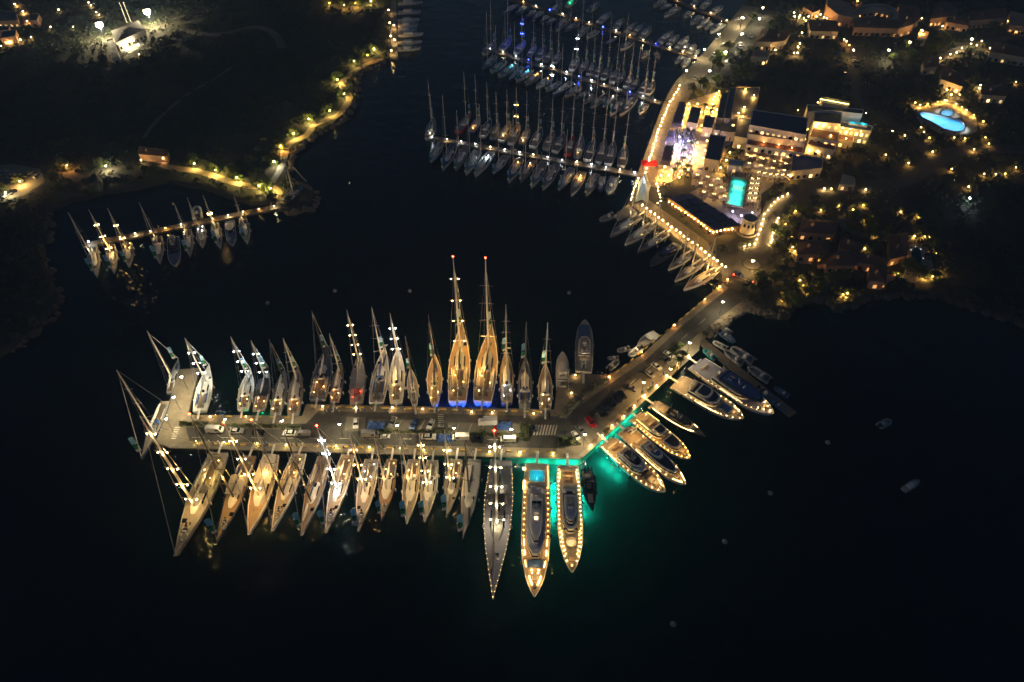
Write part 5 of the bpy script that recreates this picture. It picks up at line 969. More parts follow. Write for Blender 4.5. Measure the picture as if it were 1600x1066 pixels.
for px, c in (([(1000, 332), (1112, 350), (1110, 362), (998, 344)], 'cyan'), ([(992, 400), (1160, 424), (1158, 448), (990, 424)], 'cyan')):
    pts = [P(*k3(*p), ZL + 9).to_2d() for p in px]; cc = sum(pts, Vector((0, 0))) / 4; r = thing('plunge_pool', 'narrow turquoise plunge pool ' + ('on the upper' if px[0][1] < 350 else 'along the lower') + ' hotel terrace', 'pool', (cc.x, cc.y, ZL + 7.5))
    q = ccw([p - cc for p in pts]); MB().poly(q, 0, 1.0).build('basin', M_WSTUCCO, r); MB().poly(offset(q, .3), 1.0, 1.04).build('pool_water', mat('pool_turquoise'), r); point(r, (-3, 0, 2.0), c, 160); point(r, (3, 0, 2.0), c, 160)
B('restaurant_building', 'slanted grey roof in square panels along the promenade, lamp edged', [k8(*p) for p in ((550, 306), (702, 276), (1062, 496), (870, 536))], 3.6, M_WOOD, M_TENT, lit=.35, parapet=False, wgap=5)
rq = [P(*k8(*p), ZL + 3.6).to_2d() for p in ((550, 306), (702, 276), (1062, 496), (870, 536))]
rr = bpy.data.objects[[o.name for o in bpy.data.objects if o.name.startswith('restaurant_building')][0]]; rc = rr.location.to_2d()
for i in range(1, 6): ribbon('roof_rib', [rq[0].lerp(rq[3], i / 6) - rc, rq[1].lerp(rq[2], i / 6) - rc], .5, 3.7, 4.0, M_CLOTHD, rr)
for t in (.5,): ribbon('roof_rib', [rq[0].lerp(rq[1], t) - rc, rq[3].lerp(rq[2], t) - rc], .5, 3.71, 4.03, M_CLOTHD, rr)
p = P(*k8(1122, 446), ZL + 8); tw = thing('round_tower', 'round pale stone tower at the bend of the club drive', 'tower', (p.x, p.y, ZL)); KEEP.append([(p.x - 8, p.y - 8), (p.x + 8, p.y - 8), (p.x + 8, p.y + 8), (p.x - 8, p.y + 8)])
MB().lathe([(3.6, 0), (3.1, 4), (2.9, 7.5)], 28).build('wall', M_STUCCO, tw, smooth=True); MB().lathe([(3.2, 7.4), (3.2, 8), (2.8, 8), (2.8, 7.7), (.1, 7.7)], 28).build('parapet', M_STUCCO, tw); MB().lathe([(4.6, 0), (4.6, .9), (4.3, .9), (4.3, .1)], 28).build('seat_wall', M_STONE, tw)
for i in range(4): MB().box(-.5, .5, -.12, .12, 0, 1.6).build('window', M_GLASS, tw, loc=(3.1 * math.cos(-.6 - i * .62), 3.1 * math.sin(-.6 - i * .62), 4.2), rz=-.6 - i * .62 + R(90))
# --- marquees along the promenade
def marquee(label, px, n, h=4.0):
    q = [P(*p, ZL + h).to_2d() for p in px]; c = sum(q, Vector((0, 0))) / 4; r = thing('marquee', label, 'marquee', (c.x, c.y, ZL)); a, b, d, e = [x - c for x in q]; KEEP.append(q)
    for i in range(n):
        p0 = a.lerp(e, i / n); p1 = b.lerp(d, i / n); p2 = b.lerp(d, (i + 1) / n); p3 = a.lerp(e, (i + 1) / n); m0 = p0.lerp(p3, .5); m1 = p1.lerp(p2, .5)
        v = [(*p0, h), (*p1, h), (*p2, h), (*p3, h), (*m0.lerp(m1, .12), h + 1.5), (*m1.lerp(m0, .12), h + 1.5)]
        MB().add(v, [(0, 1, 5, 4), (1, 2, 5), (2, 3, 4, 5), (3, 0, 4), (3, 2, 1, 0)]).build('canopy', M_TENT, r)
        MB().tube((*p0, 0), (*p0, h), .1).build('post', M_WHITE, r); MB().tube((*p1, 0), (*p1, h), .1).build('post', M_WHITE, r)
marquee('long row of violet-grey marquee peaks beside the promenade above the party', [k7(*p) for p in ((200, 188), (288, 206), (232, 458), (116, 462))], 6)
marquee('shorter row of violet-grey marquee peaks below the white lit party', [k7(*p) for p in ((62, 642), (168, 652), (116, 862), (0, 846))], 4)
marquee('pale stage canopy washed violet over the party crowd', [k7(*p) for p in ((100, 490), (165, 495), (160, 610), (62, 606))], 2, 5)
sail_tent = thing('sail_tent', 'pointed pale blue sail tent on the promenade below the red awning', 'tent', (*P(1003, 298, ZL).to_2d(), ZL))
b0 = sail_tent.location.to_2d(); tp = [P(*p, ZL + .3).to_2d() - b0 for p in ((992, 316), (1013, 318), (1017, 290), (1009, 268), (997, 286))]; ap = P(1007, 274, ZL + 9).to_2d() - b0
for i in range(5):
    a, b = tp[i], tp[(i + 1) % 5]; m = (a + b) / 2 * .86; MB().add([(*a, .3), (*m, 1.1), (*b, .3), (*(ap * .3 + (a + b) / 2 * .35), 5.0), (*ap, 9)], [(0, 1, 3), (1, 2, 3), (0, 3, 4), (3, 2, 4)]).build('sail_panel', mat('pale_blue_sailcloth', (.42, .52, .58), .6, var=.15, trans=.25), sail_tent)
MB().tube((*ap, 0), (*ap, 9.6), .16).build('mast', M_CARBON, sail_tent); point(sail_tent, (-2, -3, 9), 'cool', 900)
aw = thing('awning', 'bright red awning across the pontoon head on the promenade', 'awning', (*P(1013, 264, ZL).to_2d(), ZL)); KEEP.append(pts_px([(990, 255), (1035, 255), (1035, 320), (990, 320)], ZL))
MB().add([(-4, -2.6, 3.2), (4.2, -2.6, 3.0), (4.5, 2.8, 3.4), (-4, 2.8, 3.6), (0, 0, 4.8)], [(0, 1, 4), (1, 2, 4), (2, 3, 4), (3, 0, 4), (3, 2, 1, 0)]).build('canopy', mat('red_awning_cloth', (.75, .02, .01), .7, var=.1), aw)
for x, y in ((-3.6, -2.2), (3.8, -2.2), (4, 2.4), (-3.6, 2.4)): MB().tube((x, y, 0), (x, y, 3.4), .1).build('post', M_IRON, aw)
obj('floodlamp', LAMP_M, GN['neut'], aw, (-1, -3.5, 7)); point(aw, (0, -3, 7.4), (1, .35, .2), 900)
# --- parasols
PAR = MB().add([(-2.3, -2.3, 2.6), (2.3, -2.3, 2.6), (2.3, 2.3, 2.6), (-2.3, 2.3, 2.6), (0, 0, 3.7)], [(0, 1, 4), (1, 2, 4), (2, 3, 4), (3, 0, 4)]).mesh('canopy', M_PARASOL)
PRB = MB()
for a, b in ((-2.3, -2.3), (2.3, -2.3), (2.3, 2.3), (-2.3, 2.3)): PRB.tube((a, b, 2.56), (0, 0, 3.62), .05, n=4)
PRB = PRB.mesh('rib', M_WOOD); PPO = MB().tube((0, 0, 0), (0, 0, 3.8), .08).mesh('pole', M_WOOD); PBS = MB().lathe([(.5, 0), (.5, .1), (.1, .2)], 10).mesh('base', M_CONC); PTB = MB().lathe([(.08, 0), (.08, .7), (.75, .7), (.75, .76)], 10).mesh('table', M_WOOD)
PLM = MB().octa((.45, 0, 3.95), .13).octa((-.45, 0, 3.95), .13).mesh('string_bulbs', GN['warm'])
def parasol(label, u, v, rz, group, m=None, s=1.0, power=130):
    p = P(u, v, ZL + 3); r = thing('parasol', label, 'parasol', (p.x, p.y, ZL + .1), rz, group)
    obj('canopy', PAR, m, r, scale=(s, s, 1)); obj('rib', PRB, None, r, scale=(s, s, 1)); obj('pole', PPO, None, r); obj('base', PBS, None, r); obj('table', PTB, None, r, (1.2, 0, 0))
    o = obj('string_bulbs', PLM, None, r); o['kind'] = 'stuff'
    point(r, (2.6 * s, -.4, 2.2), 'warm', power)
zpar = R(-12)
for i in range(4):
    for j in range(3):
        u, v = k3(92 + i * 108 - j * 16, 690 + i * 22 + j * 62); white = j == 2
        parasol(f'square parasol in column {"one two three four".split()[i]} of the gold terrace grid, ' + ['row against the hotel', 'middle row', 'pale front row'][j], u, v, zpar, 'parasols of the gold terrace grid', M_PARASOLW if white else None, 1.25)
for i in range(3):
    for j in range(3):
        u, v = k8(752 + i * 72 + j * 22, 158 + i * 14 + j * 60)
        parasol('square parasol of the pool restaurant, ' + ['column by the palms', 'middle column', 'column beside the pool'][i] + ', ' + ['back row', 'middle row', 'front row'][j], u, v, zpar, 'parasols of the pool restaurant', M_PARASOLW if i == 2 else None, 1.05)
for i in range(10):
    u, v = k8(1135 + (i % 2) * 38 - (i // 2) * 6, 185 + (i // 2) * 34); parasol(f'small cream parasol in the poolside strip, {ordinal(i // 2)} row, ' + ('beside the water' if i % 2 == 0 else 'by the outer wall'), u, v, zpar, 'parasols along the pool side', M_PARASOLW, .55, 60)
for i in range(6):
    u, v = k3(150 + i * 55, 905 - abs(i - 2) * 4 + i * 6); parasol(f'{ordinal(i)} round-edged cream parasol in front of the gold terrace grid', u, v, R(20), 'parasols before the gold terrace grid', M_PARASOLW, .6, 60)
# --- pools
def pool(label, px, floor, c, p, lights, h=1.1):
    q = ccw([P(u, v, ZL + h).to_2d() for u, v in px]); cc = sum(q, Vector((0, 0))) / len(q); q = [x - cc for x in q]; r = thing('swimming_pool', label, 'pool', (cc.x, cc.y, ZL)); KEEP.append([x + cc for x in offset(q, -1.5)])
    MB().poly(q, .02, .12).build('pool_floor', floor, r); ring = q + [q[0]]; ribbon('rim', ring, .6, 0, h + .12, M_STONE, r)
    wq = offset(q, .2); MB().add([(p[0], p[1], h - .06) for p in wq], [t if (wq[t[1]] - wq[t[0]]).cross(wq[t[2]] - wq[t[0]]) > 0 else t[::-1] for t in tessellate_polygon([[Vector((p[0], p[1], 0)) for p in wq]])]).build('pool_water', pool_water(), r)
    for u, v, sx_, sy_ in lights:
        w = P(u, v, ZL + 1).to_2d() - cc; d = bpy.data.lights.new('pool_light', 'AREA'); d.shape = 'ELLIPSE'; d.size = sx_; d.size_y = sy_; d.energy = p; d.color = LIT[c]
        o = bpy.data.objects.new('pool_light', d); col.objects.link(o); o.parent = r; o.location = (w.x, w.y, h - .12)
    for u, v in px[::max(1, len(px) // 4)]: w = (P(u, v, ZL + h).to_2d() - cc) * .96; obj('pool_lamp', BULB_S, GS[c], r, (w.x, w.y, .6))
    return r, cc
def pool_water():
    if 'pool_water' in MATS: return MATS['pool_water']
    m = water_mat(); m.name = 'pool_water'; MATS['pool_water'] = m
    for n in m.node_tree.nodes:
        if n.type == 'BSDF_TRANSPARENT': n.inputs[0].default_value = (.8, .95, 1, 1)
    return m
cp = [k8(*p) for p in ((986, 155), (1106, 176), (1070, 372), (950, 346))]
r, cc = pool('turquoise rectangular club pool with pale figures on its floor', cp, mat('turquoise_tile', (.10, .55, .47), .5, var=.1, scale=2), 'teal', 230, [(*k8(1042, 200), 6, 7), (*k8(1032, 245), 6, 8), (*k8(1022, 290), 6, 8), (*k8(1012, 330), 6, 7)])
for i in range(4):
    w = P(*k8(1008 + i * 18, 226 + i * 3), ZL + .2).to_2d() - cc
    MB().lathe([(.7, 0), (.7, .05)], 10, (0, 0, 0)).box(-.45, .45, -3.2, -.6, 0, .05).build('floor_figure', mat('pale_mosaic', (.55, .62, .3), .6, var=.1), r, loc=(w.x, w.y, .13))
w = [P(*k8(x, y), ZL + .2).to_2d() - cc for x, y in ((1000, 205), (1080, 216), (1066, 275), (990, 262))]
for i in range(4): ribbon('floor_line', [w[i], w[(i + 1) % 4]], .35, .12, .15, mat('teal_mosaic', (.01, .2, .2), .6), r)
kid = [kp(*p) for p in ((405, 300), (430, 288), (480, 294), (560, 312), (640, 332), (740, 352), (785, 385), (796, 415), (780, 448), (710, 457), (610, 432), (500, 368), (430, 335))]
dk = [kp(*p) for p in ((335, 270), (420, 250), (650, 188), (700, 200), (880, 330), (896, 450), (770, 505), (600, 480), (430, 400))]
sheet('pool_deck', dk, ZL + .05, M_STONE); KEEP.append(pts_px(dk, ZL))
blue = mat('blue_pool_tile', (.05, .33, .9), .5, var=.12, scale=.8)
pool('large kidney shaped blue swimming pool glowing in the dark gardens', kid, blue, 'cool', 900, [(*kp(480, 322), 9, 7), (*kp(560, 344), 12, 12), (*kp(640, 382), 13, 15), (*kp(720, 405), 12, 15)])
pool('round pale blue pool touching the kidney shaped pool', [kp(642 + 60 * math.cos(a * .45), 297 + 32 * math.sin(a * .45)) for a in range(14)], mat('pale_blue_tile', (.2, .5, .75), .5), 'cool', 420, [(*kp(642, 297), 12, 12)])
vp = [ke(*p) for p in ((1172, 640), (1168, 580), (1200, 555), (1240, 575), (1256, 640), (1240, 695), (1190, 690))]
pool('unlit oval villa pool in the dark gardens', vp, mat('dark_pool_tile', (.03, .14, .16), .5), 'cool', 0.5, [], .5); sheet('pool_deck', [ke(*p) for p in ((1140, 560), (1190, 535), (1300, 570), (1330, 720), (1200, 810), (1100, 790), (1140, 690))], ZL + .05, M_STONE)
# --- villas
vl = [((420, 368), (662, 384), (640, 470), (400, 452)), ((396, 522), (602, 510), (592, 606), (386, 606)), ((692, 492), (832, 542), (812, 592), (680, 560)), ((590, 604), (800, 592), (792, 684), (588, 684)), ((806, 602), (1000, 640), (992, 692), (800, 662)), ((890, 690), (1000, 694), (990, 800), (886, 790)), ((1032, 482), (1140, 462), (1140, 612), (1030, 640))]
ls = ['villa roof furthest up by the gravel forecourt', 'blue tinged villa roof facing the drive hedge', 'short villa roof beside the forecourt curve', 'villa roof in the middle of the cluster above the amber terrace', 'long low villa roof with pale wall line', 'villa with glowing front porch at the garden foot', 'villa roof beside the unlit oval pool']
for i, q in enumerate(vl): B('villa', 'dark terracotta ' + ls[i], [ke(*p) for p in q], 4.5, M_PINK, M_TERRA, lit=.6, glowc='orange', hip=2.2, cat='villa')
for i, q in enumerate((((398, 622), (482, 618), (478, 680), (396, 678)), ((520, 686), (634, 660), (632, 712), (520, 708)), ((884, 802), (992, 806), (980, 840), (884, 834)), ((992, 752), (1064, 742), (1060, 812), (990, 820)), ((656, 350), (740, 330), (850, 470), (820, 530), (700, 480)))):
    sheet('terrace', [ke(*p) for p in q], ZL + .06, M_PINK if i < 4 else M_DIRT); KEEP.append(pts_px([ke(*p) for p in q], ZL))
# --- hill village at the top
hv = [('plain dark roofed house with lit porch beside the car park trees', kt, ((210, 304), (362, 312), (302, 432), (140, 430)), 6, M_STUCCO, 1.6), ('dark hipped house behind the lit porch house', kt, ((362, 322), (512, 312), (442, 420), (312, 438)), 6, M_STUCCO, 1.8), ('low block with amber windows below the lit porch house', kt, ((150, 520), (290, 548), (262, 600), (90, 594)), 5, M_STUCCO, 0),
      ('restaurant roof ringed with bright bulbs', kt, ((640, 70), (720, 32), (812, 98), (736, 128)), 5, M_PINK, 1.2), ('wide dark roof below the bulb ringed restaurant', kt, ((690, 204), (972, 214), (1000, 326), (716, 320)), 5.5, M_STUCCO, 1.6), ('orange walled hotel block at the top edge', kt, ((884, -30), (1110, 40), (1170, 130), (1150, 190), (1000, 160), (884, 70)), 7, M_PINK, 0),
      ('very long dark roof under the crescent terrace', kt, ((1176, 186), (1640, 204), (1640, 296), (1172, 280)), 6, M_PINK, 1.5), ('big rounded dark roof beyond the crescent terrace', kr, ((300, 44), (480, 60), (536, 150), (450, 250), (300, 292)), 7, M_PINK, 1.4), ('rose coloured octagonal house with dark centre', kr, ((680, 60), (740, 22), (840, 40), (922, 112), (890, 160), (640, 190)), 6, M_PINK, 1.8), ('dark roof wedge behind the round hedge', kr, ((800, 182), (1000, 160), (1024, 268), (800, 226)), 5, M_PINK, 1.4),
      ('long dark roof above the bright garden lamps', kr, ((1040, 122), (1410, 84), (1424, 180), (1044, 212)), 6, M_PINK, 1.6), ('amber lit house with striped shadows at the frame edge', kr, ((1456, 120), (1640, 160), (1640, 300), (1450, 262)), 5, M_PINK, 0), ('wide dark roof beside the street lamp wall', kr, ((1296, 436), (1640, 500), (1640, 600), (1250, 536)), 6, M_STUCCO, 1.6), ('dark roof with one glowing doorway above the blue pool', kr, ((760, 690), (990, 776), (960, 900), (740, 820)), 5, M_STUCCO, 1.8),
      ('pair-roofed dark house left of the glowing doorway house'.replace('left of', 'next to'), kr, ((560, 610), (720, 590), (700, 690), (560, 700)), 5, M_STUCCO, 1.5), ('small rose house under a bright lamp', kr, ((516, 318), (608, 336), (580, 412), (480, 414)), 4.5, M_PINK, 0), ('dark house among trees by the blue garden pool', kr, ((1170, 880), (1420, 900), (1420, 1000), (1160, 980)), 5, M_STUCCO, 1.5)]
for lab, kk, q, h, wl_, hp in hv: B('house', lab, [kk(*p) for p in q], h, wl_, M_TERRA if hp else M_PINK, lit=.35, glowc='orange' if wl_ is M_PINK else 'warm', hip=hp, cat='house')
arc_o = []; arc_i = []
for i in range(13):
    a = R(200 - i * 18.5); arc_o.append(kt(1385 + 235 * math.cos(a), 150 - 105 * math.sin(a))); arc_i.append(kt(1385 + 200 * math.cos(a), 158 - 78 * math.sin(a)))
B('crescent_building', 'curved cream crescent building with notched parapet around an amber terrace', arc_o + arc_i[::-1], 6, M_STUCCO, M_STONE, lit=.6, glowc='orange', cat='building')
sheet('terrace', arc_i, ZL + .06, M_PINK); KEEP.append(pts_px(arc_i, ZL))
# --- the floodlit house and the others on the headland
B('house', 'dark roofed house with floodlit white court on the headland', [k0(*p) for p in ((690, 190), (850, 128), (890, 180), (720, 258))], 6, M_WSTUCCO, M_FLATROOF, lit=.5, hip=1.5, cat='house')
sheet('courtyard', [k0(*p) for p in ((715, 265), (830, 205), (890, 275), (800, 330), (750, 325))], ZL + .06, M_WSTUCCO); KEEP.append(pts_px([k0(*p) for p in ((690, 240), (850, 190), (910, 290), (800, 350), (730, 340))], ZL))
B('house', 'low grey annex beside the floodlit court', [k0(*p) for p in ((655, 250), (700, 240), (735, 350), (690, 365))], 4, M_WSTUCCO, M_FLATROOF, lit=.2, cat='house')
chim = thing('chimney_mast', 'pale twin pole mast behind the floodlit house', 'mast', (*P(*k0(782, 138), ZL).to_2d(), ZL))
for x in (0, 3.0): MB().tube((x, 0, 0), (x, 0, 14), .25, .15).build('pole', M_WHITE, chim)
B('house', 'small rose coloured boathouse with lit veranda on the headland shore', [k0(*p) for p in ((862, 905), (1036, 928), (1026, 962), (852, 948))], 4, M_PINK, M_TERRA, lit=.0, hip=1.2, cat='house', walls_win=False)
sheet('terrace', [k0(*p) for p in ((900, 955), (1030, 975), (1026, 1012), (905, 998))], ZL + .08, M_PINK)
for i, q in enumerate((((-60, 60), (95, 75), (110, 130), (-60, 135)), ((-60, 160), (60, 165), (50, 190), (-60, 195)), ((10, 195), (100, 185), (96, 225), (0, 240)), ((180, 90), (240, 85), (230, 130), (180, 130)))):
    B('house', ['wide pale roofed house by the bright lane in the corner', 'flat roofed house below the wide pale roof in the corner', 'amber lit house beside the row of garden lamps', 'small house across the bright lane'][i], [k0(*p) for p in q], 4.5, M_PINK, M_FLATROOF, lit=.8, cat='house')
way('lane', [k0(*p) for p in ((70, -10), (110, 20), (150, 80), (178, 160))], 5, M_PATH, h=.05)
# ================================================================ LAMPS
def row(pts, n):
    out = []; seg = [math.dist(a, b) for a, b in zip(pts, pts[1:])]; tot = sum(seg)
    for i in range(n):
        d = tot * (i + .5) / n
        for (a, b), s in zip(zip(pts, pts[1:]), seg):
            if d <= s: out.append((a[0] + (b[0] - a[0]) * d / s + random.uniform(-.7, .7), a[1] + (b[1] - a[1]) * d / s + random.uniform(-.7, .7))); break
            d -= s
    return out
for u, v in [(283, 588), (271, 620), (259, 654), (351, 655), (440, 657), (530, 662), (620, 664), (709, 668), (799, 670)]:
    lamp_thing('street_lamp', 'tall cool white street lamp in the row along the main quay', u, v, 7, 'neut', 1300, 'white street lamps on the main quay', .42, ZQ, cat='street lamp')
for lab, u, v, c, p in [('tall street lamp by the two cars at the quay corner', 914, 678, 'neut', 1300), ('tall street lamp beside the parking bays on the promenade leg', 1006, 597, 'warm', 1500), ('tall warm street lamp over the car row by the palm bed', 1048, 576, 'warm', 1400), ('tall white street lamp at the root of the tender pontoon', 1078, 535, 'neut', 1500), ('tall white street lamp on the causeway by the rocks', 1130, 471, 'neut', 1500)]:
    lamp_thing('street_lamp', lab, u, v, 7, c, p, None, .45, ZQ, cat='street lamp')
for u, v in [(504, 635), (556, 637), (613, 637), (661, 639), (737, 644), (769, 645), (834, 646), (893, 614), (899, 586), (384, 651), (328, 651), (306, 690), (350, 691), (402, 693), (447, 695), (525, 697), (577, 699), (625, 700), (662, 703), (700, 704), (765, 706), (812, 707), (864, 709)]:
    lamp_thing('bollard_lamp', 'low warm bollard lamp on the edge of the main quay', u, v, 1.1, 'lime' if v > 680 else 'warm', 45, 'bollard lamps on the quay edge', .17, ZQ, cat='bollard lamp')
for x, y in [(1055, 63), (1008, 107), (920, 182), (738, 335), (543, 495), (350, 643)]:
    u, v = z8(x, y); lamp_thing('bollard_lamp', 'orange bollard lamp along the causeway edge', u, v, 1.2, 'orange', 90, 'orange lamps on the causeway', .22, ZQ, cat='bollard lamp')
for u, v in row([(915, 704), (1000, 626), (1085, 548)], 10): lamp_thing('bollard_lamp', 'warm bollard lamp on the lit promenade of the motor yachts', u, v, 1.1, 'warm', 110, 'bollard lamps on the motor yacht promenade', .15, ZQ, cat='bollard lamp')
PR = 'string of promenade lamps'
for u, v in row([(1064, 131), (1044, 166), (1030, 200), (1018, 240), (1007, 272)], 26): lamp_thing('promenade_lamp', 'small warm globe lamp on the sea rail of the club promenade', u, v, 2.4, 'warm', 200, PR, .28, cat='lamp')
for u, v in row([(1000, 318), (1052, 356), (1138, 420)], 21): lamp_thing('promenade_lamp', 'warm globe lamp in the row above the berthed yachts', u, v, 2.6, 'warm', 130, 'lamps above the promenade yachts', .3, cat='lamp')
for u, v in row([k8(545, 330), k8(720, 445), k8(860, 545), k8(1010, 520)], 20): lamp_thing('terrace_lamp', 'bright lamp among the flowers under the slanted panel roof', u, v, 3, 'gold', 60, 'lamps under the slanted roof', .26, cat='lamp')
for u, v in row([k8(470, 200), k8(500, 330), k8(470, 350)], 7) + row([k8(290, 330), k8(320, 230), k8(350, 160)], 9): lamp_thing('terrace_lamp', 'warm lamp ringing the pale sail tent', u, v, 2.5, 'warm', 60, 'lamps round the sail tent', .24, cat='lamp')
clubl = [(310, 215), (300, 270), (270, 330), (250, 400), (245, 430), (440, 300), (400, 400), (440, 440), (400, 215), (500, 250), (560, 215), (560, 170), (580, 140), (600, 110), (625, 85), (520, 265), (560, 300), (600, 275), (640, 390), (490, 500), (500, 600), (480, 700), (460, 780), (690, 100), (735, 720), (700, 800), (640, 880), (790, 625), (400, 620), (380, 720), (350, 830), (300, 900), (220, 915), (210, 980), (130, 900), (100, 960), (60, 870), (20, 960), (150, 760), (200, 780), (250, 840), (290, 760), (520, 820), (600, 830), (800, 865), (740, 870), (900, 60), (990, 125), (890, 245), (830, 310), (870, 345)]
for x, y in clubl:
    u, v = k7(x, y); lamp_thing('terrace_lamp', 'warm globe lamp standing on the club terraces', u, v, 2.6 if not (x > 820 and y < 350) else 8.6, 'gold', 760, 'lamps on the club terraces', .28, cat='lamp')
for i, (x, y) in enumerate(((215, 560), (250, 640), (310, 600), (180, 640))):
    u, v = k7(x, y); lamp_thing('stage_light', 'cold violet-white stage light over the party crowd', u, v, 6, 'violet', 3200, 'stage lights of the party', .4, cat='stage light')
for x, y in ((1000, 400), (1060, 430), (1136, 408)): u, v = k8(x, y); lamp_thing('stage_light', 'violet-white light on the floor beyond the club pool', u, v, 4, 'violet', 350, 'lights beyond the club pool', .25, cat='stage light')
for x, y in [(200, 600), (340, 625), (460, 655)]: u, v = k3(x, y); lamp_thing('terrace_lamp', 'amber lamp on a lower hotel balcony', u, v, 8.2, 'orange', 130, 'lamps on the hotel balcony', .2, base=ZL, pole=False, cat='lamp')
for x, y in [(820, 540), (960, 570), (860, 335), (940, 330), (1145, 335), (700, 235), (700, 440), (760, 445), (605, 485), (585, 575), (515, 310), (560, 670), (620, 680), (700, 690), (930, 470), (1000, 480), (1100, 505), (450, 915)]:
    u, v = k3(x, y); lamp_thing('wall_lamp', 'warm lamp glowing on a hotel terrace wall', u, v, 9.5 if y < 520 else 7.8 if y < 640 else 3, 'gold', 480, 'lamps on the hotel terraces', .22, pole=True, cat='lamp')
lb = thing('light_bar', 'long bright gold light bar on the top hotel terrace', 'light', (*P(*k3(855, 218), ZL + 15).to_2d(), ZL + 13.2)); a = P(*k3(722, 195), ZL + 15).to_2d() - lb.location.to_2d(); b = P(*k3(990, 245), ZL + 15).to_2d() - lb.location.to_2d()
MB().tube((*a, 1.2), (*b, 1.2), .22).build('tube', GS['lime'], lb); MB().tube((*a, 0), (*a, 1.2), .1).build('post', M_IRON, lb); MB().tube((*b, 0), (*b, 1.2), .1).build('post', M_IRON, lb); point(lb, (0, 2.5, 2), 'lime', 300)
GR = 'lamps along the club drive'
for u, v in row([ke(0, 556), ke(90, 540), ke(130, 420), ke(150, 340), ke(230, 235), ke(330, 180)], 15) + row([ke(200, 540), ke(215, 460), ke(255, 350)], 9) + [ke(570, 155), ke(618, 155), ke(858, 160)]: lamp_thing('road_lamp', 'low warm lamp on the kerb of the club drive', u, v, 1.3, 'warm', 270, GR, .22, cat='lamp')
lamp_thing('street_lamp', 'very bright warm lamp on the round island at the causeway head', *k8(1140, 742), 6, 'warm', 2200, None, .55, cat='street lamp')
pi = P(*k8(1128, 770), ZL); MB().lathe([(4.0, 0), (4.0, .4), (3.4, .5), (.1, .6)], 20, (pi.x, pi.y, ZL + .05)).build('traffic_island', M_ASPHALT)['kind'] = 'structure'
gw = [(300, 400), (320, 350), (545, 305), (750, 340), (770, 300), (840, 270), (920, 480), (850, 570), (605, 655), (500, 612), (560, 620), (800, 705), (900, 800), (970, 825), (1080, 740), (1345, 605), (1380, 740), (1320, 765), (1270, 775), (1195, 485), (1268, 487), (1300, 490), (1220, 352), (670, 270), (395, 285), (430, 280), (370, 310), (850, 375), (900, 360), (345, 490), (350, 560), (365, 590), (330, 580), (295, 640), (400, 790), (425, 825), (455, 875), (290, 880), (275, 940), (700, 890), (730, 880), (720, 910), (1100, 315)]
for x, y in gw: u, v = ke(x, y); lamp_thing('garden_lamp', 'small warm garden lamp among the villa shrubs', u, v, 1.0, 'gold', 330, 'garden lamps round the villas', .17, cat='garden lamp')
gp_ = [(640, 108), (676, 146), (622, 195), (562, 208), (478, 226), (415, 235), (716, 226), (762, 253), (800, 278), (862, 318), (942, 372), (790, 512), (424, 420), (448, 460), (492, 508), (520, 624), (700, 506), (960, 504), (990, 556), (865, 604), (915, 70), (908, 96), (1215, 42), (680, 768), (1048, 810), (1125, 808), (320, 718), (130, 650), (185, 450), (290, 488), (950, 808), (820, 915), (1215, 755), (640, 200), (375, 215)]
for x, y in gp_: u, v = kp(x, y); lamp_thing('garden_lamp', 'warm path lamp around the blue pool gardens', u, v, 1.6, 'gold', 300, 'path lamps of the pool gardens', .2, cat='garden lamp')
lamp_thing('street_lamp', 'cold blue-white lamp alone among the dark gardens', *kp(832, 1010), 5, 'cool', 500, None, .35, cat='street lamp')
vill = [(545, 170), (590, 180), (640, 190), (660, 215), (690, 170), (740, 150), (700, 110), (640, 95), (800, 110), (815, 150), (850, 180), (880, 190), (970, 220), (1025, 215), (1100, 240), (540, 130), (600, 160), (770, 170), (1280, 105), (1355, 100), (1435, 115), (1245, 145), (620, 340), (600, 450), (580, 490), (540, 550), (575, 550), (225, 480), (375, 480), (345, 520), (180, 605), (240, 615), (1085, 430), (1115, 470), (1060, 410), (1590, 150), (890, 80), (1070, 130), (1200, 10)]
for x, y in vill: u, v = kt(x, y); lamp_thing('terrace_lamp', 'warm lamp on the terraces of the hill village', u, v, 2.4, 'orange' if x > 850 else 'warm', 420, 'lamps of the hill village', .3, cat='lamp')
vr = [(1150, 255), (1222, 242), (1290, 238), (1315, 230), (1432, 220), (1500, 185), (1555, 195), (730, 605), (835, 565), (900, 545), (955, 500), (1050, 455), (1108, 470), (1160, 425), (1248, 502), (755, 270), (535, 190), (110, 115), (260, 145), (730, 820), (800, 935), (845, 985), (930, 985), (1150, 885), (1135, 918), (1580, 235), (360, 335)]
for x, y in vr: u, v = kr(x, y); lamp_thing('garden_lamp', 'warm lamp beside the village houses and lanes', u, v, 2.0, 'warm', 560, 'lamps of the village lanes', .26, cat='garden lamp')
for lab, kk, x, y, c, p, h in [('brilliant street lamp at the village lane corner beside grass bank', kr, 1060, 405, 'neut', 2600, 8), ('brilliant street lamp at the head of the village car row', kr, 195, 520, 'neut', 2600, 8), ('bright lamp over the small rose house', kr, 540, 315, 'warm', 1500, 7), ('lamp by the curved hedge below the small rose house', kr, 415, 435, 'warm', 900, 6), ('bright warm lamp at the upper end of the dark car row', kt, 1160, 520, 'warm', 1500, 7)]:
    lamp_thing('street_lamp', lab, *kk(x, y), h, c, p, None, .6, cat='street lamp')
for x, y in ((1500, 135), (1318, 265), (1495, 265), (1205, 385), (1372, 405), (1065, 550), (1245, 552)): u, v = zh(x, y); lamp_thing('street_lamp', 'white street lamp in the tree-lined car park at the marina', u, v, 7, 'neut', 1500, 'lamps of the marina car park', .5, cat='street lamp')
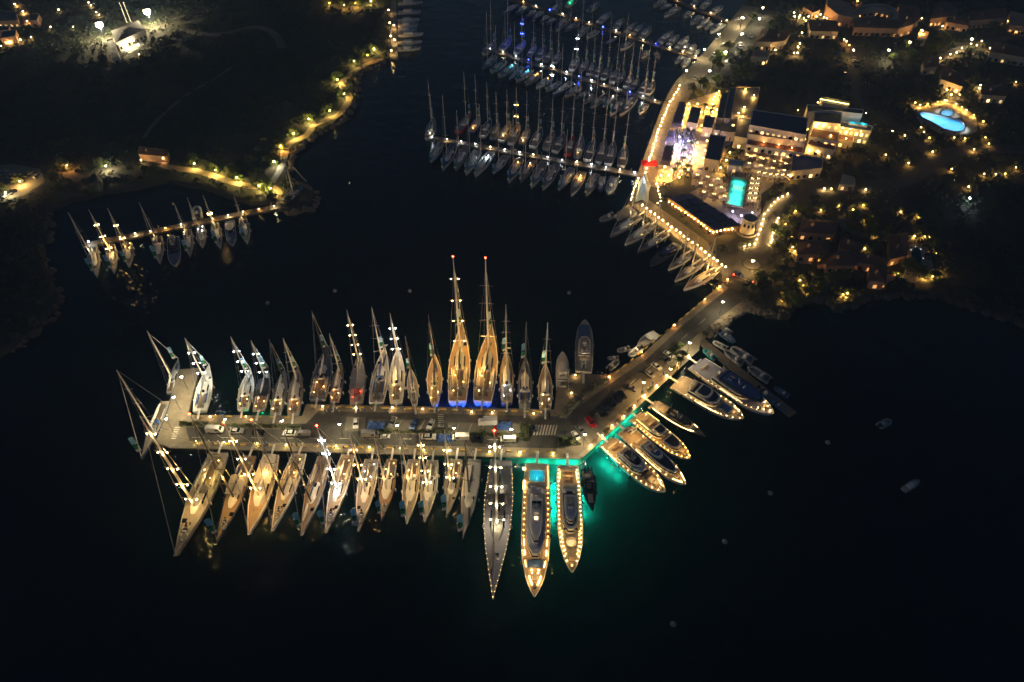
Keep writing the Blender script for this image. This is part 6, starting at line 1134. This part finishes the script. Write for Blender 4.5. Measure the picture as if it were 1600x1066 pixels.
for x, y in ((215, 80), (180, 190), (10, 185), (5, 350)): u, v = kt(x, y); lamp_thing('street_lamp', 'white street lamp on the upper marina road', u, v, 7, 'neut', 1500, 'lamps of the upper marina road', .5, cat='street lamp')
for lab, x, y in (('white floodlight with flare-sized globe on the seaward side of the headland house', 610, 150), ('white floodlight with flare-sized globe inland of the headland house', 905, 70)): lamp_thing('floodlight', lab, *k0(x, y), 11, 'neut', 26000, None, 2.3, cat='floodlight')  # globes oversized so their shape stands in for the lamps' flare
for x, y in ((770, 270), (820, 250), (850, 275), (780, 305)): u, v = k0(x, y); lamp_thing('floodlight', 'dazzling white lamp in the floodlit court', u, v, 3.5, 'neut', 500, 'lamps of the floodlit court', .5, cat='floodlight')
for x, y in ((545, 15), (560, 32), (592, 75), (610, 92), (215, 148), (190, 228), (125, 245), (58, 260), (5, 285), (30, 208), (20, 118), (105, 128), (450, 165), (855, 335), (360, 60), (90, 25), (140, 70), (165, 130), (310, 165)): u, v = k0(x, y); lamp_thing('garden_lamp', 'warm lamp by the houses in the headland corner', u, v, 1.8, 'warm', 400, 'lamps of the headland corner', .3, cat='garden lamp')
for x, y in ((918, 965), (1005, 975), (868, 988)): u, v = k0(x, y); lamp_thing('wall_lamp', 'bright lamp on the boathouse veranda', u, v, 2.6, 'warm', 170, 'lamps of the boathouse veranda', .25, cat='lamp')
hl = [(1198, 1008, 'lime'), (1328, 1048, 'lime')]
pathl = [(zw(885, 300), 'lime'), (zw(845, 340), 'gold'), (zw(762, 376), 'lime'), (zw(660, 490), 'lime'), (zw(700, 578), 'lime'), (zw(612, 680), 'lime'), (zw(484, 732), 'lime'), (zw(390, 822), 'lime'), (zw(308, 900), 'gold'), (zw(268, 995), 'neut'), (zw(865, 5), 'lime'), (zw(770, 18), 'gold'), (zw(702, 30), 'gold'), (zw(610, 18), 'gold')] + [(k0(x, y), c) for x, y, c in hl] + [((370, 277), 'lime'), ((405, 290), 'lime'), ((422, 294), 'lime'), ((104, 258), 'orange'), ((165, 259), 'neut'), ((30, 283), 'warm'), ((8, 300), 'neut')]
for (u, v), c in pathl: lamp_thing('garden_lamp', 'small lamp in the shrubs along the headland path', u, v, 3.2, c, 1900, 'lamps of the headland path', .26, cat='garden lamp')
for x, y in ((975, 62), (982, 140), (988, 222), (992, 312), (1008, 155), (1012, 245)): u, v = zw(x, y); lamp_thing('dock_lamp', 'warm lamp post on the headland dock', u, v, 3, 'warm', 300, 'lamps of the headland dock', .35, base=1.0, cat='lamp')
def pontoon_lamps(seg, n, desc, cols, z=.9, p=70):
    for i, (u, v) in enumerate(row(list(seg), n)): lamp_thing('pontoon_lamp', 'small service pedestal lamp on the ' + desc, u, v - 2, 1.3, cols[i % len(cols)], p, 'pedestal lamps on the ' + desc, .2, base=z, cat='pedestal lamp')
pontoon_lamps(N1, 15, 'red-awning pontoon', ['cool', 'neut', 'cool'], p=75); pontoon_lamps(N2, 14, 'blue-mast pontoon', ['cool', 'neut', 'cool', 'blue'], p=95); pontoon_lamps(N3, 15, 'upper marina pontoon', ['neut', 'warm', 'neut', 'blue'], p=90); pontoon_lamps(N4, 5, 'car-park pontoon', ['warm'], p=120)
pontoon_lamps(((150, 380), (440, 321)), 12, 'headland pontoon', ['warm', 'gold', 'neut'], 1.0, 110)
lamp_thing('pontoon_lamp', 'bluish white lamp at the outer tip of the headland pontoon', *zl(188, 388), 2, 'cool', 120, None, .3, base=1.0, cat='pedestal lamp')
# ================================================================ PLANTS
def crown(n, rx, rz, z0, s0, s1, clumps=7):
    b = MB(); cs = [(random.uniform(-.55, .55) * rx, random.uniform(-.55, .55) * rx, z0 + random.uniform(.25, .8) * rz, random.uniform(.38, .62) * rx) for _ in range(clumps)]
    for i in range(n):
        c = cs[i % clumps]; d = Vector((random.gauss(0, 1), random.gauss(0, 1), random.gauss(0, .8))).normalized() * c[3] * random.uniform(.6, 1.05)
        leaf(b, (c[0] + d.x, c[1] + d.y, max(.15, c[2] + d.z * .8)), random.uniform(s0, s1))
    return b
SHRUBS = [crown(260, 2.2, 1.9, .1, .16, .4).mesh('foliage', M_LEAF) for _ in range(4)]; CROWNS = [crown(700, 3.4, 3.6, 2.2, .2, .5, 11).mesh('crown', M_LEAF2) for _ in range(4)]
STEM = MB().tube((0, 0, 0), (.1, 0, .9), .1, .05).tube((.05, 0, .3), (.5, .3, .9), .06, .03).mesh('stem', M_BARK)
TRUNK = MB().tube((0, 0, 0), (.15, .1, 2.2), .28, .2, 7).tube((.15, .1, 2.1), (1.2, .5, 4.2), .16, .06).tube((.15, .1, 2.1), (-.9, .8, 4.4), .16, .06).tube((.15, .1, 2.1), (.1, -1.0, 4.3), .15, .06).mesh('trunk', M_BARK)
PALMF = MB()
for i in range(11):
    a = i * 2 * math.pi / 11; prev = None
    for j in range(6):
        t = j / 5; rr_ = 2.6 * t; z = 6 + .9 * math.sin(t * 2.2) - 1.5 * t * t; w = .42 * math.sin(min(1, t * 1.3 + .12) * math.pi) + .04
        cur = [(rr_ * math.cos(a) - w * math.sin(a), rr_ * math.sin(a) + w * math.cos(a), z - .12), (rr_ * math.cos(a), rr_ * math.sin(a), z), (rr_ * math.cos(a) + w * math.sin(a), rr_ * math.sin(a) - w * math.cos(a), z - .12)]
        if prev: PALMF.add(prev + cur, [(0, 3, 4, 1), (1, 4, 5, 2)])
        prev = cur
PALMF = PALMF.mesh('crown', M_LEAF); PALMT = MB().tube((0, 0, 0), (.15, 0, 6), .26, .18, 7).mesh('trunk', M_BARK)
def shrub(u, v, s, lab, group, base=ZL):
    p = P(u, v, base + .6); r = thing('shrub', lab, 'shrub', (p.x, p.y, base), random.uniform(0, 6), group); k = random.randrange(4)
    obj('foliage', SHRUBS[k], random.choice((M_LEAF, M_LEAF2)), r, scale=(s, s, s)); obj('stem', STEM, None, r, scale=(s, s, s))
def tree(u, v, s, lab, group, base=ZL):
    p = P(u, v, base + 3.5 * s); r = thing('tree', lab, 'tree', (p.x, p.y, base), random.uniform(0, 6), group); k = random.randrange(4)
    obj('crown', CROWNS[k], random.choice((M_LEAF, M_LEAF2)), r, scale=(s, s, s)); obj('trunk', TRUNK, None, r, scale=(s, s, s))
for (u, v), c in pathl:
    tree(u + random.uniform(-9, -3), v + random.uniform(-6, 0), random.uniform(.45, .75), 'small lamp lit tree beside the headland path', 'trees of the headland path')
    for q in range(3): shrub(u + random.uniform(-9, 5), v + random.uniform(-6, 3), random.uniform(1.0, 1.9), 'lit green shrub beside a lamp on the headland path', 'shrubs of the headland path')
for x, y in gw:
    u, v = ke(x, y); shrub(u + random.uniform(-6, 6), v + random.uniform(-5, 4), random.uniform(.7, 1.2), 'lamp lit shrub in the villa gardens', 'shrubs of the villa gardens')
for u, v in [ke(x, y) for x, y in ((130, 760), (60, 850), (240, 760), (300, 650), (250, 560), (230, 440), (300, 470), (330, 380), (420, 300), (500, 750), (620, 770), (720, 760), (800, 760), (760, 420), (860, 460), (900, 400), (780, 340), (960, 480), (1210, 720), (1170, 680), (1230, 430), (1300, 520), (560, 640), (450, 860), (360, 930), (550, 830))]: tree(u, v, random.uniform(.7, 1.15), 'leafy garden tree around the terracotta villas', 'trees of the villa gardens')
for u, v in [zh(x, y) for x, y in ((1100, 690), (1150, 730), (1230, 680), (1180, 640), (1280, 480), (1330, 520), (1340, 430), (1400, 360), (1300, 620), (1440, 560), (1500, 420), (1530, 600), (1420, 480), (1560, 520), (1580, 130))]: tree(u, v, random.uniform(.8, 1.3), 'dark tree shading the marina car park', 'trees of the marina car park')
for x, y in ((380, 460), (500, 440), (560, 560), (620, 500), (730, 460), (800, 400), (680, 380), (440, 570), (400, 620), (480, 640), (250, 590), (1280, 260), (1380, 270)): u, v = kr(x, y); tree(u, v, random.uniform(.8, 1.2), 'round clipped tree on the lamp lit village bank', 'trees of the village bank')
for x, y in ((245, 640), (262, 700), (250, 780), (200, 840), (300, 860), (330, 620), (270, 900), (160, 900), (560, 240), (480, 225), (540, 280)): u, v = k7(x, y); p = P(u, v, ZL + 6); r = thing('palm', 'palm with warm lit fronds on the club terrace', 'palm', (p.x, p.y, ZL), random.uniform(0, 6), 'palms of the club terrace'); obj('crown', PALMF, None, r); obj('trunk', PALMT, None, r)
for u, v in ((1062, 562), (1052, 548), (1068, 552)): p = P(u, v, ZQ + 6); r = thing('palm', 'palm in the bed by the tender pontoon lamp', 'palm', (p.x, p.y, ZQ), random.uniform(0, 6), 'palms of the quay bed'); obj('crown', PALMF, None, r); obj('trunk', PALMT, None, r)
for px, lab in (([(281, 661), (326, 661), (326, 667), (280, 667)], 'clipped hedge bed by the quay stub crossing'), ([(335, 664), (470, 666), (470, 671), (333, 669)], 'long low hedge bed beside the parked white pickup'), ([(580, 674), (690, 675), (690, 679), (580, 678)], 'hedge bed between the parking bays and the grey van'), ([(700, 678), (820, 680), (818, 684), (700, 682)], 'hedge bed behind the white vans'), ([(812, 664), (826, 664), (826, 690), (812, 690)], 'short hedge bed beside the wide zebra crossing'), ([(872, 686), (898, 684), (908, 696), (872, 700)], 'bright lamplit hedge at the quay corner'), ([(874, 652), (898, 618), (940, 592), (955, 592), (905, 630), (884, 654)], 'dark curved hedge behind the service corner')): hedge_bed(px, 1.3, 'hedge', lab)
for u, v, s in ((752, 676, .45), (822, 668, .45), (700, 672, .35), (604, 672, .35), (885, 688, .5), (1062, 540, .5), (1100, 522, .5)): tree(u, v, s, 'small round tree in the quay planting beds', 'trees in the quay beds', ZQ)
# --- the dark macchia scrub of both shores: one mass of leaves
def scrub(name, label, poly, n, k, smin, smax):
    xs = [p[0] for p in poly]; ys = [p[1] for p in poly]; boxes = [(min(q[0] for q in K), max(q[0] for q in K), min(q[1] for q in K), max(q[1] for q in K), K) for K in KEEP]
    V = []; got = 0; tries = 0
    while got < n and tries < n * 6:
        tries += 1; x = random.uniform(min(xs), max(xs)); y = 150 + (max(ys) - 150) * random.random(); s = random.uniform(smin, smax)
        if not inside((x, y), poly): continue
        if any(a - s < x < b + s and c - s < y < d + s and inside((x, y), K) for a, b, c, d, K in boxes): continue
        u, v = proj((x, y, 1))
        if not (-150 < u < 1750 and -60 < v < 700): continue
        got += 1; V.append((x, y, s))
    V = np.array(V); rng = np.random.default_rng(5); c = np.repeat(V, k, 0); m = len(c)
    d = rng.normal(size=(m, 3)); d /= np.linalg.norm(d, axis=1)[:, None]; cen = np.stack([c[:, 0] + d[:, 0] * c[:, 2], c[:, 1] + d[:, 1] * c[:, 2], ZL + .3 + np.abs(d[:, 2]) * c[:, 2] * .9], 1)
    u = rng.normal(size=(m, 3)); u /= np.linalg.norm(u, axis=1)[:, None]; w = np.cross(u, rng.normal(size=(m, 3))); w /= np.linalg.norm(w, axis=1)[:, None]; sz = rng.uniform(.25, .7, size=(m, 1))
    vv = np.stack([cen + u * sz, cen + w * sz * .7, cen - u * sz, cen - w * sz * .7], 1).reshape(-1, 3)
    me = bpy.data.meshes.new(name); me.vertices.add(len(vv)); me.vertices.foreach_set('co', vv.ravel()); me.loops.add(len(vv)); me.loops.foreach_set('vertex_index', np.arange(len(vv), dtype=np.int32))
    me.polygons.add(m); me.polygons.foreach_set('loop_start', np.arange(0, 4 * m, 4, dtype=np.int32)); me.polygons.foreach_set('loop_total', np.full(m, 4, dtype=np.int32)); me.update(); me.validate(); me.materials.append(M_LEAFD)
    o = obj(name, me); tag(o, label, 'scrub', kind='stuff')
scrub('scrub_foliage', 'dark low scrub covering the headland', west, 4200, 34, 1.0, 3.0); scrub('scrub_foliage', 'dark trees and scrub between the villas and village', east, 3800, 36, 1.2, 3.4)
# --- shore rocks
ROCKS = []
for _ in range(5):
    b = MB().lathe([(.5, -.6), (.95, -.3), (1.0, .1), (.7, .5), (.2, .7)], 7); b.v = [(x * random.uniform(.7, 1.3), y * random.uniform(.7, 1.3), z * random.uniform(.7, 1.3)) for x, y, z in b.v]; ROCKS.append(b)
def rocks(label, px, n, spread, smin, smax, m=M_ROCK):
    b = MB()
    for u, v in row(px, n):
        p = P(u + random.uniform(-spread, spread), v + random.uniform(-spread, spread) * .6, .4); r_ = random.choice(ROCKS); s = random.uniform(smin, smax); a = random.uniform(0, 6); ca, sa = math.cos(a) * s, math.sin(a) * s
        b.add([(p.x + x * ca - y * sa, p.y + x * sa + y * ca, .3 + z * s) for x, y, z in r_.v], r_.f)
    tag(b.build('shore_rocks', m), label, 'rocks', kind='stuff')
rocks('granite boulders below the lit headland path', [(600, 96), (560, 112), (556, 155), (535, 188), (490, 212), (456, 240), (452, 268)], 150, 4, .6, 2.2); rocks('boulders round the headland point', [(446, 280), (480, 292), (496, 306), (488, 326), (450, 332)], 90, 4, .5, 1.9)
rocks('boulders along the western cove, colour dimmed for the dark', [(76, 335), (62, 380), (80, 440), (84, 480), (55, 515), (10, 545)], 70, 14, .5, 2.2, M_ROCKDIM); rocks('boulders armouring the causeway beside the tender pontoon', [(1100, 524), (1130, 504), (1160, 484), (1190, 484), (1226, 494)], 130, 6, .6, 1.9)
rocks('boulders along the dark eastern shore', [(1240, 474), (1292, 468), (1310, 484), (1360, 462), (1470, 462), (1540, 486), (1600, 508)], 130, 6, .5, 2.0, M_ROCKDIM)
# ================================================================ VEHICLES
def loft_car(prof, w, z0):
    """side profile (x, z) extruded with tumblehome"""
    n = len(prof); zt = max(z for x, z in prof); vs = []
    for s in (1, -1):
        for x, z in prof: k = 1 - .2 * max(0, (z - z0) / (zt - z0)); vs.append((x, s * w / 2 * k, z))
    fs = [(i, (i + 1) % n, n + (i + 1) % n, n + i) for i in range(n)] + [tuple(range(n))[::-1], tuple(range(n, 2 * n))]
    return MB().add(vs, fs)
CAR = loft_car([(-2.1, .35), (2.1, .35), (2.15, .7), (1.9, .9), (1.0, .98), (.95, 1.0), (-1.8, 1.02), (-2.15, .9)], 1.8, 1.0).mesh('body', M_WHITE); CAB = loft_car([(-1.75, 1.0), (1.0, .98), (.35, 1.45), (-1.2, 1.47)], 1.66, .9).mesh('cabin', M_GLASS); CRF = MB().box(-1.15, .32, -.66, .66, 1.44, 1.5, .05, .05).mesh('roof', M_WHITE)
WH = MB().tube((0, -.11, 0), (0, .11, 0), .33, n=12).mesh('wheel', M_RUBBER); HLM = MB().box(-.03, .03, -.2, .2, -.07, .07).mesh('headlight', M_SILVER); TLM = MB().box(-.03, .03, -.2, .2, -.07, .07).mesh('tail_light', mat('tail_red', (.3, .01, .01), .3))
VAN = loft_car([(-2.7, .4), (2.6, .4), (2.65, .9), (2.1, 1.15), (1.6, 2.05), (1.3, 2.15), (-2.65, 2.15)], 2.0, 1.2).mesh('body', M_WHITE); VWS = MB().add([(2.12, .78, 1.2), (2.12, -.78, 1.2), (1.66, -.72, 2.0), (1.66, .72, 2.0), (2.02, .74, 1.2), (2.02, -.74, 1.2), (1.56, -.7, 2.0), (1.56, .7, 2.0)], [(0, 1, 2, 3), (7, 6, 5, 4), (3, 2, 6, 7), (0, 3, 7, 4), (1, 5, 6, 2), (0, 4, 5, 1)]).mesh('windscreen', M_GLASS)
VWD = MB().box(.3, 1.5, -1.0, 1.0, 1.25, 1.75, .2, .06).mesh('side_window', M_GLASS); BOXT = MB().box(-3.4, 1.2, -1.1, 1.1, .6, 2.9).mesh('cargo_box', M_WHITE); CABT = loft_car([(1.25, .45), (2.9, .45), (2.95, 1.0), (2.6, 1.9), (2.3, 2.2), (1.25, 2.2)], 2.0, 1.2).mesh('cab', M_WHITE)
CARC = {'white': mat('car_white', (.6, .6, .6), .25, var=.04), 'silver': mat('car_silver', (.34, .34, .35), .3, metal=.4, var=.04), 'black': mat('car_black', (.015, .015, .018), .2, var=0), 'blue': mat('car_blue', (.02, .06, .2), .25, var=0), 'red': mat('car_red', (.42, .015, .02), .25, var=0), 'grey': mat('car_grey', (.12, .12, .13), .3, var=0)}
def vehicle(kind, label, u, v, toward, colr, group=None, base=ZQ, s=1.0):
    p = P(u, v, base + .6); q = P(u + toward[0], v + toward[1], base + .6); rz = math.atan2(q.y - p.y, q.x - p.x); r = thing({'car': 'parked_car', 'van': 'parked_van', 'truck': 'box_truck'}[kind], label, {'car': 'car', 'van': 'van', 'truck': 'truck'}[kind], (p.x, p.y, base + .03), rz, group); S = (s, s, s); m = CARC[colr]
    if kind == 'car': obj('body', CAR, m, r, scale=S); obj('cabin', CAB, None, r, scale=S); obj('roof', CRF, m, r, scale=S); wx, hw = (1.3, -1.3), .82
    elif kind == 'van': obj('body', VAN, m, r, scale=S); obj('windscreen', VWS, None, r, scale=S); obj('side_window', VWD, None, r, scale=S); wx, hw = (1.7, -1.7), .92
    else: obj('cargo_box', BOXT, m, r, scale=S); c = obj('cab', CABT, m, r, scale=S); obj('windscreen', VWS, None, c, (.48, 0, 0)); wx, hw = (2.0, -2.2), .95
    for x in wx:
        for y in (hw, -hw): obj('wheel', WH, None, r, (x * s, y * s, .33 * s), scale=S)
    f = 2.15 if kind == 'car' else 2.66 if kind == 'van' else 2.96
    for y in (.6, -.6): obj('headlight', HLM, None, r, (f * s, y * s, .72 * s), scale=S); obj('tail_light', TLM, None, r, ((-2.16 if kind == 'car' else -2.71 if kind == 'van' else -3.42) * s, y * s, .8 * s), scale=S)
H_ = (10, .2); Vv = (-.5, 10)
for k, lab, u, v, t, c, s in [('car', 'white car parked alone in the gravel square bay', 556, 662, Vv, 'white', 1.05), ('car', 'silver car beside the street lamp in the angled bays', 613, 660, (-4, 9), 'silver', 1.1), ('car', 'blue car in the angled bays', 647, 663, (-4, 9), 'blue', 1.05), ('car', 'silver car in the angled bay beside the narrow zebra crossing', 673, 663, (-4, 9), 'white', 1.0), ('truck', 'white box truck parked beside a quay street lamp', 761, 661, (-10, .4), 'white', 1.05), ('car', 'dark car parked just short of the wide zebra crossing', 831, 670, H_, 'grey', 1.0),
    ('van', 'grey panel van on the quay roadside', 579, 679, H_, 'silver', 1.1), ('car', 'tiny white car behind the grey panel van', 602, 682, H_, 'white', .75), ('car', 'white and blue estate car on the quay roadside', 670, 683, H_, 'white', 1.15), ('van', 'white van parked beside the blue tarpaulin', 720, 684, (-10, 0), 'white', 1.1), ('car', 'black car between the two white vans', 746, 687, H_, 'black', 1.05), ('van', 'white van parked by the red masthead flag', 794, 687, (-10, 0), 'white', 1.0), ('car', 'white small car parked at the lamplit quay corner', 900, 681, (6, 8), 'white', .95), ('car', 'grey car parked beside the small white corner car', 907, 672, (6, 8), 'grey', 1.0), ('car', 'bright red car in the promenade parking row', 923, 660, (6, 8), 'red', 1.15),
    ('van', 'white pickup van behind the clipped hedge bed', 336, 672, H_, 'white', 1.1), ('car', 'silver car behind the white pickup van', 370, 674, H_, 'silver', 1.1), ('car', 'dark car in the dim stretch of quay roadside', 404, 676, H_, 'black', 1.0), ('car', 'white car nose to tail with the blue loaded van', 452, 677, (-10, 0), 'white', 1.05), ('van', 'blue-grey loaded van behind the white car', 474, 678, (-10, 0), 'silver', .9)]: vehicle(k, lab, u, v, t, c, None, ZQ, s)
for i, (x, y) in enumerate(((300, 245), (332, 218), (366, 186), (400, 162), (428, 142))): u, v = z7(x, y); vehicle('car', f'{ordinal(i)} black car from the red car in the promenade parking row', u, v, (6, 8), 'black', 'black cars in the promenade row')
u, v = z7(482, 100); vehicle('car', 'dark car alone beneath the warm promenade street lamp', u, v, (9, 4), 'grey')
for i, (x, y, c) in enumerate(((592, 626, 'silver'), (632, 582, 'white'), (682, 542, 'grey'), (704, 512, 'white'), (738, 490, 'black'))): u, v = z8(x, y); vehicle('car', f'{c} car, {ordinal(i)} in the upper parking row by the palm bed', u, v, (8, 6), c, 'cars in the upper row')
u, v = k8(1040, 835); vehicle('car', 'dark car waiting at the causeway barrier', u, v, (8, 6), 'blue', base=ZL)
u, v = k8(1000, 855); r = thing('barrier', 'red lit barrier across the causeway head', 'barrier', (*P(u, v, ZL).to_2d(), ZL)); MB().box(-.3, .3, -.3, .3, 0, 1.2, .03, .03).build('post', M_REDC, r); MB().tube((0, 0, 1.0), (7, -4.5, 1.0), .08).build('arm', M_WHITE, r); obj('signal_lamp', BULB_S, GN['red'], r, (0, 0, 1.4), scale=(1.5, 1.5, 1.5)); obj('signal_lamp', BULB_S, GN['red'], r, (7.2, -4.6, 1.1), scale=(1.2, 1.2, 1.2)); point(r, (0, -.4, 1.8), 'red', 30)
for i, (x, y) in enumerate(((1290, 220), (1310, 300), (1490, 350), (1445, 420), (1350, 350), (1280, 430), (1380, 480), (1420, 500), (1290, 590), (1130, 610), (1560, 280), (1480, 370))): u, v = zh(x, y); vehicle('car', 'pale car parked under the trees of the marina car park', u, v, (random.choice((-6, 6)), 5), random.choice(('white', 'silver')), 'cars of the marina car park', ZL, 1.15)
for i, (x, y) in enumerate(((985, 560), (1000, 640), (1050, 765), (1090, 870), (1040, 945), (1170, 640), (1200, 690), (1285, 875), (1150, 600))): u, v = kt(x, y); vehicle('car', 'car parked along the dark village lane', u, v, (10, -1), random.choice(('grey', 'blue', 'silver')), 'cars of the dark village lane', ZL, 1.1)
for i, (x, y) in enumerate(((15, 225), (80, 255), (60, 240), (15, 300), (35, 335), (60, 320), (190, 240), (150, 225))): u, v = x / 3.2, 200 + y / 3.2; vehicle('car', 'car in the small gravel car park on the headland', u, v, (7, -4), ('silver', 'black', 'white', 'grey')[i % 4], 'cars of the headland car park', ZL, 1.1)
for lab, u, v, s in (('blue tarpaulin over a load in the angled bays', 587, 664, 1.0), ('blue tarpaulin beside the white van', 695, 684, .9), ('pale blue tarpaulin behind the box truck', 787, 664, 1.0)):
    p = P(u, v, ZQ + .6); r = thing('tarpaulin', lab, 'tarpaulin', (p.x, p.y, ZQ)); b = MB(); n = 8; vs = []; fs = []
    for i in range(n + 1):
        for j in range(n + 1): x = (i / n - .5) * 6 * s; y = (j / n - .5) * 3.6 * s; e = min(i, j, n - i, n - j); vs.append((x, y, .05 if e == 0 else .9 + random.uniform(-.2, .35)))
    for i in range(n):
        for j in range(n): a = i * (n + 1) + j; fs.append((a, a + n + 1, a + n + 2, a + 1))
    b.add(vs, fs).build('sheet', M_CLOTHB, r)
# --- people on the terraces (far off, a crowd)
def figure(b, x, y, z, a):
    c, s = math.cos(a), math.sin(a); f = MB()
    f.tube((0, .1, 0), (0, .1, .85), .07, .1, 5).tube((.12, -.1, 0), (0, -.1, .85), .07, .1, 5).tube((0, 0, .8), (0, 0, 1.42), .17, .2, 6).octa((0, 0, 1.62), .13, .16).tube((0, .22, 1.38), (.12, .26, .85), .06, .04, 4).tube((0, -.22, 1.38), (.1, -.26, .85), .06, .04, 4)
    b.add([(x + p[0] * c - p[1] * s, y + p[0] * s + p[1] * c, z + p[2]) for p in f.v], f.f)
def crowd(label, px, n, m):
    pts = pts_px(px, ZL + .1); xs = [p[0] for p in pts]; ys = [p[1] for p in pts]; b = MB(); k = 0
    while k < n:
        q = (random.uniform(min(xs), max(xs)), random.uniform(min(ys), max(ys)))
        if inside(q, pts): figure(b, *q, ZL + .08, random.uniform(0, 6.28)); k += 1
    tag(b.build('crowd', m), label, 'crowd', kind='stuff')
crowd('party crowd in dark clothes under violet light', [k7(*p) for p in ((170, 490), (370, 480), (370, 680), (200, 700))], 150, mat('dark_clothes', (.08, .08, .12), .8, var=.7, scale=.9)); crowd('party guests in pale clothes under violet light', [k7(*p) for p in ((170, 490), (370, 480), (370, 680), (200, 700))], 90, M_CLOTHW)
crowd('guests strolling on the club terrace below the party', [k7(*p) for p in ((200, 690), (370, 690), (330, 1000), (120, 1000))], 90, MATS['dark_clothes']); crowd('guests standing around the club pool', [k8(*p) for p in ((930, 120), (1130, 150), (1110, 172), (985, 152), (950, 345), (925, 340))], 70, MATS['dark_clothes']); crowd('guests dining at the poolside parasols', [k8(*p) for p in ((1110, 180), (1190, 190), (1180, 400), (1075, 380))], 60, MATS['dark_clothes'])
# --- small furniture of the quay
PED = MB().box(-.2, .2, -.2, .2, 0, 1.1, .03, .03).mesh('cabinet', M_WHITE); PEC = MB().box(-.23, .23, -.23, .23, 1.1, 1.2, .05, .05).mesh('cap', M_CLOTHB)
for u, v in row([(300, 694), (880, 709)], 22) + row([(490, 637), (860, 645)], 14):
    p = P(u + random.uniform(-4, 4), v, ZQ); r = thing('service_pedestal', 'white power pedestal on the quay edge behind the moored yachts', 'power pedestal', (p.x, p.y, ZQ), group='power pedestals of the main quay'); obj('cabinet', PED, None, r); obj('cap', PEC, None, r)
BEN = MB().box(-1.3, 1.3, -.3, .3, .38, .46).box(-1.1, -.95, -.25, .25, 0, .38).box(.95, 1.1, -.25, .25, 0, .38).mesh('seat', M_WOOD); PLB = MB().box(-1.5, 1.5, -.6, .6, 0, .7, -.05, -.05).mesh('trough', M_CONC); PLF = MB()
for _ in range(110): leaf(PLF, (random.uniform(-1.4, 1.4), random.uniform(-.5, .5), random.uniform(.7, 1.3)), .22)
PLF = PLF.mesh('foliage', M_LEAF)
d_ = P(1085, 548, ZQ) - P(912, 708, ZQ); ra = math.atan2(d_.y, d_.x)
for i, (u, v) in enumerate(row([(922, 702), (1082, 556)], 9)):
    p = P(u - 3, v - 3, ZQ)
    if i % 2: r = thing('planter', 'dark planted trough on the lit motor yacht promenade', 'planter', (p.x, p.y, ZQ), ra, 'planters of the motor yacht promenade'); obj('trough', PLB, None, r); obj('foliage', PLF, None, r)
    else: r = thing('bench', 'wooden bench on the lit motor yacht promenade', 'bench', (p.x, p.y, ZQ), ra, 'benches of the motor yacht promenade'); obj('seat', BEN, None, r)
for px, n in (([(300, 696), (700, 705), (700, 700), (300, 690)], 26), ([(930, 694), (1080, 552), (1070, 550), (920, 694)], 14), ([(490, 640), (860, 648), (860, 652), (490, 645)], 16)):
    pp = pts_px(px, ZQ); xs = [q[0] for q in pp]; ys = [q[1] for q in pp]; k = 0
    while k < n:
        q = (random.uniform(min(xs), max(xs)), random.uniform(min(ys), max(ys)))
        if not inside(q, pp): continue
        k += 1; b = MB(); figure(b, 0, 0, 0, random.uniform(0, 6)); o = b.build('person', random.choice((M_CLOTHD, M_CLOTHW, M_CLOTHB, M_CLOTHG)), loc=(q[0], q[1], ZQ + .02)); tag(o, 'person in casual clothes strolling on the quay', 'person', 'people strolling on the quay')
# --- night air over the harbour
hz = MB().box(-1500, 1500, -150, 1800, -5.4, 195).build('haze', None); hz['kind'] = 'stuff'
hm_ = bpy.data.materials.new('night_air'); hm_.use_nodes = True; hn = hm_.node_tree; hn.nodes.clear(); ho = hn.nodes.new('ShaderNodeOutputMaterial'); hv_ = hn.nodes.new('ShaderNodeVolumePrincipled')
hv_.inputs['Color'].default_value = (.36, .6, 1, 1); hv_.inputs['Density'].default_value = .0003; hn.links.new(hv_.outputs[0], ho.inputs['Volume']); hz.data.materials.append(hm_)
sc.cycles.volume_bounces = 0
